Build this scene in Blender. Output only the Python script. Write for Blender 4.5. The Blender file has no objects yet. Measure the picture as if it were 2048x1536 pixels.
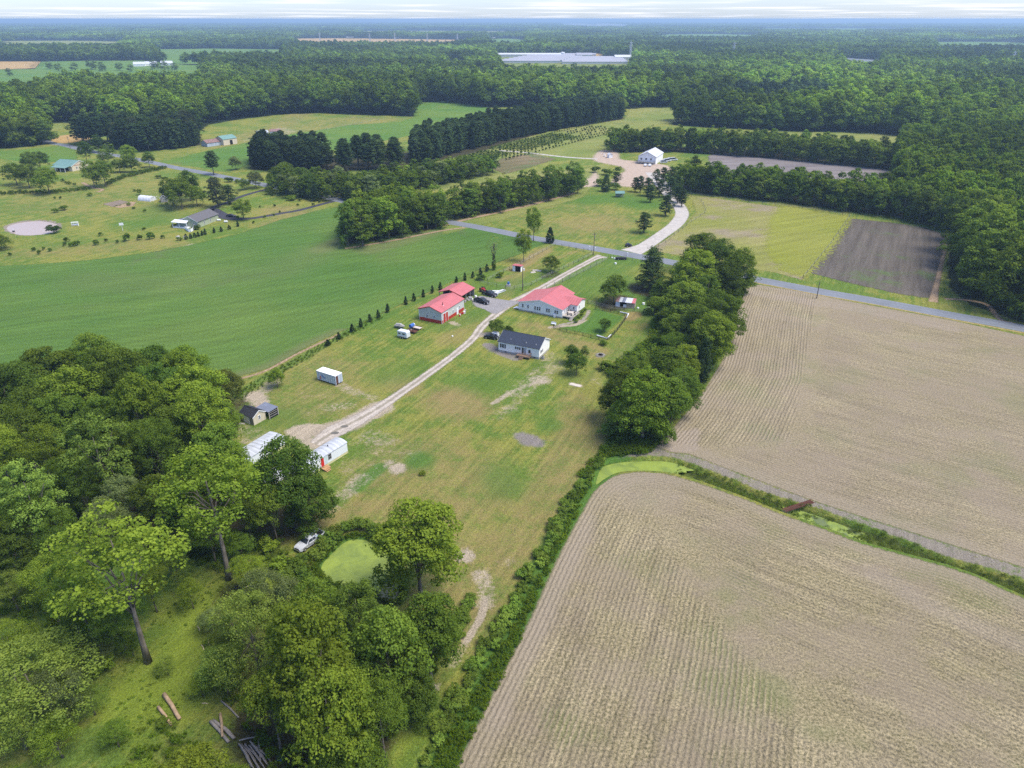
import bpy, math, random
import numpy as np

# ------------------------------------------------------------------ camera, sky, sun, exposure
C = bpy.context.scene.collection
SC = bpy.context.scene
CAM_H = 84.0
FPX = 1420.0                      # focal length in pixels of the 2048 wide survey picture
PITCH = math.atan((768 - 38) / FPX)
cam = bpy.data.cameras.new('camera')
cam_o = bpy.data.objects.new('camera', cam)
C.objects.link(cam_o)
cam.sensor_width = 36.0
cam.lens = FPX / 2048 * 36.0
cam.clip_start = 1.0
cam.clip_end = 150000.0
cam_o.location = (0, 0, CAM_H)
cam_o.rotation_euler = (math.pi / 2 - PITCH, 0, 0)
SC.camera = cam_o

SUN_EL, SUN_AZ = math.radians(60), math.radians(108)      # azimuth clockwise from +Y : sun is high, to the right
world = bpy.data.worlds.new('World')
SC.world = world
world.use_nodes = True
wt = world.node_tree
wt.nodes.clear()


def wn(t, **k):
    n = wt.nodes.new(t)
    for a, b in k.items():
        setattr(n, a, b)
    return n


w_out = wn('ShaderNodeOutputWorld')
w_bg = wn('ShaderNodeBackground')
w_sky = wn('ShaderNodeTexSky', sky_type='NISHITA', sun_disc=False, sun_elevation=SUN_EL, sun_rotation=SUN_AZ,
           altitude=100.0, air_density=1.0, dust_density=0.6, ozone_density=2.5)
w_geo = wn('ShaderNodeNewGeometry')
w_sep = wn('ShaderNodeSeparateXYZ')
w_abs = wn('ShaderNodeMath', operation='ABSOLUTE')
w_add = wn('ShaderNodeMath', operation='ADD')
w_add.inputs[1].default_value = 0.012
w_dx = wn('ShaderNodeMath', operation='DIVIDE')
w_dy = wn('ShaderNodeMath', operation='DIVIDE')
w_cmb = wn('ShaderNodeCombineXYZ')
w_noise = wn('ShaderNodeTexNoise')
w_noise.inputs['Scale'].default_value = 0.16
w_noise.inputs['Detail'].default_value = 5
w_noise.inputs['Roughness'].default_value = 0.55
w_ramp = wn('ShaderNodeMapRange')
w_ramp.inputs['From Min'].default_value = 0.47
w_ramp.inputs['From Max'].default_value = 0.70
w_ramp.inputs['To Max'].default_value = 0.95
w_ramp.interpolation_type = 'SMOOTHSTEP'
w_mix = wn('ShaderNodeMix', data_type='RGBA')
w_mix.inputs['B'].default_value = (3.4, 3.4, 3.55, 1)      # thin cloud, in the sky texture's own units
w_L = wt.links.new
w_L(w_geo.outputs['Incoming'], w_sep.inputs[0])
w_L(w_sep.outputs['Z'], w_abs.inputs[0])
w_L(w_abs.outputs[0], w_add.inputs[0])
w_L(w_sep.outputs['X'], w_dx.inputs[0]); w_L(w_add.outputs[0], w_dx.inputs[1])
w_L(w_sep.outputs['Y'], w_dy.inputs[0]); w_L(w_add.outputs[0], w_dy.inputs[1])
w_L(w_dx.outputs[0], w_cmb.inputs[0]); w_L(w_dy.outputs[0], w_cmb.inputs[1])
w_L(w_cmb.outputs[0], w_noise.inputs['Vector'])
w_L(w_noise.outputs['Fac'], w_ramp.inputs['Value'])
w_L(w_ramp.outputs[0], w_mix.inputs['Factor'])
w_tint = wn('ShaderNodeMix', data_type='RGBA', blend_type='MULTIPLY')
w_tint.inputs['Factor'].default_value = 1.0
w_tint.inputs['B'].default_value = (0.46, 0.52, 0.72, 1)
w_L(w_sky.outputs[0], w_tint.inputs['A'])
w_L(w_tint.outputs['Result'], w_mix.inputs['A'])
w_L(w_mix.outputs['Result'], w_bg.inputs['Color'])
w_bg.inputs['Strength'].default_value = 0.10
w_L(w_bg.outputs[0], w_out.inputs['Surface'])

sun = bpy.data.lights.new('sun', 'SUN')
sun.energy = 1.5
sun.angle = math.radians(35.0)
sun.color = (1.0, 0.93, 0.79)
sun_o = bpy.data.objects.new('sun', sun)
C.objects.link(sun_o)
sd = (math.sin(SUN_AZ) * math.cos(SUN_EL), math.cos(SUN_AZ) * math.cos(SUN_EL), math.sin(SUN_EL))
import mathutils
sun_o.rotation_euler = mathutils.Vector(sd).to_track_quat('Z', 'Y').to_euler()
sun_o.location = (sd[0] * 300, sd[1] * 300, sd[2] * 300)

SC.view_settings.view_transform = 'Standard'
SC.view_settings.look = 'None'
SC.view_settings.gamma = 1.0
SC.view_settings.use_curve_mapping = False
SC.view_settings.exposure = 1.80
SC.render.engine = 'CYCLES'
cy = SC.cycles
cy.use_denoising = False
try:
    cy.denoiser = 'OPENIMAGEDENOISE'
    cy.denoising_prefilter = 'ACCURATE'
    cy.denoising_input_passes = 'RGB_ALBEDO_NORMAL'
except Exception:
    pass
cy.max_bounces = 4
cy.diffuse_bounces = 2
cy.glossy_bounces = 2
cy.transmission_bounces = 2
cy.volume_bounces = 0
cy.transparent_max_bounces = 10
cy.caustics_reflective = False
cy.caustics_refractive = False
SC.render.filter_size = 1.0

# ------------------------------------------------------------------ survey helpers
CP, SP = math.cos(PITCH), math.sin(PITCH)


def G(u, v, z=0.0):
    """ground position (metres) of a surveyed picture point that stands z above the ground"""
    x = (u - 1024) / FPX
    y = (v - 768) / FPX
    t = (CAM_H - z) / (SP + y * CP)
    return (x * t, (CP - y * SP) * t)


def proj(x, y, z=0.0):
    """inverse of G, used only to sort surveyed outlines"""
    dz = z - CAM_H
    dep = y * CP - dz * SP
    return 1024 + FPX * x / dep, 768 - FPX * (y * SP + dz * CP) / dep


def GP(pts):
    return np.array([G(*p) for p in pts])


def smooth(pts, n=6, closed=False):
    P = np.asarray(pts, float)
    N = len(P)
    out = []
    rng = range(N) if closed else range(N - 1)
    for i in rng:
        if closed:
            p0, p1, p2, p3 = P[(i - 1) % N], P[i], P[(i + 1) % N], P[(i + 2) % N]
        else:
            p0, p1, p2, p3 = P[max(i - 1, 0)], P[i], P[i + 1], P[min(i + 2, N - 1)]
        for k in range(n):
            t = k / n
            out.append(0.5 * ((2 * p1) + (-p0 + p2) * t + (2 * p0 - 5 * p1 + 4 * p2 - p3) * t * t + (-p0 + 3 * p1 - 3 * p2 + p3) * t ** 3))
    if not closed:
        out.append(P[-1])
    return np.array(out)


def seg_dist(X, Y, P, closed=False):
    """distance of every point to a polyline, and the side sign (left positive)"""
    P = np.asarray(P, float)
    A = P if closed else P[:-1]
    B = np.roll(P, -1, 0) if closed else P[1:]
    best = np.full(X.shape, 1e18)
    sgn = np.ones(X.shape)
    for a, b in zip(A, B):
        d = b - a
        L2 = d[0] ** 2 + d[1] ** 2 + 1e-12
        t = np.clip(((X - a[0]) * d[0] + (Y - a[1]) * d[1]) / L2, 0, 1)
        q = (X - a[0] - t * d[0]) ** 2 + (Y - a[1] - t * d[1]) ** 2
        m = q < best
        best[m] = q[m]
        s = d[0] * (Y - a[1]) - d[1] * (X - a[0])
        sgn[m] = np.sign(s[m])
    return np.sqrt(best), sgn


def inside(X, Y, P):
    P = np.asarray(P, float)
    r = np.zeros(X.shape, bool)
    n = len(P)
    j = n - 1
    for i in range(n):
        xi, yi = P[i]
        xj, yj = P[j]
        c = ((yi > Y) != (yj > Y)) & (X < (xj - xi) * (Y - yi) / (yj - yi + 1e-15) + xi)
        r ^= c
        j = i
    return r


def sdist(X, Y, P):
    d, _ = seg_dist(X, Y, P, True)
    return np.where(inside(X, Y, P), d, -d)


def sstep(a, b, x):
    t = np.clip((x - a) / (b - a), 0, 1)
    return t * t * (3 - 2 * t)


# ------------------------------------------------------------------ object helpers
def tag(o, label=None, cat=None, group=None, kind=None):
    if label: o['label'] = label
    if cat: o['category'] = cat
    if group: o['group'] = group
    if kind: o['kind'] = kind
    return o


def link(name, me, mat=None, parent=None, loc=None, rotz=None):
    if mat is not None and len(me.materials) == 0:
        for m in (mat if isinstance(mat, (list, tuple)) else [mat]):
            me.materials.append(m)
    o = bpy.data.objects.new(name, me)
    C.objects.link(o)
    if parent is not None: o.parent = parent
    if loc is not None: o.location = loc
    if rotz is not None: o.rotation_euler = (0, 0, rotz)
    return o


def thing(name, label, cat, loc=(0, 0, 0), rotz=0.0, group=None):
    o = bpy.data.objects.new(name, None)
    o.empty_display_size = 0.5
    C.objects.link(o)
    o.location = loc
    o.rotation_euler = (0, 0, rotz)
    return tag(o, label, cat, group)


def np_mesh(name, V, F, attrs=None, smooth_=False, uv=None):
    """V (n,3), F (m,k) equal-sized faces; attrs {name: per-vertex floats}"""
    V = np.ascontiguousarray(V, np.float32)
    F = np.ascontiguousarray(F, np.int32)
    me = bpy.data.meshes.new(name)
    k = F.shape[1]
    me.vertices.add(len(V)); me.vertices.foreach_set('co', V.ravel())
    me.loops.add(F.size); me.loops.foreach_set('vertex_index', F.ravel())
    me.polygons.add(len(F))
    me.polygons.foreach_set('loop_start', np.arange(0, F.size, k, dtype=np.int32))
    me.polygons.foreach_set('loop_total', np.full(len(F), k, np.int32))
    if smooth_: me.polygons.foreach_set('use_smooth', np.ones(len(F), bool))
    me.update(calc_edges=True)
    for n, a in (attrs or {}).items():
        at = me.attributes.new(n, 'FLOAT', 'POINT')
        at.data.foreach_set('value', np.ascontiguousarray(a, np.float32))
    return me


class MB:
    """collects boxes, tubes and polygons and links them as one mesh object"""
    def __init__(s): s.v, s.f = [], []

    def quad(s, *pts):
        i = len(s.v); s.v += [tuple(p) for p in pts]; s.f.append(tuple(range(i, i + len(pts)))); return s

    def box(s, x0, x1, y0, y1, z0, z1, tx=0.0, ty=0.0):
        """tx, ty: how far the top is drawn in on each side"""
        i = len(s.v)
        s.v += [(x0, y0, z0), (x1, y0, z0), (x1, y1, z0), (x0, y1, z0),
                (x0 + tx, y0 + ty, z1), (x1 - tx, y0 + ty, z1), (x1 - tx, y1 - ty, z1), (x0 + tx, y1 - ty, z1)]
        s.f += [(i, i + 3, i + 2, i + 1), (i + 4, i + 5, i + 6, i + 7), (i, i + 1, i + 5, i + 4), (i + 1, i + 2, i + 6, i + 5),
                (i + 2, i + 3, i + 7, i + 6), (i + 3, i, i + 4, i + 7)]
        return s

    def prism(s, pts, y0, y1, inset=0.0, axis='y'):
        """outline pts in x,z pushed along y"""
        i = len(s.v); n = len(pts)
        if axis == 'y':
            s.v += [(x, y0, z) for x, z in pts] + [(x, y1, z) for x, z in pts]
        else:
            s.v += [(y0, x, z) for x, z in pts] + [(y1, x, z) for x, z in pts]
        s.f += [tuple(i + k for k in range(n)), tuple(i + n + k for k in reversed(range(n)))]
        s.f += [(i + k, i + n + k, i + n + (k + 1) % n, i + (k + 1) % n) for k in range(n)]
        return s

    def tube(s, pts, rad, n=6):
        pts = [mathutils.Vector(p) for p in pts]
        if not isinstance(rad, (list, tuple)): rad = [rad] * len(pts)
        i0 = len(s.v)
        for k, p in enumerate(pts):
            d = (pts[min(k + 1, len(pts) - 1)] - pts[max(k - 1, 0)]).normalized()
            a = d.cross(mathutils.Vector((0, 0, 1)))
            if a.length < 0.05: a = d.cross(mathutils.Vector((1, 0, 0)))
            a.normalize(); b = d.cross(a)
            for q in range(n):
                t = 2 * math.pi * q / n
                s.v.append(tuple(p + (a * math.cos(t) + b * math.sin(t)) * rad[k]))
        for k in range(len(pts) - 1):
            for q in range(n):
                s.f.append((i0 + k * n + q, i0 + k * n + (q + 1) % n, i0 + (k + 1) * n + (q + 1) % n, i0 + (k + 1) * n + q))
        s.f.append(tuple(i0 + q for q in reversed(range(n))))
        s.f.append(tuple(i0 + (len(pts) - 1) * n + q for q in range(n)))
        return s

    def mesh(s, name, smooth_=False, bevel=0.0):
        me = bpy.data.meshes.new(name)
        me.from_pydata(s.v, [], s.f)
        me.update()
        import bmesh
        bm = bmesh.new(); bm.from_mesh(me)
        bmesh.ops.recalc_face_normals(bm, faces=bm.faces)
        if bevel > 0:
            bmesh.ops.bevel(bm, geom=bm.edges[:], offset=bevel, segments=2, affect='EDGES', clamp_overlap=True)
        bm.to_mesh(me); bm.free()
        if smooth_:
            for p in me.polygons: p.use_smooth = True
        return me

    def build(s, name, mat, parent=None, smooth_=False, bevel=0.0):
        return link(name, s.mesh(name, smooth_, bevel), mat, parent)


def copy_tree(o, parent=None):
    c = o.copy(); C.objects.link(c)
    if parent is not None: c.parent = parent
    for ch in o.children:
        copy_tree(ch, c)
    return c


# ------------------------------------------------------------------ materials
class NT:
    def __init__(s, name):
        s.m = bpy.data.materials.new(name); s.m.use_nodes = True
        s.t = s.m.node_tree; s.t.nodes.clear()
        s.out = s.n('ShaderNodeOutputMaterial')

    def n(s, typ, **k):
        x = s.t.nodes.new(typ)
        for a, b in k.items(): setattr(x, a, b)
        return x

    def set(s, node, sock, val):
        if hasattr(val, 'is_output') or isinstance(val, bpy.types.NodeSocket):
            s.t.links.new(val, node.inputs[sock])
        else:
            node.inputs[sock].default_value = val

    def attr(s, name): return s.n('ShaderNodeAttribute', attribute_name=name).outputs['Fac']

    def pos(s, scale=(1, 1, 1), rot=0.0, obj=False):
        src = s.n('ShaderNodeTexCoord').outputs['Object'] if obj else s.n('ShaderNodeNewGeometry').outputs['Position']
        mp = s.n('ShaderNodeMapping')
        s.set(mp, 'Vector', src); mp.vector_type = 'TEXTURE'; mp.inputs['Scale'].default_value = tuple(1.0 / q for q in scale); mp.inputs['Rotation'].default_value = (0, 0, -rot)
        return mp.outputs[0]

    def noise(s, scale, detail=3, rough=0.55, vec=None, dist=0.0, out='Fac'):
        x = s.n('ShaderNodeTexNoise')
        x.inputs['Scale'].default_value = scale; x.inputs['Detail'].default_value = detail
        x.inputs['Roughness'].default_value = rough; x.inputs['Distortion'].default_value = dist
        s.set(x, 'Vector', vec if vec is not None else s.pos())
        return x.outputs[out]

    def math(s, op, a, b=0.0, c=None, clamp=False):
        x = s.n('ShaderNodeMath', operation=op); x.use_clamp = clamp
        s.set(x, 0, a); s.set(x, 1, b)
        if c is not None: s.set(x, 2, c)
        return x.outputs[0]

    def ramp(s, v, a, b, lo=0.0, hi=1.0, sm=True):
        x = s.n('ShaderNodeMapRange'); x.interpolation_type = 'SMOOTHSTEP' if sm else 'LINEAR'
        s.set(x, 'Value', v); s.set(x, 'From Min', a); s.set(x, 'From Max', b); s.set(x, 'To Min', lo); s.set(x, 'To Max', hi)
        return x.outputs[0]

    def mix(s, f, a, b, blend='MIX'):
        x = s.n('ShaderNodeMix', data_type='RGBA', blend_type=blend)
        s.set(x, 'Factor', f)
        for sk, v in (('A', a), ('B', b)):
            s.set(x, sk, (*v, 1.0) if isinstance(v, tuple) and len(v) == 3 else v)
        return x.outputs['Result']

    def scale_col(s, col, f):
        x = s.n('ShaderNodeVectorMath', operation='SCALE')
        s.set(x, 0, col); s.set(x, 'Scale', f)
        return x.outputs[0]

    def bsdf(s, col, rough=0.9, spec=0.2, metal=0.0, bump=None, bump_d=0.1):
        b = s.n('ShaderNodeBsdfPrincipled')
        s.set(b, 'Base Color', (*col, 1.0) if isinstance(col, tuple) and len(col) == 3 else col)
        s.set(b, 'Roughness', rough); s.set(b, 'Metallic', metal)
        b.inputs['Specular IOR Level'].default_value = spec
        if bump is not None:
            n = s.n('ShaderNodeBump'); n.inputs['Distance'].default_value = bump_d; n.inputs['Strength'].default_value = 1.0
            s.set(n, 'Height', bump); s.set(b, 'Normal', n.outputs[0])
        return b.outputs[0]

    def done(s, sh):
        s.t.links.new(sh, s.out.inputs['Surface']); return s.m

    def cut(s, sh, fac):
        """sheet that gives way to what lies under it with a ragged edge"""
        t = s.n('ShaderNodeBsdfTransparent'); x = s.n('ShaderNodeMixShader')
        s.set(x, 0, fac); s.set(x, 1, t.outputs[0]); s.set(x, 2, sh)
        return x.outputs[0]


MATS = {}


def plain(name, col, rough=0.6, spec=0.3, metal=0.0, var=0.12, scale=1.5, bump=0.0, streak=False):
    if name in MATS: return MATS[name]
    t = NT(name)
    n = t.noise(scale, 4, 0.6, t.pos((1, 1, 0.15 if streak else 1), obj=True))
    c = t.mix(1.0, (*col,), t.scale_col(t.mix(0.0, (1.0, 1.0, 1.0), (1.0, 1.0, 1.0)), t.ramp(n, 0.25, 0.75, 1 - var, 1 + var, False)), 'MULTIPLY')
    MATS[name] = t.done(t.bsdf(c, rough, spec, metal, bump=(n if bump else None), bump_d=bump or 0.1))
    return MATS[name]

# ------------------------------------------------------------------ terrain height (ditch and ponds are real hollows)
DITCH_N = smooth(GP([(1188, 948), (1200, 926), (1235, 916), (1280, 913), (1338, 914), (1387, 929), (1457, 955), (1531, 986), (1623, 1012), (1720, 1047),
                     (1808, 1078), (1895, 1113), (2048, 1158), (2300, 1240)]), 3)
DITCH_S = smooth(GP([(2300, 1290), (2048, 1190), (1939, 1142), (1808, 1104), (1720, 1080), (1654, 1054), (1566, 1023), (1501, 997), (1422, 968),
                     (1369, 951), (1325, 942), (1255, 941), (1222, 950), (1196, 968), (1184, 968)]), 3)
DITCH = np.vstack([DITCH_N, DITCH_S])
POND = smooth(GP([(645, 1122), (668, 1098), (692, 1079), (722, 1075), (755, 1086), (780, 1112), (795, 1150), (800, 1190), (778, 1205), (730, 1176), (690, 1170),
                  (652, 1160), (640, 1138)]), 4, True)
POND_L = smooth(GP([(8, 456), (30, 445), (75, 440), (108, 444), (121, 452), (112, 462), (80, 469), (35, 469)]), 4, True)


def terrain(X, Y):
    X = np.asarray(X, float); Y = np.asarray(Y, float)
    Z = 0.10 * np.sin(X * 0.021 + 1.3) * np.sin(Y * 0.017) * np.clip(Y / 400, 0, 1) * 0
    for P, dep, w in ((DITCH, 1.5, 1.6), (POND, 0.6, 0.7), (POND_L, 1.0, 2.5)):
        m = (X > P[:, 0].min() - 6) & (X < P[:, 0].max() + 6) & (Y > P[:, 1].min() - 6) & (Y < P[:, 1].max() + 6)
        if m.any():
            Z = Z.copy()
            d = sdist(X[m], Y[m], P)
            Z[m] -= dep * sstep(-0.3, w, d)
    return Z


def zt(x, y): return float(terrain(np.array([x]), np.array([y]))[0])


# open country: everything outside it is forest unless cleared
OPEN = GP([(-500, 1700), (-500, 700), (-400, 330), (-60, 302), (0, 298), (60, 293), (98, 288), (104, 272), (72, 262), (70, 249), (130, 245), (170, 247), (260, 262),
           (400, 262), (415, 250), (470, 240), (560, 229), (640, 226), (700, 229), (834, 233), (826, 209), (885, 203), (975, 216), (1110, 212),
           (1262, 218), (1400, 214), (1560, 222), (1600, 232), (1500, 237), (1350, 240), (1343, 250), (1480, 258), (1632, 264), (1760, 267),
           (1900, 285), (1968, 294), (1800, 290), (1786, 330), (1783, 395), (1860, 440), (1906, 463), (1897, 520), (1899, 575), (1942, 610), (2048, 645),
           (2500, 760), (2500, 1700)])
BELT1 = GP([(1216, 306), (1330, 303), (1420, 309), (1563, 318), (1790, 341), (1790, 322), (1563, 303), (1420, 296), (1225, 290)])
BELT2 = GP([(1364, 379), (1400, 387), (1563, 403), (1697, 422), (1794, 434), (1910, 461), (1890, 440), (1780, 396), (1700, 393), (1500, 376), (1345, 366)])
BELT0 = GP([(1343, 250), (1480, 258), (1632, 264), (1700, 262), (1700, 250), (1600, 244), (1480, 240), (1350, 240)])
T15 = 23.0
CLEAR = {
    'brown': GP([(-200, 128), (0, 123), (82, 123), (70, 138, 0), (0, 139), (-200, 141)]),
    'left_green': GP([(-200, 141), (0, 139), (70, 137), (82, 123), (150, 122), (285, 121), (350, 128), (410, 131), (395, 143, T15), (300, 140, T15), (200, 143, T15), (110, 146, T15), (60, 158, T15), (-200, 172, T15)]),
    'wheat': GP([(578, 77), (700, 76.5), (960, 80), (958, 84), (900, 83, T15), (700, 82, T15), (600, 81, T15)]),
    'far_green': GP([(975, 78), (1015, 77), (1052, 80), (1048, 88, 17), (985, 87, 17)]),
    'glass': GP([(985, 113), (1130, 109), (1270, 117), (1262, 130, 23), (1120, 132, 23), (1010, 126, 23)]),
    'glass_field': GP([(1140, 108), (1205, 107), (1205, 113), (1180, 116), (1140, 112)]),
    'sand': GP([(85, 66.5), (110, 67), (146, 72), (145, 75.5), (105, 74), (92, 70)]),
    'town': GP([(1115, 47.5), (1200, 48), (1262, 51.5), (1262, 55, 17), (1180, 54, 17), (1118, 52, 17)]),
    'lake': GP([(1672, 118), (1700, 116.5), (1760, 120), (1765, 127, 18), (1690, 125, 18)]),
    'tan_far': GP([(888, 130), (925, 129), (935, 138, 10), (895, 137, 10)]),
    'far_strip': GP([(1960, 55), (2060, 56), (2060, 58.5), (1985, 58)]),
    'far_strip2': GP([(480, 62), (535, 63), (535, 65), (480, 64)]),
    'far_strip3': GP([(1640, 48), (1700, 49), (1700, 51), (1640, 50)]),
    'strip_a': GP([(300, 99), (420, 97), (575, 99), (560, 103, 23), (330, 104, 23)]),
    'strip_b': GP([(1290, 69), (1420, 68), (1560, 70), (1500, 72, 23), (1310, 72, 23)]),
    'strip_d': GP([(1860, 84), (1960, 83), (2060, 86), (2060, 89, 23), (1880, 89, 23)]),
    'strip_e': GP([(0, 82), (150, 81), (260, 83), (230, 86, 23), (0, 87, 23)]),
    'strip_g': GP([(700, 62), (900, 61.5), (1080, 63), (1040, 64.5, 20), (720, 64.5, 20)]),
    'strip_h': GP([(1500, 57), (1700, 56.5), (1850, 58), (1800, 59.5, 20), (1520, 59.5, 20)]),
    'white_farm': GP([(560, 64.5), (650, 66), (650, 68.5), (560, 68)]),
}

# ------------------------------------------------------------------ ground sheet with survey attributes
ROWDIR = math.atan2(*(lambda a, b: (b[1] - a[1], b[0] - a[0]))(G(900, 1400), G(1230, 900)))
th = np.concatenate([np.radians(np.arange(-44, 44.01, 0.25)), np.radians(np.arange(49, 312, 6.0))])
r1 = [4.0]
while r1[-1] < 1300: r1.append(r1[-1] * 1.0042 + (0.25 if r1[-1] < 60 else 0))
while r1[-1] < 90000: r1.append(r1[-1] * 1.03)
rr = np.array(r1)
TH, RR = np.meshgrid(th, rr)
GX = (np.sin(TH) * RR).ravel(); GY = (np.cos(TH) * RR).ravel()
GZ = terrain(GX, GY)
nt, nr = len(th), len(rr)
ii = np.arange(nr - 1)[:, None] * nt + np.arange(nt)[None, :]
jj = np.arange(nr - 1)[:, None] * nt + (np.arange(nt)[None, :] + 1) % nt
GF = np.stack([ii, jj, jj + nt, ii + nt], -1).reshape(-1, 4)
A = {k: np.zeros(len(GX)) for k in ('dry', 'lush', 'bare', 'litter', 'gold', 'grey')}
near = (RR.ravel() < 1200) & (GY > 0)


def stroke(mask, pts, w, val=1.0, soft=None, hgt=0):
    """paint an attribute along surveyed points; w metres half width"""
    P = GP(pts)
    soft = soft or w * 0.8
    if len(P) == 1: P = np.vstack([P, P + 0.01])
    m = near & (GX > P[:, 0].min() - w - soft) & (GX < P[:, 0].max() + w + soft) & (GY > P[:, 1].min() - w - soft) & (GY < P[:, 1].max() + w + soft)
    d, _ = seg_dist(GX[m], GY[m], P)
    A[mask][m] = np.maximum(A[mask][m], val * (1 - sstep(w - soft * 0.5, w + soft, d)))


def region(mask, pts, val=1.0, soft=4.0):
    P = GP(pts)
    m = near & (GX > P[:, 0].min() - soft) & (GX < P[:, 0].max() + soft) & (GY > P[:, 1].min() - soft) & (GY < P[:, 1].max() + soft)
    d = sdist(GX[m], GY[m], P)
    A[mask][m] = np.maximum(A[mask][m], val * sstep(-soft, soft, d))


S_, R_ = stroke, region
# worn, pale soil
S_('bare', [(600, 862), (650, 862), (700, 848), (760, 815)], 3.0, 1.0, 2.5)
S_('bare', [(600, 868), (630, 890), (655, 905), (610, 925)], 1.6, .9, 2)
S_('bare', [(1095, 712), (1110, 735), (1085, 745), (1060, 765), (1040, 785)], 3.5, .55, 4)
S_('bare', [(1062, 768), (1020, 785), (985, 808)], .8, .75, 1)
S_('bare', [(1030, 805), (1015, 820), (1000, 830)], 2.2, .5, 3)
S_('bare', [(1078, 760)], 3.0, .8, 3); S_('bare', [(1020, 818)], 2.2, .6, 3)
S_('bare', [(795, 937)], 1.8, .95, 2); S_('bare', [(780, 925)], 1.4, .7, 2)
S_('bare', [(740, 872), (770, 880)], 3.0, .55, 3)
S_('bare', [(700, 900), (735, 935), (790, 900)], 6, .42, 5)
S_('bare', [(680, 770), (700, 782), (745, 795)], 1.6, .6, 2)
S_('bare', [(660, 815), (700, 810)], 2.0, .6, 2.5); S_('bare', [(620, 770), (650, 790)], 2.5, .4, 3)
S_('bare', [(508, 790), (520, 805)], 2.2, .9, 2.2); S_('bare', [(545, 765), (530, 780)], 2.0, .7, 2)
S_('bare', [(480, 860), (520, 872), (500, 880)], 2.5, .6, 3)
S_('bare', [(725, 955), (690, 990), (665, 1015)], 2.0, .6, 2.0)
S_('bare', [(930, 1112)], 1.8, .8, 2); S_('bare', [(1020, 1125)], 1.2, .5, 2)
S_('bare', [(962, 1150), (975, 1175), (972, 1205)], 1.5, .7, 1.6)
S_('bare', [(972, 1195), (962, 1235), (935, 1280)], .55, 1.0, .7)
S_('bare', [(935, 1280), (905, 1330)], .9, .6, 1.2)
S_('bare', [(870, 1375), (850, 1400)], .7, .8, 1.0)
S_('bare', [(895, 1340), (860, 1400), (800, 1500)], 2.4, .25, 2.5)
R_('bare', [(590, 760), (660, 790), (720, 790), (700, 850), (600, 850), (560, 820)], .36, 4)
R_('bare', [(1075, 725), (1110, 740), (1090, 790), (1020, 830), (990, 800)], .38, 3)
R_('bare', [(900, 1110), (1030, 1110), (1000, 1180), (930, 1170)], .30, 3)
S_('grey', [(1058, 880)], 2.3, .95, 1.3); S_('grey', [(1042, 872), (1075, 886)], 1.6, .95, 1.3)
S_('bare', [(1195, 762), (1220, 768)], 2.2, .5, 2); S_('grey', [(1200, 710)], 1.3, .9, 1.2)
S_('bare', [(1143, 768), (1160, 772)], .8, .9, .8)
S_('bare', [(1100, 655), (1150, 650), (1170, 640)], .8, .9, .8)
S_('bare', [(905, 645), (915, 650)], 1.2, .8, 1)
S_('bare', [(960, 670), (975, 668)], 1.4, .9, 1.2)
S_('grey', [(975, 690), (990, 700), (1030, 716)], 1.6, .9, 1.0)
S_('litter', [(1301, 578)], 7, .9, 4)
S_('litter', [(1110, 549), (1090, 552)], 2.5, .6, 2.5)
S_('litter', [(1225, 612), (1240, 600)], 4.5, .8, 3)
# sere grass
S_('dry', [(900, 800), (930, 812)], 6, .8, 8); S_('dry', [(800, 765), (812, 775)], 4, .7, 5)
S_('dry', [(850, 940), (900, 1000), (850, 1010)], 14, .55, 12)
R_('dry', [(520, 760), (640, 690), (760, 720), (760, 860), (640, 850), (520, 900)], .45, 8)
S_('dry', [(1150, 800), (1140, 830), (1150, 870), (1165, 905)], 3.5, .55, 3.5)
S_('dry', [(1165, 840), (1130, 930), (1080, 1020), (1000, 1120), (960, 1200)], 5, .6, 6)
S_('dry', [(1190, 860), (1160, 930), (1110, 1010)], 3, .6, 3)
S_('dry', [(1250, 700), (1200, 740), (1130, 800)], 2, .4, 3); S_('dry', [(1285, 640), (1230, 720)], 2.2, .4, 3)
S_('dry', [(1060, 650), (1100, 665), (1200, 705)], 3.5, .6, 4)
S_('dry', [(940, 640), (920, 650), (900, 680)], 4, .5, 4)
S_('dry', [(640, 1040), (700, 1020), (760, 1010)], 2.5, .7, 3); S_('dry', [(1270, 628), (1260, 636)], 2, .9, 2)
S_('dry', [(960, 1100), (900, 1200), (920, 1250)], 6, .6, 5)
S_('dry', [(1000, 560), (1040, 550), (1010, 590)], 2, .6, 3)
S_('dry', [(1190, 488), (1000, 560)], 1.2, .5, 2)
S_('dry', [(1030, 538), (1090, 500)], 3, .8, 3)
R_('dry', [(970, 440), (1100, 395), (1180, 400), (1330, 440), (1230, 490), (1060, 470)], .35, 12)
R_('dry', [(1080, 440), (1200, 420), (1290, 440), (1250, 475), (1120, 470)], .6, 14)
R_('dry', [(640, 1180), (600, 1100), (480, 1180), (380, 1250), (560, 1350)], .25, 8)
S_('dry', [(640, 200), (560, 255), (420, 292)], 12, .5, 14)
R_('dry', [(420, 285), (560, 262), (620, 240), (700, 232), (830, 236), (770, 246), (600, 268), (470, 296)], .4, 10)
S_('bare', [(560, 257), (585, 262), (540, 275), (500, 280)], 6, .6, 6)
R_('dry', [(0, 380), (300, 340), (420, 400), (330, 440), (0, 430)], .35, 10)
R_('dry', [(0, 500), (330, 470), (430, 490), (200, 510), (0, 522)], .45, 8)
S_('dry', [(560, 420), (620, 440), (560, 450)], 10, .6, 10)
S_('bare', [(365, 497), (385, 490)], 2, .9, 2)
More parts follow.
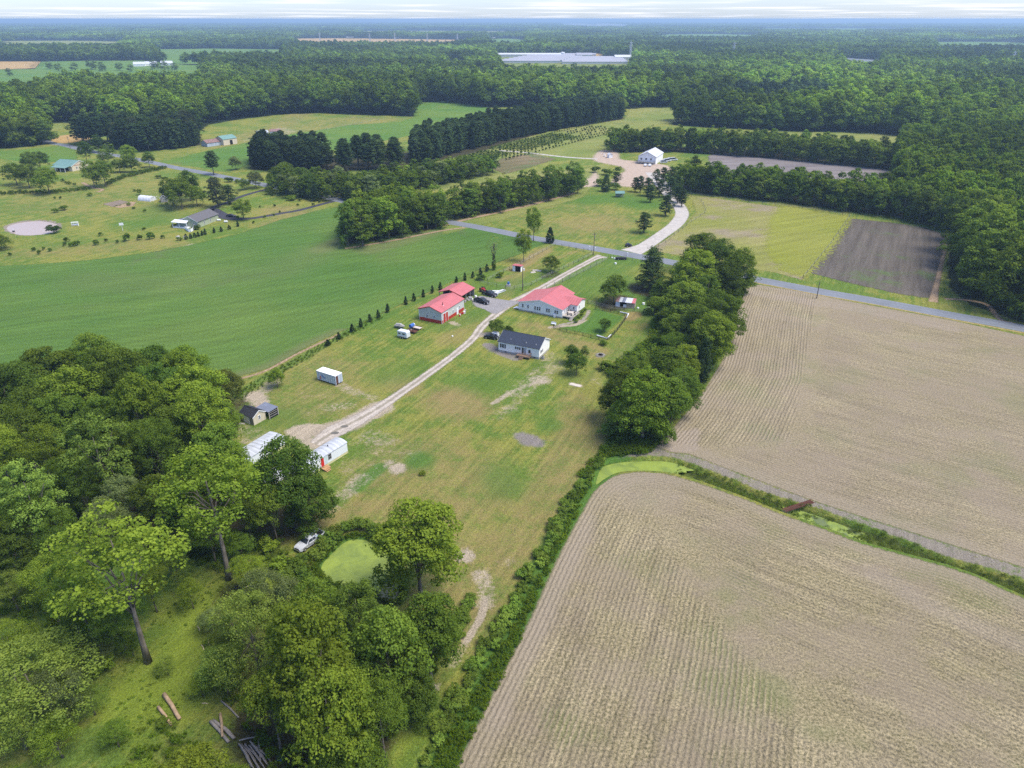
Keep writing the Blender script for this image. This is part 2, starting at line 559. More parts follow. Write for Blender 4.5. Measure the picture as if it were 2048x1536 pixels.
# lush grass
S_('lush', [(760, 935), (735, 955), (715, 975)], 1.6, 1.0, 1.2)
S_('lush', [(838, 920)], 3.0, .9, 3); S_('lush', [(1000, 955), (1010, 975)], 4, .55, 5)
S_('lush', [(820, 745), (790, 750)], 6, .6, 7); S_('lush', [(960, 770), (1010, 745)], 5, .5, 6)
S_('lush', [(520, 850), (570, 835)], 4, .6, 4); S_('lush', [(650, 880)], 2, .4, 2)
S_('lush', [(880, 655), (930, 640), (960, 625)], 4, .7, 3)
S_('lush', [(1240, 520), (1190, 550), (1150, 580), (1230, 560), (1290, 600)], 9, .75, 8)
S_('lush', [(1000, 580), (1060, 560), (1100, 545)], 5, .6, 5)
R_('lush', [(1118, 655), (1175, 640), (1190, 615), (1250, 635), (1205, 672), (1160, 665)], 1.0, 1.2)
S_('lush', [(1180, 400), (1240, 395), (1290, 410)], 9, .9, 9); S_('lush', [(1100, 405), (1170, 405)], 5, .6, 8)
S_('lush', [(1230, 760), (1260, 720), (1300, 700)], 3, .5, 4)
S_('lush', [(1140, 760), (1160, 750)], 4, .5, 4); S_('lush', [(1100, 850)], 3, .7, 2.5)
S_('lush', [(300, 420), (330, 440), (260, 450)], 9, .6, 10)
S_('lush', [(1380, 312), (1440, 300)], 8, .8, 8)
R_('lush', [(0, 1240), (0, 1060), (230, 1010), (420, 1030), (560, 1100), (420, 1150), (250, 1260), (100, 1290)], .8, 6)
S_('lush', [(1240, 905), (1180, 970), (1120, 1080), (1060, 1200), (980, 1350), (890, 1536)], 2.6, 1.0, 1.2)
S_('lush', [(470, 790), (560, 740), (680, 672), (860, 592)], 1.6, .7, 1.4)
S_('lush', [(150, 480), (60, 490)], 5, .4, 6)
# yellow green grass of the woodland clearing, sunlight put into its tint
R_('gold', [(420, 1160), (560, 1120), (640, 1180), (600, 1250), (480, 1250), (420, 1420), (260, 1500), (150, 1420), (300, 1300), (330, 1200)], .8, 5)
S_('gold', [(860, 1440), (800, 1510)], 2, .5, 3)
S_('gold', [(1560, 445), (1640, 470)], 6, .3, 6)
# leaf litter under the woods
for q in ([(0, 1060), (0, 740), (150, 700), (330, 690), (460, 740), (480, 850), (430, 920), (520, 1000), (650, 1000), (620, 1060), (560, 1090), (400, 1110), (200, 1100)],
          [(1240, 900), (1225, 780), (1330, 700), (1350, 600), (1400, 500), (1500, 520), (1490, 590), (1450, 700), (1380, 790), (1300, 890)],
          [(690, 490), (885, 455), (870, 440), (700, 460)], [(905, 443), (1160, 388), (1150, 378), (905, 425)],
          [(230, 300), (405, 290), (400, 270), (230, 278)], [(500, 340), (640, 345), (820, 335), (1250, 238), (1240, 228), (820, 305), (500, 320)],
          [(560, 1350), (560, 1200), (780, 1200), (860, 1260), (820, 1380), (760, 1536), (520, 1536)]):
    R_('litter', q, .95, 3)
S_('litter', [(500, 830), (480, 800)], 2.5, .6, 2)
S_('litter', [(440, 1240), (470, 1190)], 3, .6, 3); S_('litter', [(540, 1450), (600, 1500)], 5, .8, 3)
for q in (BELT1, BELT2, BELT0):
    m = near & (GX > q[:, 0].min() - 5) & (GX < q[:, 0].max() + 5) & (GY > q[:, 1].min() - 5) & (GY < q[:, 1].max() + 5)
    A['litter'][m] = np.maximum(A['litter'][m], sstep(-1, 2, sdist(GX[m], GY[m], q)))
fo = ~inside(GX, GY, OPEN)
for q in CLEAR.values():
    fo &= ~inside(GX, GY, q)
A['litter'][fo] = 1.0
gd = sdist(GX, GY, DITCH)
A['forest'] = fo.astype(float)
BANK = np.vstack([GP([(1310, 893), (1345, 905), (1378, 908), (1457, 938), (1531, 966), (1632, 1003), (1720, 1032), (1851, 1073), (2048, 1135), (2400, 1260)]), DITCH_N[::-1][:-6]])
A['mud'] = .70 * sstep(-.5, .6, np.where(near, sdist(GX, GY, BANK), -9)) * (1 - sstep(.2, .9, gd))
A['reed'] = sstep(.4, 1.0, gd)
A['lush'] = np.maximum(A['lush'], 0.9 * sstep(-2.0, -0.5, sdist(GX, GY, POND)) * (near))
# shore of the left pond
A['mud'] = np.maximum(A['mud'], sstep(-1.2, 0.2, sdist(GX, GY, POND_L)) * near)

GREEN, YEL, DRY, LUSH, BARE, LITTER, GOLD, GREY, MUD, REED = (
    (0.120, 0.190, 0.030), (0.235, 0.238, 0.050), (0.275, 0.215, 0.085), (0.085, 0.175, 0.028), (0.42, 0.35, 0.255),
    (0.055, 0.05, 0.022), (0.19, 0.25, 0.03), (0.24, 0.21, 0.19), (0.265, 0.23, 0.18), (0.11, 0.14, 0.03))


def grass_socket(t):
    big = t.noise(0.035, 4, 0.6)
    mid = t.noise(0.22, 4, 0.65)
    mow = t.noise(0.9, 3, 0.6, t.pos((0.08, 1.0, 1), -ROWDIR))
    fine = t.noise(2.2, 3, 0.75)
    s = t.math('ADD', t.math('MULTIPLY', big, 0.45), t.math('ADD', t.math('MULTIPLY', mid, 0.35), t.math('MULTIPLY', mow, 0.2)))
    c = t.mix(t.ramp(s, 0.43, 0.57), GREEN, YEL)
    c = t.scale_col(c, t.ramp(t.noise(1.3, 4, .7), .35, .65, .78, 1.2, False))
    return c, big, mid, mow, fine


t = NT('ground_grass')
c, big, mid, mow, fine = grass_socket(t)
brk = t.math('ADD', t.math('MULTIPLY', mid, 0.35), t.math('MULTIPLY', t.noise(1.1, 5, .85), 0.65))


def lay(c, name, col, thr=0.5, soft=0.25):
    """where the attribute is strong the colour covers; where weak it shows in flecks"""
    a = t.attr(name)
    f = t.ramp(t.math('ADD', a, t.math('MULTIPLY', t.math('SUBTRACT', brk, 0.5), 2.4)), thr - soft, thr + soft)
    f = t.math('MULTIPLY', f, t.ramp(a, 0.0, 0.12))
    return t.mix(f, c, col)


c = lay(c, 'dry', DRY, .55, .45)
c = lay(c, 'lush', LUSH, .62, .5)
c = lay(c, 'gold', GOLD, .5, .45)
c = lay(c, 'litter', LITTER, .5, .35)
c = lay(c, 'grey', GREY, .6, .4)
c = lay(c, 'mud', MUD, .5, .2)
c = lay(c, 'reed', REED, .5, .3)
c = lay(c, 'bare', BARE, .66, .24)
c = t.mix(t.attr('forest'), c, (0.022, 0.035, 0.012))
grain = t.noise(3.2, 4, 0.8)
c = t.scale_col(c, t.ramp(grain, 0.3, 0.7, 0.50, 1.50, False))
c = t.scale_col(c, t.ramp(mow, 0.3, 0.7, 0.86, 1.14, False))
M_GROUND = t.done(t.bsdf(c, 0.95, 0.1, bump=grain, bump_d=0.35))

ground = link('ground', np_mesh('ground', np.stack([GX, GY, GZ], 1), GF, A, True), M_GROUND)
tag(ground, 'mown grass, worn soil and leaf litter of the whole property', None, None, 'structure')


# ------------------------------------------------------------------ sheets: fields, roads, water
def sheet(name, P, z, mat, step=2.0, margin=1.5, extra=None, label=None, follow=True, zfix=None):
    """a grid sheet that fills the outline P (world metres); attribute edge = metres inside the outline"""
    P = np.asarray(P)
    x0, y0 = P.min(0) - margin - step; x1, y1 = P.max(0) + margin + step
    xs = np.arange(x0, x1 + step, step); ys = np.arange(y0, y1 + step, step)
    X, Y = np.meshgrid(xs, ys)
    sh = X.shape; X = X.ravel(); Y = Y.ravel()
    e = sdist(X, Y, P)
    keep = (e > -margin).reshape(sh)
    kf = keep[:-1, :-1] | keep[1:, :-1] | keep[:-1, 1:] | keep[1:, 1:]
    idx = np.arange(X.size).reshape(sh)
    F = np.stack([idx[:-1, :-1], idx[:-1, 1:], idx[1:, 1:], idx[1:, :-1]], -1)[kf]
    used = np.unique(F)
    remap = -np.ones(X.size, int); remap[used] = np.arange(len(used))
    X, Y, e = X[used], Y[used], e[used]
    Z = (terrain(X, Y) if follow else np.zeros(len(X))) + z
    if zfix is not None: Z[:] = zfix
    at = {'edge': e}
    if extra:
        for k, fn in extra.items(): at[k] = fn(X, Y)
    o = link(name, np_mesh(name, np.stack([X, Y, Z], 1), remap[F], at, True), mat)
    return tag(o, label, None, None, 'structure')


def ribbon(name, pts, width, z, mat, margin=1.0, label=None, n=8, world_pts=None, nc=9):
    P = smooth(GP(pts) if world_pts is None else world_pts, n)
    w = np.interp(np.linspace(0, 1, len(P)), np.linspace(0, 1, len(width)), width) if isinstance(width, (list, tuple)) else np.full(len(P), width)
    T = np.gradient(P, axis=0); T /= np.linalg.norm(T, axis=1)[:, None]
    N = np.stack([-T[:, 1], T[:, 0]], 1)
    L = np.concatenate([[0], np.cumsum(np.linalg.norm(np.diff(P, axis=0), axis=1))])
    V = []; E = []; S = []; U = []
    for k in range(nc):
        f = (k / (nc - 1) * 2 - 1)
        off = f * (w / 2 + margin)
        V.append(P + N * off[:, None]); E.append(np.minimum(w / 2 - np.abs(off), np.minimum(L + 3, L[-1] - L + 3))); S.append(off); U.append(L)
    V = np.stack(V, 1).reshape(-1, 2); E = np.stack(E, 1).ravel(); S = np.stack(S, 1).ravel(); U = np.stack(U, 1).ravel()
    n_ = len(P)
    i = (np.arange(n_ - 1)[:, None] * nc + np.arange(nc - 1)[None, :]).ravel()
    F = np.stack([i, i + nc, i + nc + 1, i + 1], 1)[:, ::-1]
    Z = terrain(V[:, 0], V[:, 1]) + z
    o = link(name, np_mesh(name, np.column_stack([V, Z]), F, {'edge': E, 'across': S, 'along': U}, True), mat)
    return tag(o, label, None, None, 'structure')


def rag(t, edge_amp=1.5, sc=0.8, soft=0.5, off=0.0):
    e = t.attr('edge')
    n = t.math('SUBTRACT', t.noise(sc, 4, 0.7), 0.5)
    return t.ramp(t.math('ADD', e, t.math('MULTIPLY', n, edge_amp * 2)), off - soft, off + soft)


# stubble (two fields share it)
def stubble():
    t = NT('corn_stubble')
    row = t.math('ADD', t.attr('row'), t.math('MULTIPLY', t.math('SUBTRACT', t.noise(0.8, 3, 0.6), 0.5), .55))
    ph = t.math('MULTIPLY', row, 2 * math.pi / 0.80)
    s1 = t.math('MULTIPLY', t.math('SINE', ph), t.attr('calm'))
    brk = t.noise(0.10, 4, 0.65)
    chaff = t.noise(2.6, 4, 0.9)
    chaff2 = t.noise(1.3, 3, 0.7)
    cv = t.n('ShaderNodeCombineXYZ'); sx = t.n('ShaderNodeSeparateXYZ'); t.set(sx, 0, t.n('ShaderNodeNewGeometry').outputs['Position'])
    t.set(cv, 0, t.math('MULTIPLY', t.attr('row'), .8)); t.set(cv, 1, t.math('MULTIPLY', sx.outputs[0], .07)); t.set(cv, 2, t.math('MULTIPLY', sx.outputs[1], .07))
    drag = t.noise(1.0, 4, .65, cv.outputs[0])
    big = t.noise(0.02, 4, 0.6)
    tilt = t.noise(0.05, 5, 0.65, t.pos((1, 0.35, 1), -ROWDIR))
    straw = t.mix(t.ramp(big, .35, .65), (0.365, 0.300, 0.168), (0.345, 0.275, 0.168))
    straw = t.mix(t.ramp(tilt, .45, .62), straw, (0.405, 0.332, 0.195))
    soil = t.mix(t.ramp(brk, .4, .6), (0.13, 0.12, 0.055), (0.145, 0.125, 0.08))
    amt = t.math('MULTIPLY', t.math('MULTIPLY', t.ramp(brk, .35, .62, .1, 1.0), 0.17), t.attr('calm'))
    f = t.math('ADD', t.math('MULTIPLY', s1, amt), t.math('ADD', 0.60, t.math('MULTIPLY', t.math('SUBTRACT', chaff, .5), 5.2)), clamp=True)
    c = t.mix(f, soil, straw)
    c = t.scale_col(c, t.ramp(chaff2, .3, .7, .80, 1.2, False))
    dr = t.ramp(drag, .3, .7, -.22, .22, False)
    c = t.scale_col(c, t.math('ADD', 1.0, t.math('MULTIPLY', dr, t.attr('calm'))))
    c = t.mix(t.ramp(t.noise(.06, 5, .7), .45, .62, 0, .6), c, t.mix(chaff, (0.165, 0.135, 0.085), (0.415, 0.33, 0.23)))
    # fresh weeds between the rows
    g = t.math('MULTIPLY', t.ramp(t.noise(0.045, 4, .6), .5, .68), t.ramp(s1, .1, .9, .5, 0.0))
    c = t.mix(g, c, (0.16, 0.19, 0.06))
    # trampled pale headland
    e = t.attr('edge')
    hl = t.math('MULTIPLY', t.ramp(t.math('ADD', e, t.math('MULTIPLY', t.math('SUBTRACT', tilt, .5), 10)), 5, 1.5), t.ramp(chaff2, .3, .6, .5, 1))
    c = t.mix(t.math('MULTIPLY', hl, .75), c, t.mix(chaff, (0.17, 0.135, 0.09), (0.46, 0.385, 0.26)))
    c = t.mix(t.ramp(t.attr('pale'), 0, 1), c, t.mix(chaff, (0.21, 0.165, 0.125), (0.48, 0.40, 0.31)))
    b = t.bsdf(c, 0.95, 0.1, bump=t.math('ADD', t.math('MULTIPLY', s1, .3), chaff), bump_d=0.25)
    return t.done(t.cut(b, rag(t, .5, 1.2, .4)))


M_ST = stubble()
E_W = smooth(GP([(840, 1700), (912, 1540), (960, 1440), (1010, 1340), (1060, 1240), (1105, 1140), (1140, 1070), (1165, 1025), (1188, 985), (1215, 960), (1250, 947), (1300, 944),
                 (1330, 948), (1369, 958), (1422, 975), (1501, 1003), (1566, 1030), (1654, 1061), (1720, 1086), (1808, 1111), (1939, 1149), (2048, 1197), (2400, 1330)]), 4)
FIELD_S = np.vstack([E_W, GP([(2400, 1800), (840, 1800)])])
inner_row_ang = math.atan2(*(lambda a, b: (b[1] - a[1], b[0] - a[0]))(G(1330, 948), G(2048, 1197)))


def row_s(X, Y):
    d, _ = seg_dist(X, Y, E_W)
    return d


def calm_s(X, Y):
    k = int(len(E_W) * .42)
    a, _ = seg_dist(X, Y, E_W[:k]); b, _ = seg_dist(X, Y, E_W[k:])
    return sstep(0.5, 9.0, np.abs(a - b)) * (1 - .5 * sstep(40, 80, np.minimum(a, b))) + np.where(np.minimum(a, b) < 14, .5, 0) * (1 - sstep(0.5, 9.0, np.abs(a - b)))


pale_lines = [(smooth(GP([(1750, 1150), (1900, 1230), (2048, 1290), (2200, 1350)]), 3), 2.2), (smooth(GP([(1180, 1040), (1120, 1160), (1060, 1290), (990, 1440)]), 3), 1.6)]


def pale_s(X, Y):
    v = np.zeros(len(X))
    for P, w in pale_lines:
        d, _ = seg_dist(X, Y, P)
        v = np.maximum(v, .4 * (1 - sstep(w * .4, w * 2.0, d)))
    d = np.hypot(X - G(1290, 975)[0], Y - G(1290, 975)[1])
    v = np.maximum(v, .4 * (1 - sstep(4, 12, d)))
    return v


sheet('stubble_field', FIELD_S, 0.006, M_ST, 0.9, 1.5, {'row': row_s, 'pale': pale_s, 'calm': calm_s}, 'harvested stubble field in curved rows south of the ditch')
E_N = GP([(1310, 893), (1345, 905), (1378, 908), (1457, 938), (1531, 966), (1632, 1003), (1720, 1032), (1851, 1073), (2048, 1135), (2500, 1290)])
FIELD_N = np.vstack([E_N, GP([(2500, 800), (2048, 672), (1900, 640), (1700, 603), (1600, 583), (1515, 569), (1492, 578), (1470, 640), (1462, 690), (1440, 730),
                              (1410, 780), (1370, 830), (1325, 880)])])
hd = GP([(1325, 880), (1370, 830), (1440, 730), (1475, 620), (1495, 575)])
zone_line = GP([(1600, 905), (1612, 800), (1640, 640), (1650, 560)])


def row_n(X, Y):
    d1, _ = seg_dist(X, Y, hd)
    d2, _ = seg_dist(X, Y, E_N[1:])
    return np.where(inside(X, Y, ZONE), d1, d2)


ZONE = GP([(1400, 905), (1600, 885), (1640, 640), (1650, 560), (1450, 540), (1280, 880)])


def pale_n(X, Y):
    v = 0.75 * sstep(-1.0, 1.5, inside(X, Y, GP([(1330, 870), (1400, 855), (1395, 905), (1340, 905)])) * 1.0)
    d, _ = seg_dist(X, Y, GP([(1480, 580), (1560, 595), (1700, 615), (1900, 655)]))
    return np.maximum(v, .55 * (1 - sstep(2, 6, d)))


sheet('stubble_field', FIELD_N, 0.006, M_ST, 0.9, 1.5, {'row': row_n, 'pale': pale_n, 'calm': lambda X, Y: 1.0 - .0 * X if False else sstep(1.2, 2.8, np.abs(sdist(X, Y, ZONE)))}, 'harvested stubble field between the ditch and the road')


def crop(name, ca, cb, rowang=0.0, pitch=0.76, patch=(0.2, 0.2, 0.08), pf=(.62, .75), rows=.10, amp=1.6):
    t = NT(name)
    fine = t.noise(2.6, 3, .8); mid = t.noise(.25, 4, .6); big = t.noise(.018, 3, .5)
    p = t.pos((1, 1, 1), -rowang)
    sep = t.n('ShaderNodeSeparateXYZ'); t.set(sep, 0, p)
    w = t.math('SINE', t.math('MULTIPLY', t.math('ADD', t.attr('row'), t.math('MULTIPLY', mid, .6)), 2 * math.pi / pitch))
    c = t.mix(t.ramp(big, .35, .65), ca, cb)
    streak = t.noise(0.30, 4, .6, t.pos((0.10, 1, 1), -rowang))
    c = t.mix(t.ramp(t.noise(.03, 5, .65), *pf), c, patch)
    c = t.scale_col(c, t.ramp(fine, .3, .7, .50, 1.5, False))
    c = t.scale_col(c, t.ramp(streak, .3, .7, .85, 1.15, False))
    c = t.scale_col(c, t.math('ADD', 1.0, t.math('MULTIPLY', w, rows)))
    w2 = t.math('SINE', t.math('MULTIPLY', t.attr('row'), 2 * math.pi / (pitch * 4)))
    c = t.scale_col(c, t.math('ADD', 1.0, t.math('MULTIPLY', w2, rows * .3)))
    c = t.mix(t.attr('thin'), c, t.mix(fine, (0.16, 0.17, 0.06), (0.26, 0.22, 0.12)))
    b = t.bsdf(c, 0.9, 0.15, bump=fine, bump_d=0.5)
    return t.done(t.cut(b, rag(t, amp, .7, .5)))


CROP_EDGE = GP([(-700, 850), (-50, 780), (0, 768), (250, 780), (390, 765), (470, 755), (540, 735), (620, 690), (700, 655), (780, 618), (870, 578), (960, 538), (1040, 508),
                (1078, 492), (1100, 483), (1070, 474), (1010, 462), (940, 456), (880, 452), (860, 462), (790, 472), (735, 490), (690, 500), (684, 485), (690, 440), (683, 414),
                (640, 420), (560, 440), (480, 467), (400, 486), (300, 505), (180, 520), (80, 528), (-50, 534), (-700, 560)])
M_CROP = crop('soybean_crop', (0.085, 0.175, 0.028), (0.122, 0.202, 0.036), math.radians(25), 0.76, (0.12, 0.16, 0.05), (.60, .72), .16)
crop_s = GP([(-700, 850), (-50, 780), (0, 768), (250, 780), (390, 765), (470, 755), (540, 735), (620, 690), (780, 618), (960, 538), (1078, 492)])
turn = GP([(640, 500), (690, 480), (740, 500), (860, 465)])


def crop_row(X, Y):
    d, _ = seg_dist(X, Y, crop_s)
    return d


def crop_thin(X, Y):
    d, _ = seg_dist(X, Y, turn)
    v = .45 * (1 - sstep(2, 9, d))
    d, _ = seg_dist(X, Y, crop_s)
    v = np.maximum(v, .5 * (1 - sstep(1.0, 5, d)) * (Y < 200))
    d, _ = seg_dist(X, Y, GP([(170, 560), (330, 570), (560, 540), (640, 500)]))
    return np.maximum(v, .16 * (1 - sstep(3, 16, d)))


sheet('crop_field', CROP_EDGE, 0.006, M_CROP, 1.5, 1.5, {'row': crop_row, 'thin': crop_thin}, 'green row crop filling the wide field left of the farmyard')


def zero(X, Y): return np.zeros(len(X))


def xrow(ang):
    return lambda X, Y: -X * math.sin(ang) + Y * math.cos(ang)


Z0 = {'row': xrow(.5), 'thin': zero}
M_HAY = crop('mown_hay_pasture', (0.235, 0.25, 0.05), (0.31, 0.28, 0.10), .45, 1.6, (0.30, 0.25, 0.15), (.50, .62), .03, 1.4)
sheet('hayfield', GP([(1302, 500), (1330, 480), (1372, 450), (1392, 425), (1385, 400), (1368, 388), (1500, 406), (1640, 425), (1697, 432), (1650, 510), (1605, 560), (1550, 545), (1400, 520)]),
      0.010, M_HAY, 1.5, 1.5, Z0, 'pale yellow hay field right of the curved gravel drive')
M_HAY2 = crop('yellow_green_pasture', (0.245, 0.27, 0.03), (0.27, 0.28, 0.05), .45, 1.6, (0.22, 0.24, 0.05), (.5, .7), .03, 9.0)
sheet('hayfield', GP([(1560, 410), (1640, 424), (1706, 434), (1660, 505), (1612, 556), (1560, 540), (1530, 500), (1540, 440)]),
      0.014, M_HAY2, 1.5, 5.5, Z0, 'yellow green strip of hay beside the tilled plot')
t = NT('tilled_soil')
fi = t.noise(1.6, 4, .75); st = t.noise(.35, 4, .6, t.pos((0.06, 1, 1), -math.radians(62)))
c = t.mix(t.ramp(fi, .3, .7), (0.075, 0.064, 0.050), (0.165, 0.143, 0.118))
c = t.scale_col(c, t.ramp(st, .3, .7, .75, 1.3, False))
c = t.mix(t.math('MULTIPLY', t.ramp(t.noise(.05, 4, .7), .52, .70), t.ramp(fi, .35, .6)), c, (0.11, 0.17, 0.05))
t.done(t.cut(t.bsdf(c, .95, .1, bump=fi, bump_d=.4), rag(t, 1.6, .5, .9)))
M_TILL = t.m
sheet('tilled_plot', GP([(1700, 437), (1780, 445), (1850, 455), (1893, 470), (1890, 500), (1875, 560), (1868, 598), (1800, 588), (1700, 566), (1617, 545), (1640, 505), (1670, 465)]),
      0.012, M_TILL, 1.5, 2.0, None, 'dark tilled plot with weeds between hay field and woods')
t = NT('red_clay_strip'); fi = t.noise(1.4, 4, .75)
c = t.mix(t.ramp(fi, .3, .7), (0.20, 0.13, 0.07), (0.46, 0.34, 0.22))
M_CLAY = t.done(t.cut(t.bsdf(c, .95, .1, bump=fi, bump_d=.2), rag(t, .6, 1.0, .4)))
ribbon('clay_strip', [(1889, 466), (1893, 480), (1882, 530), (1872, 575), (1866, 604)], [.8, 1.2, 1.4, 1.8, 3.0], .016, M_CLAY, 1, 'bare clay strip along the right edge of the tilled plot')
ribbon('field_track', [(2400, 735), (2048, 652), (2000, 638), (1975, 610), (1930, 600), (1890, 598)], 1.6, .016, M_CLAY, 1, 'faint sandy track along the edge of the right woods')
t = NT('pale_tilled'); fi = t.noise(.7, 4, .7); st = t.noise(.2, 3, .6, t.pos((0.1, 1, 1), -.1))
c = t.mix(t.ramp(t.math('ADD', t.math('MULTIPLY', st, .6), t.math('MULTIPLY', fi, .4)), .35, .65), (0.15, 0.13, 0.13), (0.25, 0.22, 0.20))
M_PALE = t.done(t.cut(t.bsdf(c, .95, .1), rag(t, 2, .3, 1)))
sheet('far_tilled_field', GP([(1417, 312), (1430, 307), (1563, 318), (1790, 341), (1780, 392), (1700, 385), (1500, 362), (1420, 335)]), .01, M_PALE, 3, 3, None,
      'long grey tilled field between two tree belts behind the white barn')

M_YEL = crop('yellow_meadow', (0.18, 0.23, 0.045), (0.26, 0.265, 0.07), .45, 2.0, (0.16, 0.2, 0.05), (.55, .7), .0, 3)
M_LG = crop('light_green_field', (0.095, 0.195, 0.03), (0.13, 0.215, 0.032), .45, 2.0, (0.16, 0.2, 0.05), (.6, .75), .03, 3)
NURS = GP([(885, 470), (880, 452), (1040, 420), (1000, 385), (850, 380), (830, 375), (1000, 330), (960, 305), (1000, 290), (1100, 262), (1250, 238), (1262, 214), (1400, 212), (1560, 220), (1600, 232),
           (1350, 244), (1230, 262), (1216, 300), (1200, 318), (1100, 312), (1000, 345), (1160, 340), (1230, 320), (1210, 345), (1165, 395), (1000, 440)])
sheet('meadow', NURS, 0.008, M_YEL, 3, 4, Z0, 'pale meadow and nursery ground running up behind the hedgerows')
sheet('meadow', GP([(1560, 262), (1632, 264), (1760, 267), (1900, 285), (1968, 294), (1800, 290), (1700, 280), (1560, 272)]), 0.008, M_YEL, 3, 4, Z0, 'narrow meadow strip hidden among the right hand woods')
sheet('crop_strip', GP([(320, 325), (420, 300), (560, 272), (700, 250), (800, 244), (826, 236), (832, 205), (885, 202), (980, 216), (1000, 224), (860, 262), (720, 292), (560, 318), (505, 326), (455, 345), (385, 333)]), .012,
      M_LG, 3, 3, Z0, 'bright green crop strip curving below the far woods')
sheet('crop_strip', GP([(-200, 310), (0, 303), (90, 295), (130, 292), (150, 300), (155, 318), (90, 326), (0, 318), (-200, 322)]), .012, M_LG, 3, 3, Z0, 'small green field at the far left beside the road')
M_BEDS = crop('nursery_bed_soil', (0.16, 0.14, 0.06), (0.24, 0.18, 0.10), .45, 2.6, (0.12, 0.16, 0.05), (.5, .6), .25, 2)
sheet('nursery_bed', GP([(985, 338), (1000, 318), (1060, 306), (1112, 318), (1060, 335), (1010, 348)]), .012, M_BEDS, 2, 2, Z0, 'brown planted nursery beds beside the sandy lane')
M_WHEAT = crop('ripe_wheat', (0.42, 0.28, 0.10), (0.46, 0.31, 0.13), .2, 3, (0.40, 0.27, 0.12), (.6, .8), .0, 2)
sheet('wheat_patch', GP([(104, 276), (115, 272), (150, 268), (182, 272), (184, 280), (130, 287), (101, 284)]), .014, M_WHEAT, 2, 2, Z0, 'small ripe wheat patch behind the bend in the road')
sheet('wheat_patch', GP([(70, 249), (128, 246), (128, 258), (85, 262)]), .014, M_YEL, 3, 3, Z0, 'yellow clearing between the far left woods')
far_lab = {'brown': ('far_plowed_field', M_WHEAT, 'tan plowed field at the far left edge of the woods'), 'left_green': ('far_green_field', M_LG, 'bright green farm field at the far left'),
           'wheat': ('far_wheat_field', M_WHEAT, 'long tan wheat field near the horizon'), 'far_green': ('far_green_field', M_LG, 'light green field near the horizon behind the glasshouses'),
           'glass_field': ('far_bare_field', M_WHEAT, 'brown bare field behind the glasshouses'), 'sand': ('far_sand_field', M_WHEAT, 'pinkish bare field near the horizon at far left'),
           'tan_far': ('far_bare_field', M_PALE, 'small bare clearing in the distant woods'), 'far_strip': ('far_pale_field', M_LG, 'pale strip of field near the horizon at far right'),
           'far_strip2': ('far_pale_field', M_PALE, 'thin pale field near the horizon left of centre'), 'far_strip3': ('far_pale_field', M_LG, 'thin pale field near the horizon right of centre')}
for k_, mt_, lb_ in (('a', 'g', 'left of the long wheat field'), ('b', 'g', 'below the horizon town'), ('d', 'g', 'at the far right edge of the distant woods'), ('e', 'y', 'at the far left edge of the distant woods'),
                       ('g', 'y', 'in the hazy woods above the wheat field'), ('h', 'g', 'in the hazy woods at upper right')):
    far_lab['strip_' + k_] = ('far_clearing', M_LG if mt_ == 'g' else M_YEL, 'narrow light clearing ' + lb_)
for k, (nm, mt, lb) in far_lab.items():
    ex = CLEAR[k].max(0) - CLEAR[k].min(0)
    sheet(nm, CLEAR[k], .05, mt, max(8, ex.max() / 60), 5, Z0, lb)

# asphalt road
t = NT('asphalt')
fi = t.noise(1.2, 4, .7); lg = t.noise(.12, 3, .5)
c = t.mix(t.ramp(fi, .3, .7), (0.165, 0.18, 0.20), (0.21, 0.225, 0.245))
c = t.scale_col(c, t.ramp(lg, .3, .7, .9, 1.1, False))
ac = t.math('ABSOLUTE', t.math('SUBTRACT', t.math('ABSOLUTE', t.attr('across')), 1.35))
c = t.scale_col(c, t.ramp(ac, .1, .7, .90, 1.0))
M_ROAD = t.done(t.cut(t.bsdf(c, .8, .25, bump=fi, bump_d=.02), rag(t, .15, 1.5, .12)))
ROAD = [(60, 268), (98, 285), (128, 290), (160, 298), (200, 306), (240, 312), (300, 324), (350, 335), (410, 346), (470, 358), (540, 372), (600, 384), (650, 394), (700, 405), (780, 423),
        (880, 441), (960, 455), (1060, 475), (1160, 492), (1250, 508), (1350, 526), (1440, 545), (1520, 560), (1640, 583), (1750, 602), (1900, 630), (2048, 657), (2500, 745)]
ribbon('road', ROAD, 6.6, .018, M_ROAD, .5, 'grey two lane asphalt road crossing the whole view', 8)
t = NT('gravel_shoulder'); fi = t.noise(2.0, 4, .8)
c = t.mix(t.ramp(fi, .3, .7), (0.25, 0.20, 0.07), (0.42, 0.32, 0.14))
M_SHO = t.done(t.cut(t.bsdf(c, .95, .1), rag(t, .8, 1.0, .3)))
ribbon('road_verge', [(1500, 563), (1640, 590), (1750, 609), (1900, 638), (2048, 666), (2400, 735)], .9, .012, M_SHO, 1.0, 'dry golden verge between the road and the stubble field')


def gravel(name, a, b, ruts=True, rut_off=.85, mid=(0.20, 0.21, 0.07), ed=.7):
    t = NT(name)
    fi = t.noise(2.4, 4, .8); m = t.noise(.4, 4, .65)
    c = t.mix(t.ramp(fi, .3, .7), a, b)
    if ruts:
        ac = t.math('ABSOLUTE', t.attr('across'))
        f = t.ramp(t.math('ADD', ac, t.math('MULTIPLY', t.math('SUBTRACT', m, .5), .9)), .2, .5, .62, 0)
        c = t.mix(f, c, mid)
        c = t.scale_col(c, t.ramp(t.math('ABSOLUTE', t.math('SUBTRACT', ac, rut_off)), .1, .45, 1.08, .9))
    c = t.scale_col(c, t.ramp(m, .3, .7, .85, 1.15, False))
    return t.done(t.cut(t.bsdf(c, .95, .1, bump=fi, bump_d=.08), rag(t, ed, 1.1, .35)))


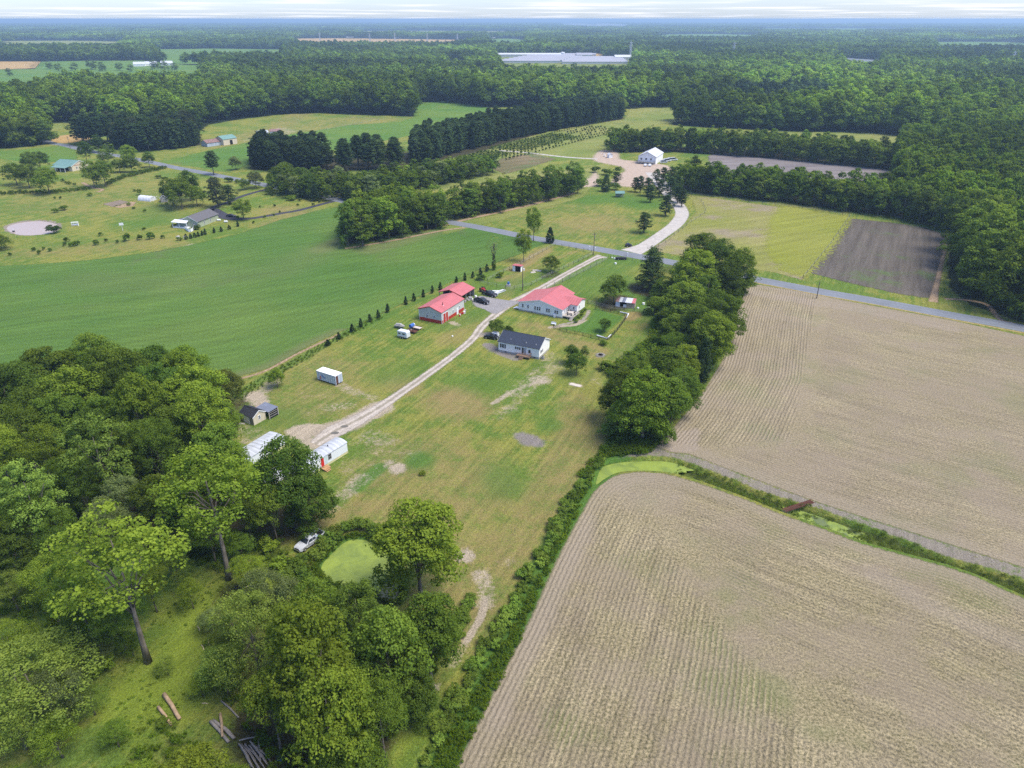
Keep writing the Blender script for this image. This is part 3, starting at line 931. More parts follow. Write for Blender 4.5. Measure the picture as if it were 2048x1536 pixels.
M_DRV = gravel('farm_gravel', (0.30, 0.255, 0.21), (0.56, 0.50, 0.42), True, .9, (0.24, 0.21, 0.14))
M_DRV2 = gravel('pale_gravel', (0.36, 0.33, 0.29), (0.54, 0.50, 0.45), False)
M_DRV3 = gravel('grey_gravel', (0.17, 0.16, 0.155), (0.36, 0.34, 0.33), False, ed=1.2)
M_BLK = gravel('dark_asphalt', (0.045, 0.045, 0.055), (0.07, 0.07, 0.085), False, ed=.2)
ribbon('farm_drive', [(1205, 512), (1190, 517), (1165, 530), (1130, 549), (1090, 572), (1050, 594), (1015, 610), (990, 630), (965, 652), (945, 678), (905, 712), (850, 752), (800, 787), (750, 820), (705, 845), (670, 862), (630, 888)],
       [5.5, 3.0, 2.7, 2.7, 3.0, 4.2, 4.0, 2.9, 2.6, 2.5, 2.4, 2.5, 2.7, 3.6, 5.0, 5.5, 3.0], .014, M_DRV, 1.2, 'pale rutted gravel drive running from the road down the farm')
sheet('parking_pad', smooth(GP([(945, 600), (960, 592), (985, 596), (1010, 600), (1040, 604), (1015, 615), (990, 628), (968, 618), (950, 612)]), 3, True), .019, M_DRV3, .8, 1.5, None,
      'grey gravel parking pad beside the red roofed garage')
ribbon('gravel_drive', [(1262, 504), (1290, 492), (1320, 472), (1350, 450), (1364, 430), (1360, 415), (1348, 400), (1335, 385), (1320, 365), (1305, 345)], [10.0, 6.6, 6.2, 6.4, 6.4, 6.4, 6.5, 7, 8, 9], .014, M_DRV2, .6,
       'wide curving pale gravel drive leading up to the white barn')
M_DIRT = gravel('pinkish_dirt', (0.30, 0.22, 0.16), (0.54, 0.44, 0.35), False, ed=7.0)
sheet('dirt_yard', smooth(GP([(1188, 312), (1205, 300), (1235, 304), (1240, 318), (1270, 322), (1330, 330), (1342, 340), (1312, 352), (1305, 368), (1262, 374), (1225, 367), (1232, 352), (1250, 342), (1240, 333), (1215, 328), (1190, 322)]), 3, True),
      .011, M_DIRT, 2, 3, None, 'bare pinkish dirt yard around the white barn')
sheet('earth_mound', GP([(1190, 342), (1197, 352), (1194, 373), (1163, 374), (1168, 362), (1180, 355)]), .011, M_DIRT, 1.5, 2, None, 'bare tan earth patch left of the green mound')
ribbon('sandy_lane', [(1195, 318), (1130, 314), (1060, 306), (1000, 301)], 3.5, .012, M_DRV2, 1, 'narrow sandy lane crossing the nursery ground')
ribbon('dirt_track', [(885, 451), (940, 437), (1040, 415), (1150, 386)], 2.5, .010, M_CLAY, 1.5, 'brown earth track along the foot of the middle hedgerow')
ribbon('dirt_track', [(470, 760), (530, 742), (600, 705), (680, 668)], .9, .010, M_CLAY, .8, 'thin bare track between the crop and the farmyard grass')
ribbon('dirt_track', [(690, 497), (780, 482), (880, 462), (930, 455)], 1.6, .012, M_CLAY, 1, 'brown earth track below the dark tree clump')
M_BLKC = M_BLK
ribbon('house_drive', [(690, 401), (665, 403), (600, 420), (560, 427), (500, 437), (460, 436), (440, 428), (428, 418)], [3.2, 3.2, 3.2, 3.2, 3.6, 6, 6, 4], .014, M_BLK, .4, 'dark asphalt drive curving to the green sided house')
ribbon('house_drive', [(565, 371), (520, 382), (480, 394), (455, 405), (430, 413), (418, 425)], 3.0, .014, M_BLK, .4, 'narrow dark lane through trees to the green sided house')
ribbon('farm_path', [(165, 365), (185, 375), (205, 379), (195, 384)], 2.0, .014, M_CLAY, 1, 'pale dirt path beside the two spreading trees')
M_BED = gravel('garden_soil', (0.15, 0.12, 0.09), (0.28, 0.22, 0.16), False)
sheet('garden_bed', GP([(205, 408), (240, 400), (258, 404), (226, 414)]), .02, M_BED, 1, .8, None, 'bare soil garden bed near the white hoop house')
sheet('garden_bed', GP([(228, 414), (260, 404), (272, 404), (266, 412), (240, 416)]), .02, M_CLAY, 1, .8, None, 'orange straw covered garden bed')
ribbon('garden_path', [(1108, 655), (1120, 650), (1145, 645), (1165, 640), (1175, 628), (1178, 620)], .9, .02, M_DRV, .4, 'pale curving garden path round the deck of the long white house')
ribbon('far_lane', [(75, 267), (105, 266)], 3, .02, M_DRV2, 1, 'short pale lane at the far left woods')

# algae covered water, brown pond
t = NT('duckweed')
al = t.noise(.35, 5, .65, dist=.6); fi = t.noise(4, 3, .7)
c = t.mix(t.ramp(al, .35, .7), (0.25, 0.32, 0.05), (0.16, 0.22, 0.045))
c = t.scale_col(c, t.ramp(fi, .3, .7, .88, 1.12, False))
open_shade = t.ramp(t.attr('open'), 0, 1)  # bare water in the ditch, painted algae and tree shadow on the pond
c = t.mix(open_shade, c, (0.08, 0.10, 0.06))
rgh = t.ramp(open_shade, 0, 1, .65, .12, False)
M_ALG = t.done(t.bsdf(c, rgh, .4))
POND_C = G(785, 1185)
sheet('pond_water', POND, 0, M_ALG, .8, 1.0, {'open': lambda X, Y: .8 * (1 - sstep(1.0, 4.5, np.hypot(X - POND_C[0], Y - POND_C[1])))}, 'bright green duckweed covered pond beside the big tree', False, -0.30)  # dark patch in the colour: algae and shadow under the tree
D1 = np.vstack([DITCH_N[:16], DITCH_S[-13:]])
sheet('ditch_water', D1, 0, M_ALG, .6, .5, {'open': zero}, 'lime green duckweed at the rounded end of the ditch', False, -0.80)
D2 = GP([(1575, 1010), (1623, 1014), (1720, 1049), (1725, 1072), (1640, 1050), (1570, 1024)])
sheet('ditch_water', D2, 0, M_ALG, .6, .5, {'open': lambda X, Y: .6 * (np.sin(X * 1.1) * np.sin(Y * .9 + X * .4) > .2)}, 'patchy green water in the ditch by the rusty footbridge', False, -1.1)
t = NT('pond_surface')
n = t.noise(.5, 3, .5)
b = t.n('ShaderNodeBsdfPrincipled'); b.inputs['Base Color'].default_value = (0.40, 0.31, 0.26, 1); b.inputs['Roughness'].default_value = .22; b.inputs['Specular IOR Level'].default_value = .3
M_WAT = t.done(b.outputs[0])
sheet('pond_water', POND_L, 0, M_WAT, 1.2, 1.0, None, 'still brownish pond with a small fountain at the far left lawn', False, -0.35)
M_LAKE = M_WAT
sheet('distant_lake', CLEAR['lake'], 0, plain('lake_pale', (0.45, 0.5, 0.55), .15, .5), 20, 5, None, 'pale sliver of water in the distant right woods', False, .3)

# ------------------------------------------------------------------ foliage
def leaf_mat(name, dark, light, transl=.42, yellow=None, per_obj=True, var=.28):
    t = NT(name)
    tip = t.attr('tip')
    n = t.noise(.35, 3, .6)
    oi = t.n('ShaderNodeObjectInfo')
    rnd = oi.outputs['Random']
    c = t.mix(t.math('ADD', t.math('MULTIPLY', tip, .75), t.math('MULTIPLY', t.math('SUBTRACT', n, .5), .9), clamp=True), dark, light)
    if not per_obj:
        st = t.noise(.0035, 4, .6)  # broad tone bands: species stands, with cloud shadow and sun patches put in colour
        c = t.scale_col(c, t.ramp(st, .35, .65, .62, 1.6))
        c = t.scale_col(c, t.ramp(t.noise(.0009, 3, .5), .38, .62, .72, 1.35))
    if per_obj:
        c = t.mix(1.0, c, oi.outputs['Color'], 'MULTIPLY')
    c = t.scale_col(c, t.ramp(rnd, 0, 1, 1 - var, 1 + var, False))
    hs = t.n('ShaderNodeHueSaturation')
    t.set(hs, 'Color', c)
    t.set(hs, 'Hue', t.ramp(t.math('FRACT', t.math('MULTIPLY', rnd, 7.31)), 0, 1, .491, .510, False))
    hs.inputs['Saturation'].default_value = 1.05
    c = hs.outputs[0]
    d = t.n('ShaderNodeBsdfDiffuse'); t.set(d, 'Color', c)
    tr = t.n('ShaderNodeBsdfTranslucent'); t.set(tr, 'Color', t.mix(1.0, c, (1.15, 1.1, .55), 'MULTIPLY'))
    x = t.n('ShaderNodeMixShader'); x.inputs[0].default_value = transl
    t.set(x, 1, d.outputs[0]); t.set(x, 2, tr.outputs[0])
    return t.done(x.outputs[0])


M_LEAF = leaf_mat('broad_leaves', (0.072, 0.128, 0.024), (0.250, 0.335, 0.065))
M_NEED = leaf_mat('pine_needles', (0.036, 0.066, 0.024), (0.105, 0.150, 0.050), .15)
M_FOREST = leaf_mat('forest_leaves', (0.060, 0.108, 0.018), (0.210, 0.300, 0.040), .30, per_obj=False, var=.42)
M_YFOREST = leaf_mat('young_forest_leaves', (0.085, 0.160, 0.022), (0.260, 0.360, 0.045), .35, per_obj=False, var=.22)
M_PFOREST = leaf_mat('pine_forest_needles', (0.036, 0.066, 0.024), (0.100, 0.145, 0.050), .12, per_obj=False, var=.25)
t = NT('bark')
n = t.noise(3.0, 4, .7, t.pos((1, 1, .2), obj=True))
M_BARK = t.done(t.bsdf(t.mix(t.ramp(n, .3, .7), (0.10, 0.085, 0.065), (0.25, 0.215, 0.17)), .95, .1, bump=n, bump_d=.05))


def orient(n, rng, spin=True):
    """two axes across each unit normal"""
    r = rng.normal(size=n.shape)
    a = np.cross(n, r); a /= np.linalg.norm(a, axis=1)[:, None] + 1e-9
    return a, np.cross(n, a)


def leaf_cloud(cent, rad, per, leaf, rng, flat=.75, up=.5, aspect=1.0, tipz=True, shell=.55):
    """leaf sized quads spread round clump centres; cent (n,3), rad (n,)"""
    n = len(cent)
    tot = n * per
    d = rng.normal(size=(tot, 3)); d /= np.linalg.norm(d, axis=1)[:, None]
    d[:, 2] = np.where(rng.random(tot) < .7, np.abs(d[:, 2]), d[:, 2])
    rr = rng.random(tot) ** .45
    rr = shell + (1 - shell) * rr
    rr *= np.where(rng.random(tot) < .15, 1.25, 1.0)
    c = np.repeat(cent, per, 0); R = np.repeat(rad, per)
    p = c + d * (R * rr)[:, None] * np.array([1, 1, flat])
    nrm = d * .8 + np.array([0, 0, up]) + rng.normal(size=(tot, 3)) * .45
    nrm /= np.linalg.norm(nrm, axis=1)[:, None]
    a, b = orient(nrm, rng)
    s = leaf * (.6 + .8 * rng.random(tot))
    a *= s[:, None] * .5 * aspect; b *= s[:, None] * .5 / max(aspect, 1) ** .5
    V = np.stack([p - a, p - b * .7, p + a, p + b * .7], 1).reshape(-1, 3)
    F = np.arange(tot * 4).reshape(-1, 4)
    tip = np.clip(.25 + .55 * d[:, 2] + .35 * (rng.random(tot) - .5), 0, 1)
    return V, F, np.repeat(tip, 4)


def lobes_points(lobes, n, rng, up_bias=.35, inner=.2):
    """points over the outer skin of a union of ellipsoids (cx,cy,cz,rx,ry,rz)"""
    L = np.array(lobes, float)
    w = L[:, 3] * L[:, 4]; w /= w.sum()
    out = []
    while len(out) < n:
        k = rng.choice(len(L), p=w)
        d = rng.normal(size=3); d /= np.linalg.norm(d)
        if d[2] < -.35 and rng.random() < .7: d[2] *= -1
        if d[2] < 0 and rng.random() < up_bias: d[2] *= -1
        r = 1.0 if rng.random() > inner else rng.random() * .75
        p = L[k, :3] + d * L[k, 3:] * r
        ok = True
        if r == 1.0:
            for j in range(len(L)):
                if j != k and (((p - L[j, :3]) / L[j, 3:]) ** 2).sum() < .72: ok = False; break
        if ok: out.append(p)
    out = np.array(out)
    out[:, 2] = np.maximum(out[:, 2], .6)
    return out


def limb_mesh(name, H, base_r, tips, fork, rng, n=6, lean=0.0):
    mb = MB()
    top = mathutils.Vector((lean, 0, H * .82))
    segs = 6
    pts = []; rad = []
    for i in range(segs + 1):
        f = i / segs
        pts.append(((lean * f) + .10 * math.sin(f * 5 + base_r * 9) * base_r * 3, .12 * math.cos(f * 4) * base_r * 3, H * .82 * f - .15))
        rad.append(base_r * (1 - .82 * f) * (1.35 if i == 0 else 1))
    mb.tube(pts, rad, n)
    for tp in tips:
        f0 = fork + (.75 - fork) * rng.random()
        s = mathutils.Vector((lean * f0, 0, H * .82 * f0))
        e = mathutils.Vector(tp)
        m = (s + e) / 2 + mathutils.Vector((rng.normal() * .3, rng.normal() * .3, .5 + rng.random() * .5))
        r0 = base_r * (1 - .8 * f0) * .6
        mb.tube([s, m, e], [r0, r0 * .55, r0 * .15], max(4, n - 2))
    return mb.mesh(name, True)


def broad(seed, H=16.0, R=5.6, base=.26, nl=9, clumps=230, per=62, leaf=.36, cr=1.0, tall=1.0, name='broad_crown', mat=None, limbs=9, trunk_r=.30, up=.5, inner=.22, spread=.55, lowz=-.5):
    rng = np.random.default_rng(seed)
    zc = H * (1 + base) / 2; hz = H * (1 - base) / 2
    lob = [(0, 0, zc + hz * .10, R * .62, R * .62, hz * .88)]
    for k in range(nl):
        a = 2 * math.pi * (k + rng.random() * .7) / nl
        q = rng.random()
        zz = zc + hz * (lowz + (.50 - lowz) * q)
        rad = R * spread * (1.0 - .55 * max(0, q - .35)) * (.9 + .35 * rng.random())
        lr = R * (.34 + .16 * rng.random())
        lob.append((math.cos(a) * rad, math.sin(a) * rad, zz, lr, lr, lr * (.85 + .3 * rng.random()) * tall))
    cent = lobes_points(lob, clumps, rng, inner=inner)
    rad = cr * (.65 + .7 * rng.random(len(cent)))
    V, F, tip = leaf_cloud(cent, rad, per, leaf, rng, up=up)
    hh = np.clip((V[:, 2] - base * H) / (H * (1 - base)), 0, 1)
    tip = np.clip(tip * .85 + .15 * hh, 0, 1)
    cm = np_mesh(name, V, F, {'tip': tip})
    cm.materials.append(mat or M_LEAF)
    tips = [lob[1 + (k % nl)][:3] for k in range(limbs)] if limbs else []
    tm = limb_mesh('trunk', H, trunk_r, tips, max(.18, base), rng, 7) if limbs is not None else None
    if tm: tm.materials.append(M_BARK)
    return cm, tm


def pine(seed, H=19.0, R=3.6, base=.42, tiers=7, per=46, leaf=.42, white=False, name='pine_crown', mat=None, trunk_r=.24, lim=5):
    rng = np.random.default_rng(seed)
    cent = []; rad = []; tips = []
    for i in range(tiers):
        f = i / (tiers - 1)
        z = H * (base + (1 - base) * f * .97)
        if white: rr = R * (1.0 - .80 * f) * (.85 + .3 * rng.random())
        else: rr = R * (.72 + .5 * math.sin(math.pi * min(1, f * .9 + .12))) * (1 - .50 * max(0, f - .55) / .45)
        nb = lim if not white else max(4, int(7 - 3 * f))
        a0 = rng.random() * 6
        for b in range(nb):
            a = a0 + 2 * math.pi * (b + .5 * rng.random()) / nb
            L = rr * (.7 + .45 * rng.random())
            for s in np.linspace(.35, 1, 4 if rr > 2 else 3):
                cent.append((math.cos(a) * L * s + rng.normal() * .22, math.sin(a) * L * s + rng.normal() * .22, z + (.10 * L * s if white else .16 * L * s) + rng.normal() * (.18 if white else .5)))
                rad.append((.55 + .45 * rng.random()) * (1.0 if white else .95) * (R / 3.6) ** .5)
            tips.append((math.cos(a) * L * .85, math.sin(a) * L * .85, z + .1 * L))
    cent.append((0, 0, H * .985)); rad.append(.5 if white else 1.3)
    if not white:
        for q in range(7): cent.append((math.cos(q) * R * .45, math.sin(q) * R * .45, H * (.93 + .04 * rng.random()))); rad.append(1.2)
    cent = np.array(cent); rad = np.array(rad)
    V, F, tip = leaf_cloud(cent, rad, per, leaf, rng, flat=.55 if white else .62, up=.6, aspect=1.5)
    cm = np_mesh(name, V, F, {'tip': tip}); cm.materials.append(mat or M_NEED)
    mb = MB()
    mb.tube([(0, 0, -.2), (.1, 0, H * .3), (-.05, .08, H * .65), (0, 0, H * .97)], [trunk_r * 1.25, trunk_r, trunk_r * .7, .04], 7)
    for tp in tips[::2 if not white else 1]:
        mb.tube([(0, 0, tp[2] - .6), (tp[0] * .5, tp[1] * .5, tp[2] - .35), tp], [.09, .06, .02], 4)
    tm = mb.mesh('trunk', True); tm.materials.append(M_BARK)
    return cm, tm


def cone_tree(seed, H=2.6, R=.62, n=60, per=26, leaf=.16, name='cone_crown', mat=None, cr=.2, trunk=True, belly=.25):
    rng = np.random.default_rng(seed)
    f = rng.random(n) ** 1.3
    a = rng.random(n) * 6.283
    rr = R * np.where(f < belly, .7 + .3 * f / belly, (1 - (f - belly) / (1 - belly)) ** .8) * (.55 + .45 * rng.random(n) ** .4)
    cent = np.stack([np.cos(a) * rr, np.sin(a) * rr, H * (.08 + .90 * f)], 1)
    V, F, tip = leaf_cloud(cent, cr * (.8 + .5 * rng.random(n)), per, leaf, rng, flat=1.2, up=.4)
    cm = np_mesh(name, V, F, {'tip': tip}); cm.materials.append(mat or M_NEED)
    tm = MB().tube([(0, 0, -.05), (0, 0, H * .6)], [.06 * H / 2.6, .02], 5).mesh('trunk'); tm.materials.append(M_BARK)
    return cm, tm


def bush(seed, R=1.0, n=26, per=40, leaf=.20, name='bush', mat=None, h=1.1):
    rng = np.random.default_rng(seed)
    lob = [(0, 0, R * h * .55, R * .7, R * .7, R * h * .55)] + [(math.cos(k * 1.3 + seed) * R * .45, math.sin(k * 1.3 + seed) * R * .45, R * h * (.35 + .35 * rng.random()), R * .45, R * .45, R * .45 * h) for k in range(5)]
    cent = lobes_points(lob, n, rng)
    V, F, tip = leaf_cloud(cent, R * .30 * (.7 + .6 * rng.random(n)), per, leaf, rng, flat=.85)
    V[:, 2] = np.maximum(V[:, 2], -.05)
    cm = np_mesh(name, V, F, {'tip': tip}); cm.materials.append(mat or M_LEAF)
    return cm


# shared crowns: near (fine leaves), middle, far
NEAR = [broad(11, 17, 6.0, .24, 9), broad(12, 17, 5.6, .28, 8, tall=1.15), broad(13, 16, 6.4, .22, 11, clumps=250), broad(14, 19, 5.2, .22, 9, tall=1.3, clumps=240),
        broad(15, 15, 6.0, .30, 8, clumps=200, cr=1.1)]
OPENT = [broad(21, 21, 5.6, .40, 10, clumps=150, per=58, leaf=.34, cr=.95, inner=.12, spread=.66, limbs=12, trunk_r=.36), broad(22, 22, 5.0, .36, 9, clumps=130, per=56, leaf=.32, cr=.9, inner=.12, spread=.7, limbs=12, trunk_r=.32)]
FINE = [broad(31, 15, 6.0, .18, 10, clumps=260, per=60, leaf=.22, cr=.85, up=.3, limbs=10, trunk_r=.22, inner=.3), broad(32, 17, 6.2, .18, 10, clumps=260, per=62, leaf=.24, cr=.9, up=.3, limbs=10, trunk_r=.25, inner=.3)]
MIDT = [broad(41 + k, 17, 5.2, .03, 12, clumps=120, per=34, leaf=.62, cr=1.15, limbs=3, tall=1.0 + .12 * (k % 3), lowz=-.85) for k in range(4)]
YARD = [broad(51, 7, 3.4, .10, 10, clumps=170, per=46, leaf=.24, cr=.62, limbs=7, trunk_r=.16, lowz=-.75), broad(52, 7, 3.0, .12, 9, clumps=150, per=46, leaf=.24, cr=.6, limbs=7, trunk_r=.14, lowz=-.7)]
PINES = [pine(61, 19, 3.6, .30, 11, lim=6), pine(62, 20, 3.4, .36, 11, lim=6), pine(63, 18, 4.0, .25, 11, lim=6)]
WPINE = [pine(71, 14, 5.2, .12, 12, 40, .34, True), pine(72, 12, 3.6, .12, 9, 40, .34, True)]
LPINE = [pine(81, 10, 2.6, .22, 7, 44, .30, name='pine_crown'), pine(82, 9, 2.4, .25, 6, 44, .30)]
FULL = [broad(15 + 100 * k, 17, 5.9, .07, 12, clumps=330, per=60, leaf=.36, tall=1.0 + .15 * k, lowz=-.85, limbs=6) for k in range(3)]
BARE = [broad(55, 12.5, 2.6, .30, 12, clumps=46, per=14, leaf=.26, cr=.6, limbs=26, trunk_r=.20, inner=.1)]
CONES = [cone_tree(91), cone_tree(92, 2.6, .55)]
CEDAR = [cone_tree(93, 11, 2.0, 120, 50, .34, cr=.62)]
BUSH = [bush(101 + k) for k in range(3)]
BUSHF = [bush(111 + k, n=16, per=16, leaf=.42) for k in range(2)]
KINDS_T = {'near': NEAR, 'open': OPENT, 'fine': FINE, 'mid': MIDT, 'yard': YARD, 'bare': BARE, 'full': FULL, 'pine': PINES, 'wpine': WPINE, 'lpine': LPINE, 'cone': CONES, 'cedar': CEDAR}
TINT = {'d': (.74, .79, .80), 'm': (.98, .98, .9), 'b': (1.28, 1.22, 1.0), 'l': (1.42, 1.32, 1.45), 'y': (1.32, 1.18, .95), 'o': (1.05, .85, 1.1), 'g': (1.15, 1.0, 1.9), 'k': (.45, .52, .6), 'p': (.55, .18, .9), 'w': (1, 1, 1), 's': (1.5, 1.3, 2.0)}
rt = random.Random(5)
KH = {'near': 17, 'open': 21.5, 'fine': 16, 'mid': 17, 'yard': 7, 'bare': 12.5, 'full': 17, 'pine': 19, 'wpine': 14, 'lpine': 10, 'cone': 2.6, 'cedar': 11}
KR = {'near': 5.9, 'open': 5.3, 'fine': 6.1, 'mid': 5.2, 'yard': 3.2, 'bare': 2.6, 'full': 5.8, 'pine': 3.6, 'wpine': 5.0, 'lpine': 2.6, 'cone': .6, 'cedar': 2.0}
KC = {'near': .62, 'open': .68, 'fine': .58, 'mid': .56, 'yard': .58, 'bare': .6, 'full': .54, 'pine': .72, 'wpine': .45, 'lpine': .6, 'cone': .5, 'cedar': .45}
NAME = {'pine': 'pine_tree', 'wpine': 'white_pine', 'lpine': 'pine_tree', 'cone': 'arborvitae', 'cedar': 'cedar_tree'}


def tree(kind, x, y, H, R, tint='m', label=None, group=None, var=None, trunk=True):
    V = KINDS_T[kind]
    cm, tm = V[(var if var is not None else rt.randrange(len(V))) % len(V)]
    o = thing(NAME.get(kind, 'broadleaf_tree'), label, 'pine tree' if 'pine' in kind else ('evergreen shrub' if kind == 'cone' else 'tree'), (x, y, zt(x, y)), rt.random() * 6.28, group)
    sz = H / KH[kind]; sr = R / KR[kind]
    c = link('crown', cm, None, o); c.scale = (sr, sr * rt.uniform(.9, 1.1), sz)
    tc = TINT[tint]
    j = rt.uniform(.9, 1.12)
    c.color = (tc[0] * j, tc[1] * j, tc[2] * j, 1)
    if trunk and tm:
        k = link('trunk', tm, None, o); k.scale = (sr, sr, sz)
    return o


def tree_c(kind, u, v, rpx, H, tint='m', label=None, group=None, var=None):
    """crown centre (u,v) and crown half width in the survey picture, height in metres"""
    x, y = G(u, v, H * KC[kind])
    dist = math.sqrt(x * x + y * y + (CAM_H - H * KC[kind]) ** 2)
    return tree(kind, x, y, H, rpx * dist / FPX, tint, label, group, var)


def tree_b(kind, u, v, H, R, tint='m', label=None, group=None, var=None):
    x, y = G(u, v)
    return tree(kind, x, y, H, R, tint, label, group, var)


# ---- instanced masses
def scatter(name, mats, meshes, X, Y, S, label, seed=1, Z=None, rndscale=None, kind='stuff', squash=None):
    """one object whose geometry nodes place the shared meshes on points"""
    col = bpy.data.collections.new(name + '_pieces')
    for k, me in enumerate(meshes):
        o = bpy.data.objects.new('piece', me); col.objects.link(o)
    rng = np.random.default_rng(seed)
    n = len(X)
    me = bpy.data.meshes.new(name)
    me.vertices.add(n)
    Zv = terrain(X, Y) if Z is None else Z
    me.vertices.foreach_set('co', np.column_stack([X, Y, Zv]).astype(np.float32).ravel())
    a = me.attributes.new('spin', 'FLOAT_VECTOR', 'POINT')
    R3 = np.zeros((n, 3), np.float32); R3[:, 2] = rng.random(n) * 6.283
    a.data.foreach_set('vector', R3.ravel())
    a = me.attributes.new('size', 'FLOAT_VECTOR', 'POINT')
    S3 = np.stack([S, S, S * (squash if squash is not None else (.85 + .3 * rng.random(n)))], 1).astype(np.float32)
    a.data.foreach_set('vector', S3.ravel())
    a = me.attributes.new('pick', 'INT', 'POINT')
    a.data.foreach_set('value', rng.integers(0, len(meshes), n).astype(np.int32))
    ob = bpy.data.objects.new(name, me); C.objects.link(ob)
    ng = bpy.data.node_groups.new(name, 'GeometryNodeTree')
    ng.interface.new_socket('Geometry', in_out='INPUT', socket_type='NodeSocketGeometry')
    ng.interface.new_socket('Geometry', in_out='OUTPUT', socket_type='NodeSocketGeometry')
    gi = ng.nodes.new('NodeGroupInput'); go = ng.nodes.new('NodeGroupOutput')
    ci = ng.nodes.new('GeometryNodeCollectionInfo'); ci.inputs['Collection'].default_value = col
    ci.inputs['Separate Children'].default_value = True; ci.inputs['Reset Children'].default_value = True
    ip = ng.nodes.new('GeometryNodeInstanceOnPoints'); ip.inputs['Pick Instance'].default_value = True

    def na(nm, dt):
        x = ng.nodes.new('GeometryNodeInputNamedAttribute'); x.data_type = dt; x.inputs['Name'].default_value = nm; return x.outputs[0]
    L = ng.links.new
    L(gi.outputs[0], ip.inputs['Points']); L(ci.outputs[0], ip.inputs['Instance'])
    L(na('pick', 'INT'), ip.inputs['Instance Index'])
    rx = na('spin', 'FLOAT_VECTOR')
    er = ng.nodes.new('FunctionNodeEulerToRotation'); L(rx, er.inputs[0]); L(er.outputs[0], ip.inputs['Rotation'])
    L(na('size', 'FLOAT_VECTOR'), ip.inputs['Scale'])
    L(ip.outputs[0], go.inputs[0])
    md = ob.modifiers.new('place', 'NODES'); md.node_group = ng
    return tag(ob, label, None, None, kind)


def jgrid(P, step, rng, jit=.42, inset=0.0):
    x0, y0 = P.min(0); x1, y1 = P.max(0)
    X, Y = np.meshgrid(np.arange(x0, x1 + step, step), np.arange(y0, y1 + step, step))
    X = X.ravel() + rng.uniform(-jit, jit, X.size) * step
    Y = Y.ravel() + rng.uniform(-jit, jit, Y.size) * step
    m = inside(X, Y, P)
    if inset: m &= sdist(X, Y, P) > inset
    return X[m], Y[m]


# ------------------------------------------------------------------ the great woods
rng = np.random.default_rng(77)


def woods_area(rmin, rmax, step, amax=41.5):
    """jittered points in a view-side sector, inside the woods"""
    n0 = int(rmax * math.sin(math.radians(amax))) // 1
    X, Y = np.meshgrid(np.arange(-n0, n0, step), np.arange(max(0, rmin * math.cos(math.radians(amax))), rmax, step))
    X = X.ravel() + rng.uniform(-.42, .42, X.size) * step
    Y = Y.ravel() + rng.uniform(-.42, .42, Y.size) * step
    r = np.hypot(X, Y)
    m = (r > rmin) & (r < rmax) & (np.abs(X) < Y * math.tan(math.radians(amax)) + 40)
    X, Y = X[m], Y[m]
    m = ~inside(X, Y, OPEN)
    for q in CLEAR.values(): m &= ~inside(X, Y, q)
    return X[m], Y[m]


YOUNG = GP([(1420, 262), (1632, 264), (1900, 283), (2048, 250), (2500, 300), (2500, 900), (2048, 640), (1990, 520), (1950, 470), (1900, 463), (1783, 400), (1786, 320)])
DARKP = GP([(1455, 214), (1500, 170), (1640, 178), (1665, 225), (1600, 232)])
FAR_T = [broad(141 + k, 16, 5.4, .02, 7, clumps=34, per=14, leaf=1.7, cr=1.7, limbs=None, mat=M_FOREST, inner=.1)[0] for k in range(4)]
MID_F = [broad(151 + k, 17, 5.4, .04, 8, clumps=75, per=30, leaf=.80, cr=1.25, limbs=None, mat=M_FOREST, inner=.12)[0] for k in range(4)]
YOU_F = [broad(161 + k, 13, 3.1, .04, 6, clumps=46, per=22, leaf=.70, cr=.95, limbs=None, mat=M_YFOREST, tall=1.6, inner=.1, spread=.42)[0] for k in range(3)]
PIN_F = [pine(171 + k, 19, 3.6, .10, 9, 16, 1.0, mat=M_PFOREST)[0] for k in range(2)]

NEARWOOD = []          # (x, y) of forest-edge trees that get to be individuals
X, Y = woods_area(180, 950, 9.0)
yg = inside(X, Y, YOUNG); dk = inside(X, Y, DARKP)
big = ~yg & ~dk
edge = sdist(X, Y, OPEN) > -14
ii_ = np.where(big & edge)[0]
ii_ = ii_[np.argsort(np.hypot(X[ii_], Y[ii_]))][:45]
for i in ii_: NEARWOOD.append((X[i], Y[i]))
big[ii_] = False
S = rng.uniform(1.05, 1.62, big.sum())
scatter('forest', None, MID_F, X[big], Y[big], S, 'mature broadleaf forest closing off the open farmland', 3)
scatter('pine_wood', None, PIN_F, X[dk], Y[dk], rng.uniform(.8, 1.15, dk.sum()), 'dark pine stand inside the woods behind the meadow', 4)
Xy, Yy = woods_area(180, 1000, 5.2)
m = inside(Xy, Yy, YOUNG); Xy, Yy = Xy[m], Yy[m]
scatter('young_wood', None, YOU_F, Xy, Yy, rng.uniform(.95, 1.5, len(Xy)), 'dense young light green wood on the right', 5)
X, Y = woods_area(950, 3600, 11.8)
scatter('distant_forest', None, FAR_T, X, Y, rng.uniform(1.0, 1.55, len(X)), 'broadleaf forest stretching away behind the first woods', 6)
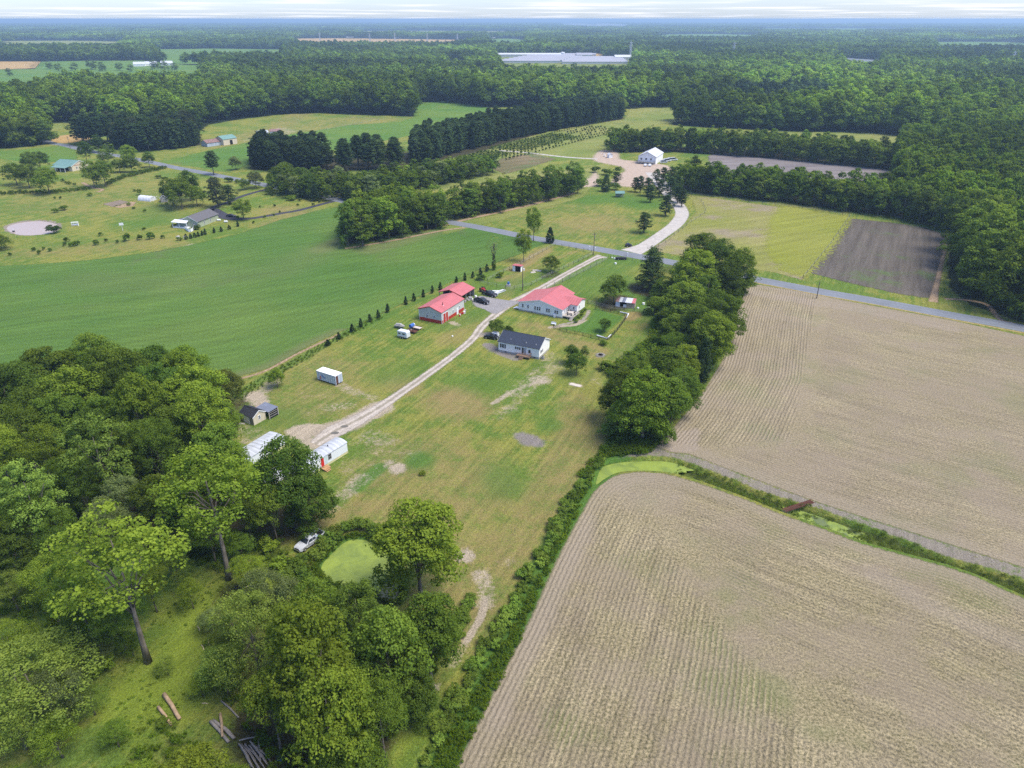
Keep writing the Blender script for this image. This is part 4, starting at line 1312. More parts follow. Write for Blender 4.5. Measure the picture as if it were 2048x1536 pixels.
# beyond: groves of many crowns
gr = []
for k in range(3):
    Vs = []; Fs = []; Ts = []; off = 0
    g = np.random.default_rng(300 + k)
    for gx in np.arange(-45, 45, 14):
        for gy in np.arange(-45, 45, 14):
            cx, cy_ = gx + g.uniform(0, 12), gy + g.uniform(0, 12); hh = g.uniform(9, 18)
            cent = np.column_stack([g.normal(cx, 4.0, 5), g.normal(cy_, 4.0, 5), g.normal(hh, 1.5, 5)])
            V, F, tp = leaf_cloud(cent, np.full(5, 4.2), 8, 5.0, g)
            Vs.append(V); Fs.append(F + off); Ts.append(tp); off += len(V)
    me = np_mesh('grove', np.vstack(Vs), np.vstack(Fs), {'tip': np.concatenate(Ts)}); me.materials.append(M_FOREST); gr.append(me)
X, Y = woods_area(3560, 15000, 92.0, 40)
scatter('horizon_forest', None, gr, X, Y, np.full(len(X), 1.15), 'unbroken forest running to the horizon', 7, Z=np.zeros(len(X)))

# ------------------------------------------------------------------ individual trees
GW = 'trees of the woodland left of the farmyard'
# (kind, u, v, half width px, height m, tint)  crown centres of the woodland
WOOD = [('near', 190, 722, 44, 18, 'm'), ('near', 105, 748, 42, 17, 'm'), ('near', 45, 770, 44, 17, 'd'), ('near', -5, 800, 46, 17, 'd'), ('near', 312, 730, 40, 17, 'd'), ('near', 262, 758, 46, 19, 'm'), ('near', 375, 745, 40, 17, 'm'),
        ('near', 150, 792, 52, 20, 'b'), ('near', 215, 775, 42, 19, 'm'), ('near', 60, 828, 46, 18, 'm'), ('open', 45, 862, 40, 19, 'm'), ('near', 328, 790, 46, 19, 'd'), ('near', 392, 790, 50, 20, 'b'), ('near', 405, 850, 48, 19, 'b'),
        ('near', 452, 775, 38, 15, 'o'), ('near', 455, 845, 30, 12, 'm'), ('near', 130, 850, 44, 18, 'm'), ('near', 205, 845, 42, 17, 'm'), ('near', 283, 840, 50, 20, 'b'), ('near', 345, 860, 42, 17, 'm'),
        ('near', 5, 870, 40, 17, 'm'), ('fine', 8, 930, 48, 17, 'b'), ('fine', 88, 915, 52, 18, 'b'), ('open', 195, 905, 56, 22, 'l'), ('near', 265, 905, 48, 18, 'm'), ('fine', 318, 920, 50, 18, 'm'), ('near', 440, 900, 46, 15, 'm'),
        ('open', 60, 995, 50, 21, 'l'), ('fine', 118, 975, 40, 15, 'm'), ('fine', 165, 990, 40, 15, 'd'), ('fine', 252, 1005, 44, 15, 'g'), ('fine', 215, 1060, 40, 12, 'g'), ('near', 320, 1000, 42, 15, 'm'), ('near', 365, 1030, 40, 14, 'd'),
        ('near', 490, 1020, 38, 13, 'm'), ('fine', 60, 1060, 46, 14, 'm'), ('fine', 125, 1075, 44, 14, 'm'), ('fine', 0, 1040, 40, 14, 'd'), ('near', 20, 1110, 40, 12, 'd'), ('near', 180, 870, 36, 18, 'd'), ('near', 245, 800, 34, 18, 'd'),
        ('near', 360, 700 + 60, 34, 18, 'b'), ('near', 540, 1010, 40, 13, 'm'), ('near', 478, 952, 36, 12, 'b'), ('near', 505, 968, 30, 10, 'm'), ('open', 150, 1180, 42, 17, 'm')]
TW = {'d': 'dark green', 'm': 'mid green', 'b': 'bright green', 'l': 'pale green', 'y': 'yellow green', 'o': 'olive brown', 'g': 'grey green'}
SEEN = {}


def name_it(tt, u, v):
    dep = 'back row against the crop' if v < 775 else ('second row from the crop' if v < 845 else ('middle of the woodland' if v < 940 else ('near part of the woodland' if v < 1030 else 'near edge by the clearing')))
    sid = 'far left' if u < 80 else ('left half' if u < 190 else ('centre' if u < 300 else ('right half' if u < 400 else 'right end')))
    lb = '%s tree in the %s, %s' % (TW[tt], dep, sid)
    k = SEEN.get(lb, 0); SEEN[lb] = k + 1
    return lb if k == 0 else lb + ', ' + ['behind its twin', 'before its twin', 'between twins'][k - 1]


for i, (k, u, v, r, h, tt) in enumerate(WOOD):
    tree_c(k, u, v, r, h, tt, name_it(tt, u, v), GW, i)
NAMED = [
    ('open', 418, 985, 82, 26, 'b', 'tall bright green tree with a long bare leaning trunk behind the parked silver pickup', 0),
    ('near', 572, 950, 60, 19, 'd', 'dark green tree standing in front of the white trailers', 0),
    ('full', 618, 1000, 44, 13, 'd', 'dark round tree between the second trailer and the silver pickup', 2),
    ('full', 833, 1098, 84, 19, 'b', 'big bright green tree on the right bank of the duckweed pond', 3),
    ('open', 236, 1130, 96, 27, 'b', 'tall spreading tree with bare lower trunk in the sunlit clearing', 1),
    ('fine', 60, 1372, 108, 12, 'l', 'pale feathery young tree at the lower left corner', 0),
    ('fine', 130, 1400, 46, 9, 'g', 'thin hazy green tree beside the pale feathery one', 1),
    ('fine', 500, 1265, 78, 18, 'l', 'thin light green tree with open crown beside the wood pile', 0),
    ('fine', 545, 1225, 58, 14, 'g', 'grey green airy tree behind the thin light green tree', 1),
    ('full', 630, 1222, 50, 13, 'm', 'green tree on the near left bank of the duckweed pond', 1),
    ('full', 715, 1238, 54, 14, 'd', 'dark tree on the near bank of the duckweed pond', 4),
    ('fine', 232, 1245, 52, 10, 'm', 'leafy young tree growing round the foot of the tall spreading tree', 1),
    ('fine', 110, 1160, 56, 13, 'b', 'leafy tree at the left side of the tall spreading tree', 0),
    ('fine', 445, 1345, 46, 8, 'l', 'airy pale sapling tree right of the sunlit clearing', 1),
    ('fine', 20, 1290, 50, 9, 'b', 'light leafy tree at the left frame edge above the feathery one', 0),
    ('fine', 420, 1075, 50, 10, 'b', 'leafy tree hanging low beside the long bare leaning trunk', 1),
    ('full', 855, 1275, 64, 16, 'm', 'rounded tree nearest the worn track below the pond', 0),
    ('full', 775, 1320, 76, 18, 'm', 'dense tree at the middle of the group below the pond', 2),
    ('near', 620, 1345, 86, 21, 'y', 'yellow green tree with the brightest crown at the bottom centre', 3),
    ('near', 660, 1440, 80, 19, 'y', 'yellow green tree in front of the brightest one at the bottom edge', 0),
    ('near', 540, 1400, 50, 16, 'y', 'smaller yellow green tree right of the cut logs', 4),
    ('fine', 760, 1440, 58, 12, 'm', 'mid green tree beside the mown lane at the bottom', 1),
    ('full', 700, 1525, 62, 12, 'm', 'green tree at the very bottom beside the mown lane', 1),
    ('near', 375, 1580, 72, 10, 'y', 'lime green treetop reaching in at the bottom left of the log pile', 2),
    ('near', 462, 1578, 40, 8, 'b', 'lime green treetop reaching in just left of the cut branches', 0),
    ('near', 250, 1600, 60, 8, 'b', 'treetop reaching in below the lower left corner', 1),
    ('full', 590, 1275, 45, 13, 'm', 'mid green tree squeezed between the pond trees and the yellow green ones', 2),
    ('full', 825, 1375, 44, 12, 'd', 'dark green tree leaning over the worn lane', 1),
]
for k, u, v, r, h, tt, lb, vr in NAMED:
    tree_c(k, u, v, r, h, tt, lb, None, vr)
for i, (u, v, r, h, tt) in enumerate([(20, 1180, 40, 8, 'l'), (150, 1245, 26, 5, 'b'), (180, 1400, 30, 5, 'l'), (300, 1180, 34, 8, 'b'), (345, 1130, 36, 8, 'l'), (380, 1190, 26, 5, 'b'), (420, 1240, 24, 4.5, 'g'), (455, 1290, 30, 6, 'l'),
                                      (400, 1370, 24, 4, 'b'), (110, 1480, 40, 6, 'b'), (200, 1300, 28, 5, 'g'), (500, 1150, 34, 7, 'b'), (30, 1450, 50, 8, 'l'), (260, 1290, 24, 4, 'm'), (330, 1330, 20, 3.4, 'l'), (230, 1470, 26, 4, 'm'), (480, 1090, 30, 6, 'm')]):
    tree_c('fine', u, v, r, h, tt, '%s airy sapling in the woodland clearing, %s' % (TW[tt], 'left frame side' if u < 60 else ('beside the brush heap' if u < 240 else ('by the tall leaning tree' if u < 390 else ('toward the pond' if v < 1200 else 'near the log stack')))), 'airy saplings of the woodland clearing', i)
# east hedgerow between the farmyard and the stubble
GE = 'trees of the hedgerow beside the stubble field'
HEDGE_E = [('full', 1482, 540, 32, 16, 'm', 'narrow tree at the road end of the farmyard hedgerow', 3), ('full', 1408, 505, 40, 15, 'm', None, 0), ('full', 1440, 520, 38, 16, 'd', None, 1), ('full', 1392, 548, 50, 18, 'b', 'broad bright tree right of the tall pine', 4),
           ('full', 1455, 560, 34, 14, 'd', None, 0), ('full', 1365, 610, 46, 15, 'm', None, 2), ('full', 1440, 628, 42, 15, 'm', None, 1), ('full', 1350, 660, 30, 10, 'm', None, 3), ('full', 1425, 678, 42, 16, 'b', 'clean rounded bright tree leaning toward the stubble field', 0),
           ('fine', 1350, 690, 34, 10, 'm', None, 0), ('full', 1370, 725, 32, 11, 'b', None, 4), ('full', 1335, 745, 46, 12, 'm', None, 2), ('full', 1365, 780, 40, 13, 'd', None, 1), ('full', 1290, 805, 58, 18, 'b', 'largest bright green tree at the lower end of the hedgerow', 1),
           ('full', 1340, 815, 44, 15, 'm', None, 3), ('full', 1240, 790, 40, 13, 'm', 'smaller green tree left of the largest hedgerow tree', 2), ('full', 1275, 750, 34, 12, 'm', None, 4), ('full', 1310, 610, 20, 6, 'm', None, 0), ('full', 1330, 575, 24, 8, 'm', None, 1), ('full', 1395, 655, 34, 14, 'd', None, 2), ('full', 1415, 590, 34, 14, 'd', None, 4)]
for k, u, v, r, h, tt, lb, vr in HEDGE_E:
    if not lb:
        lb = '%s tree of the farmyard hedgerow, %s, %s' % (TW[tt], 'road end' if v < 560 else ('upper half' if v < 640 else ('middle' if v < 710 else ('lower half' if v < 770 else 'lower end'))), 'yard side' if u < 1360 else 'field side')
        SEEN[lb] = SEEN.get(lb, 0) + 1
        if SEEN[lb] > 1: lb += ', just behind its twin'
    tree_c(k, u, v, r, h, tt, lb, GE, vr)
tree_b('cedar', 1402, 765, 12, 2.2, 'd', 'slender dark cedar among the round hedgerow trees', None, 0)
# yard trees
YT = [('wpine', 1301, 578, 14.5, 6.0, 'm', 'tall layered white pine over a ring of brown needles', 0), ('yard', 1227, 606, 9.6, 4.3, 'd', 'dark round tree behind the striped goat shed', 0),
      ('yard', 1209, 664, 4.2, 2.3, 'd', 'small dark tree inside the fenced garden', 1), ('yard', 1152, 750, 6.2, 2.8, 'd', 'lone dark tree below the dark roofed house', 0), ('yard', 1143, 728, 5.5, 2.4, 'd', 'small tree just behind the lone dark tree', 1),
      ('yard', 1168, 722, 4.5, 1.4, 's', 'greyish half bare tree behind the lone dark tree', 1), ('yard', 993, 670, 4.8, 2.8, 'd', 'dark bushy tree at the left end of the dark roofed house', 1),
      ('yard', 1017, 668, 2.6, 1.5, 'k', 'small dark shrub against the back of the dark roofed house', 0), ('yard', 1102, 543, 6.0, 3.3, 'm', 'round tree inside the front paddock', 0),
      ('yard', 1067, 482, 14.0, 3.9, 'b', 'tall bright tree beside the road', 3), ('yard', 1047, 523, 12.5, 3.7, 'b', 'bright tree at the corner of the paddock', 1), ('cedar', 1100, 486, 6.5, 1.7, 'k', 'thin dark cedar standing by the road', 0),
      ('yard', 556, 775, 5.2, 2.5, 'b', 'small bright tree on bare ground above the cottage shed', 1), ('bare', 988, 540, 13.5, 3.0, 's', 'half dead grey tree with an ivy covered trunk', 3), ('lpine', 1287, 466, 8.6, 2.9, 'm', 'lone pine on the pasture beside the curved drive', 0)]
for k, u, v, h, r, tt, lb, vr in YT:
    tree_b(k, u, v, h, r, tt, lb, None, vr)
# ivy on the dead tree's trunk
p = G(988, 540)
iv = cone_tree(801, 6.0, .75, 60, 30, .26, mat=M_LEAF, cr=.35)[0]
tag(link('ivy_column', iv, None, None, (p[0], p[1], 0)), 'thick ivy column wrapped round the half dead tree', 'ivy')
# pines by the drive
for i, (u, v, h, r) in enumerate([(1331, 432, 9.5, 3.0), (1300, 405, 9, 2.6), (1340, 395, 10, 3.0), (1363, 413, 9, 2.6), (1352, 390, 10, 2.8), (1280, 385, 9, 2.4), (1295, 392, 9, 2.6), (1270, 384, 8, 2.3), (1318, 395, 9, 2.6), (1326, 370, 10, 2.8), (1342, 372, 10, 2.8), (1313, 366, 8, 2.4), (1355, 405, 8, 2.6)]):
    tree_b('lpine', u, v, h, r, 'm' if i % 3 else 'd', 'pine tree in the group around the bend of the gravel drive', 'pines around the bend of the gravel drive', i)
tree_b('cedar', 1212, 383, 9, 2.6, 'm', 'upright conifer on the edge of the green pasture', None); tree_b('lpine', 1232, 367, 6.5, 2.6, 'm', 'small pine on the pale dirt left of the drive', None)
for i, (u, v, h, r) in enumerate([(1200, 372, 3.0, 3.4), (1215, 350, 2.8, 3.4), (1190, 345, 2.5, 3.0), (1235, 345, 2.5, 2.5), (1160, 375, 2.0, 3.0)]):
    o = tag(link('shrub', BUSH[i % 3], None, None, (*G(u, v), 0)), 'rounded green shrub on the mound beside the dirt yard', 'shrub', 'shrubs on the mound beside the dirt yard'); o.scale = (r, r, h)

# middle hedgerows
def row(kind, pts, n, h, r, tints, label, group, jit=3.0, seed=0, closed=None):
    R = random.Random(seed)
    P = GP(pts)
    if closed is not None:
        out = []
        x0, y0 = P.min(0); x1, y1 = P.max(0)
        while len(out) < n:
            x, y = R.uniform(x0, x1), R.uniform(y0, y1)
            if inside(np.array([x]), np.array([y]), P)[0] and all((x - a) ** 2 + (y - b) ** 2 > closed ** 2 for a, b in out): out.append((x, y))
            elif R.random() < .002: closed *= .95
    else:
        L = np.concatenate([[0], np.cumsum(np.linalg.norm(np.diff(P, axis=0), axis=1))])
        out = []
        for k in range(n):
            s = L[-1] * (k + .5) / n
            out.append((np.interp(s, L, P[:, 0]) + R.uniform(-jit, jit), np.interp(s, L, P[:, 1]) + R.uniform(-jit, jit)))
    us = [proj(x, y)[0] for x, y in out]; u0, u1 = min(us), max(us)
    for k, (x, y) in enumerate(out):
        lb_ = label if n < 15 else label + ', ' + ['left end', 'left of the middle', 'right of the middle', 'right end'][min(3, int(4 * (us[k] - u0) / (u1 - u0 + 1e-6)))]
        tree(kind, x, y, h * R.uniform(.82, 1.15), r * R.uniform(.85, 1.2), R.choice(tints), lb_, group, k)


row('mid', [(690, 492), (720, 494), (790, 478), (860, 462), (885, 450), (880, 438), (820, 440), (720, 455)], 26, 16.5, 5.4, 'mmdb', 'tree in the dark clump at the end of the crop field', 'trees of the clump at the end of the crop field', seed=2, closed=6)
row('mid', [(905, 441), (950, 435), (1040, 415), (1160, 386), (1155, 376), (1040, 400), (905, 425)], 22, 14.5, 4.8, 'mmd', 'tree in the middle hedgerow above the road', 'trees of the middle hedgerow above the road', seed=3, closed=6)
row('mid', [(560, 392), (620, 402), (680, 403), (740, 400), (800, 388), (850, 378), (990, 350), (985, 340), (900, 352), (800, 368), (700, 378), (600, 372), (545, 372)], 40, 11.5, 4.6, 'mmbdg', 'leafy tree in the long mixed row beyond the road', 'trees of the long mixed row beyond the road', seed=4, closed=6)
row('pine', [(512, 337), (560, 344), (640, 340), (700, 352), (800, 338), (795, 322), (700, 332), (600, 326), (520, 320)], 34, 17, 4.2, 'md', 'tall dark pine in the middle pine row', 'pines of the middle pine row', seed=5, closed=6)
row('pine', [(832, 330), (900, 308), (1000, 284), (1100, 263), (1240, 238), (1238, 226), (1100, 246), (1000, 264), (900, 288), (828, 308)], 84, 17.5, 4.4, 'mdm', 'tall dark pine in the long pine belt', 'pines of the long pine belt', seed=6, closed=6.2)
row('near', [(1175, 243), (1215, 238), (1258, 230), (1250, 225), (1200, 228)], 7, 18, 5.5, 'bm', 'bright broadleaf tree at the far end of the pine belt', 'broadleaf trees ending the pine belt', seed=7, closed=7)
row('pine', [(232, 300), (290, 303), (340, 300), (402, 290), (396, 278), (300, 283), (232, 284)], 34, 19.5, 4.4, 'mdo', 'tall pine in the dark grove by the grey barns', 'pines of the dark grove by the grey barns', seed=8, closed=5.5)
row('pine', [(165, 290), (200, 292), (228, 290), (225, 280), (190, 280), (165, 283)], 9, 20, 5.0, 'odm', 'large dark tree left of the pine grove', 'dark trees left of the pine grove', seed=9, closed=8)
row('mid', [(-30, 298), (0, 296), (60, 291), (98, 286), (90, 278), (0, 284), (-30, 285)], 12, 17, 5.4, 'mmd', 'tree at the edge of the far left woods', 'trees at the edge of the far left woods', seed=10, closed=8)
row('mid', [(1364, 379), (1400, 386), (1563, 402), (1697, 421), (1794, 433), (1900, 460)], 34, 15, 4.6, 'mmdb', 'tree along the front of the belt behind the hay field', 'trees along the front of the belt behind the hay field', seed=11, jit=2.5)
row('mid', [(1216, 304), (1330, 302), (1420, 308), (1563, 317), (1780, 339)], 34, 16, 4.6, 'mbd', 'tree along the front of the belt behind the grey tilled field', 'trees along the front of the belt behind the grey tilled field', seed=13, jit=3)
PB = [GP([(828, 335), (900, 310), (1000, 285), (1100, 264), (1245, 238), (1240, 222), (1100, 243), (1000, 261), (900, 284), (825, 305)]), GP([(508, 338), (560, 342), (640, 338), (640, 322), (600, 322), (515, 318)]),
      GP([(230, 301), (340, 301), (404, 291), (398, 274), (300, 279), (228, 282)])]
px_, py_ = [], []
for q in PB:
    a_, b_ = jgrid(q, 5.2, rng); px_.append(a_); py_.append(b_)
px_, py_ = np.concatenate(px_), np.concatenate(py_)
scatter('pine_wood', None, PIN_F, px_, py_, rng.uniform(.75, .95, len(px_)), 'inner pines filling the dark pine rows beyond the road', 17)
hx, hy = [], []
for q in (GP([(545, 392), (620, 403), (680, 404), (740, 401), (800, 389), (850, 379), (990, 351), (985, 338), (900, 350), (800, 365), (700, 374), (600, 370), (540, 370)]), GP([(692, 490), (790, 477), (882, 455), (878, 440), (820, 440), (720, 453), (690, 470)]), GP([(905, 440), (1040, 415), (1158, 386), (1153, 377), (1040, 400), (905, 426)])):
    a_, b_ = jgrid(q, 5.0, rng); hx.append(a_); hy.append(b_)
hx, hy = np.concatenate(hx), np.concatenate(hy)
scatter('hedge_wood', None, MID_F, hx, hy, rng.uniform(.42, .62, len(hx)), 'inner trees and brush filling the hedgerows beyond the road', 18)
for (u, v, h, r) in [(118, 142, 14, 7), (150, 141, 13, 8), (185, 139, 17, 10), (205, 142, 15, 8), (240, 141, 14, 7), (262, 143, 12, 6), (310, 138, 16, 9), (330, 140, 15, 8), (100, 138, 12, 7), (350, 140, 12, 7), (405, 138, 13, 7), (20, 152, 12, 6)]:
    tree_b('mid', u, v, h, r, 'm', 'broad tree standing in the far left green field', 'broad trees standing in the far left green field')
# individual forest-edge trees
for i, (x, y) in enumerate(NEARWOOD):
    kk = 'mid'; pu, pv = proj(x, y)
    lb_ = 'big forest edge tree ' + ('right of the tilled plot and road' if pv > 560 else ('right of the tilled plot' if pv > 455 else ('behind the tilled plot' if pv > 380 else ('beside the grey tilled field' if pv > 300 else 'in the far left or far right woods'))))
    tree(kk, x, y, rt.uniform(17, 24), rt.uniform(6.0, 8.6), rt.choice('mmbd'), lb_, 'trees along the forest edge', i, False)
bx, by = jgrid(BELT0, 7, rng)
scatter('tree_belt', None, MID_F, bx, by, rng.uniform(.58, .74, len(bx)), 'tree belt in front of the distant yellow meadow', 14)
bx, by = jgrid(BELT2, 6.5, rng); bx2, by2 = jgrid(BELT1, 6.5, rng)
scatter('tree_belt', None, MID_F, np.concatenate([bx, bx2]), np.concatenate([by, by2]), rng.uniform(.66, .86, len(bx) + len(bx2)), 'inner trees of the two belts right of the white barn', 15)

# left farmyards: (kind, base u, v, height, radius, tint, label)
LT = [('yard', 35, 370, 12, 6.4, 'd', 'dark spreading tree at the far left lawn'), ('yard', 60, 376, 12.5, 6.5, 'm', 'large tree left of the green roofed house, behind the brightest one'), ('yard', 100, 388, 14, 6.5, 'b', 'brightest full tree in front of the green roofed house'),
      ('yard', 65, 345, 12, 5.5, 'm', 'tree behind the far left lawn trees'), ('yard', 82, 340, 11, 5.5, 'd', 'darker tree behind the far left lawn trees'), ('yard', 190, 375, 14, 6.2, 'm', 'left one of two spreading trees by the dirt path'),
      ('yard', 212, 373, 14, 6.2, 'm', 'right one of two spreading trees by the dirt path'), ('yard', 175, 325, 13, 5.6, 'd', 'dark tree right behind the green roofed house'), ('mid', 198, 305, 12, 4.6, 'k', 'dark tree beside the road bend'),
      ('mid', 222, 316, 10, 4.0, 'd', 'second dark tree beside the road bend'), ('mid', 208, 325, 8, 3.6, 'b', 'small bright tree beside the road bend'), ('yard', 262, 334, 13, 6.0, 'b', 'bright wide tree beside the road'),
      ('yard', 265, 345, 10, 4.8, 'm', 'lower tree in front of the bright wide tree'), ('yard', 300, 335, 9.5, 4.5, 'm', 'tree at the right of the group beside the road'), ('yard', 240, 345, 8, 5.0, 'b', 'light low tree at the left of the roadside group'),
      ('yard', 348, 412, 13, 6.0, 'm', 'big dark tree left of the green sided house'), ('yard', 365, 418, 15, 6.5, 'm', 'tallest dark tree beside the green sided house'), ('yard', 382, 402, 15, 6.5, 'd', 'dark tree behind the tallest one by the green sided house'),
      ('yard', 395, 412, 10, 5.0, 'm', 'round tree hanging over the green sided house drive'), ('lpine', 437, 415, 15, 4.4, 'o', 'tall thin brownish pine beside the dark lane'), ('lpine', 460, 408, 9, 3.8, 'm', 'lower pine right of the tall thin brownish one'),
      ('yard', 488, 440, 9.5, 5.2, 'm', 'round tree at the corner of the dark drive'), ('pine', 428, 350, 13, 3.8, 'm', 'bare stemmed pine on the far side of the road'), ('yard', 472, 340, 8, 4.2, 'g', 'weeping willow on the far side of the road'),
      ('yard', 513, 376, 9, 4.6, 'g', 'grey green tree where the lane meets the road'), ('yard', 490, 380, 6, 3.8, 'm', 'low tree left of the grey green one at the road'), ('yard', 540, 389, 4.5, 2.3, 'm', 'small tree by the roadside lawn'),
      ('yard', 553, 372, 10, 4.8, 'd', 'dark tree beside the road near the purple one'), ('yard', 572, 368, 12, 5.4, 'b', 'bright tree behind the purple leaved tree'), ('yard', 582, 388, 7.5, 3.1, 'p', 'purple leaved tree beside the road'),
      ('yard', 612, 392, 11, 4.8, 'm', 'tree with mulched foot beside the road bend'), ('yard', 597, 388, 10, 4.5, 'm', 'tree left of the mulched one beside the road bend'), ('wpine', 632, 402, 8.5, 3.1, 'd', 'dark blue green conifer at the road side'),
      ('wpine', 700, 415, 12, 4.5, 'd', 'dark spreading conifer at the end of the crop field'), ('yard', -8, 500, 7, 5.5, 'b', 'bright tree cut by the left frame edge near the pond'), ('yard', 280, 390, 3.2, 1.6, 'b', 'small pale tree on the open lawn'),
      ('yard', 1230, 380, 4, 2.8, 'd', 'little dark tree at the pale dirt corner'), ('yard', 2004, 616, 5, 3.0, 'b', 'small bright tree in front of the right woods')]
for i, (k, u, v, h, r, tt, lb) in enumerate(LT):
    tree_b(k, u, v, h, r, tt, lb, None, i)
for i, (u, v, h) in enumerate([(250, 724 - 400, 8)]): pass
# ---- shrubs: every shrub is one mesh
SH = [(317, 357, 1.8, 'clipped round shrub on the lawn, left of its pair'), (330, 360, 1.9, 'clipped round shrub on the lawn, right of its pair'), (270, 383, 1.1, 'small shrub near the white hoop house'), (258, 411, 1.2, 'low shrub by the straw covered bed'),
      (268, 418, 1.0, 'small shrub below the straw covered bed'), (288, 460, 1.0, 'small flat shrub below the basketball hoop'), (180, 402 - 10, 1.6, 'grey shrub near the bare garden bed'), (128, 420, 2.2, 'long pale bush above the brown pond'), (112, 425, 1.8, 'bush left of the long pale bush above the pond'),
      (108, 466, 3.2, 'low dark juniper mound at the right rim of the pond'), (460, 364, 2.6, 'dark shrub group beside the road'), (475, 366, 1.8, 'round shrub with white blossom beside the road'), (545, 392, 1.1, 'small dark shrub at the lane edge'),
      (583, 401, 2.6, 'loose shrub on the roadside lawn'), (600, 402, 1.2, 'small shrub with brown leaves on mulch'), (394, 459, 1.8, 'round dark shrub at the corner of the green sided house'), (348, 453, 1.2, 'small dark shrub at the porch foot'),
      (360, 481, 1.3, 'low shrub beside the pale stone heap'), (1207, 690, 1.3, 'round shrub outside the garden fence corner'), (455, 1330, 1.3, 'leafy shrub in the sunlit clearing'), (1000, 555, 1.6, 'low shrub in the fence line below the ivy tree'),
      (962, 560, 1.8, 'dark shrub at the end of the evergreen row'), (200, 1340, 2.2, 'leafy shrub over the brush heap'), (325, 1450, 1.0, 'small shrub at the foot of the cut log'), (405, 1105, 2.2, 'dark shrub below the bare trunks'), (575, 1330, 1.4, 'small shrub under the yellow green trees'),
      (540, 1100, 2.0, 'leafy shrub at the foot of the leaning trunks'), (560, 1145 - 10, 1.7, 'leafy shrub left of the duckweed pond'), (845, 950, .8, 'tiny bright shrub alone on the lawn'), (225, 398 - 35, 1.6, 'shrub on the farmyard lawn')]
for i, (u, v, r, lb) in enumerate(SH):
    o = link('shrub', BUSH[i % 3], None, None, (*G(u, v), 0), i * 1.3); o.scale = (r, r * .9, r * .8)
    c_ = TINT['k' if 'dark' in lb else ('b' if ('bright' in lb or 'leafy' in lb) else 'm')]; o.color = (*c_, 1)
    tag(o, lb, 'shrub')
# pond bank and lane shrubs
k = 0
for (u, v, r) in [(600, 1130, 1.5), (590, 1150, 1.6), (610, 1160, 1.5), (655, 1085, 1.5), (670, 1070, 1.4), (690, 1062, 1.4), (712, 1055, 1.5), (735, 1058, 1.6), (645, 1100, 1.5), (660, 1098, 1.2), (750, 1070, 1.6), (628, 1112, 1.2), (640, 1118, 1.1), (575, 1160, 1.6), (680, 1080, 1.1), (765, 1085, 1.2)]:
    o = link('shrub', BUSH[k % 3], None, None, (*G(u, v), 0), k); o.scale = (r, r, r * .95); k += 1
    tag(o, 'leafy shrub on the bank of the duckweed pond', 'shrub', 'shrubs on the bank of the duckweed pond')
for (u, v, r) in [(935, 1215, 1.2), (925, 1230, 1.3), (915, 1250, 1.3), (930, 1240, 1.2), (920, 1270, 1.3), (908, 1280, 1.2), (940, 1200, 1.0)]:
    o = link('shrub', BUSH[k % 3], None, None, (*G(u, v), 0), k); o.scale = (r, r, r * .8); k += 1
    tag(o, 'leafy shrub left of the worn pale track', 'shrub', 'shrubs left of the worn pale track')
LANE = smooth(GP([(1225, 905), (1180, 950), (1148, 985), (1125, 1025), (1108, 1060), (1085, 1110), (1052, 1165), (1015, 1225), (985, 1275), (948, 1335), (915, 1400), (880, 1460), (840, 1536)]), 8)
r2 = random.Random(8)
for i in range(0, len(LANE) - 1):
    for q in range(1):
        x = LANE[i, 0] + r2.uniform(-.9, 1.1); y = LANE[i, 1] + r2.uniform(-.6, .6); r = r2.uniform(.6, 1.35) * (1 if 12 < i < 90 else .7)
        o = link('shrub', BUSH[k % 3], None, None, (x, y, 0), k); o.scale = (r, r, r * r2.uniform(.7, 1.0)); k += 1
        b = r2.uniform(.9, 1.35); o.color = (b, b, b, 1)
        tag(o, 'bright leafy shrub in the hedge between lawn and stubble, ' + ('upper end by the ditch' if i < 26 else ('upper middle' if i < 50 else ('lower middle' if i < 74 else 'lower end'))), 'shrub', 'shrubs of the hedge between lawn and stubble')
for (u, v) in [(1210, 740), (1240, 745), (1265, 735), (1290, 725), (1310, 705), (1300, 690), (1325, 670), (1318, 640), (1320, 612), (1305, 745), (1290, 718), (1335, 600), (1230, 850), (1215, 870), (1330, 850), (1350, 825), (1380, 770), (1400, 740), (1440, 700), (1465, 640), (1485, 590)]:
    r = r2.uniform(1.3, 2.2)
    o = link('shrub', BUSH[k % 3], None, None, (*G(u, v), 0), k); o.scale = (r, r, r * .9); k += 1
    tag(o, 'leafy shrub at the foot of the farmyard hedgerow', 'shrub', 'shrubs at the foot of the farmyard hedgerow')
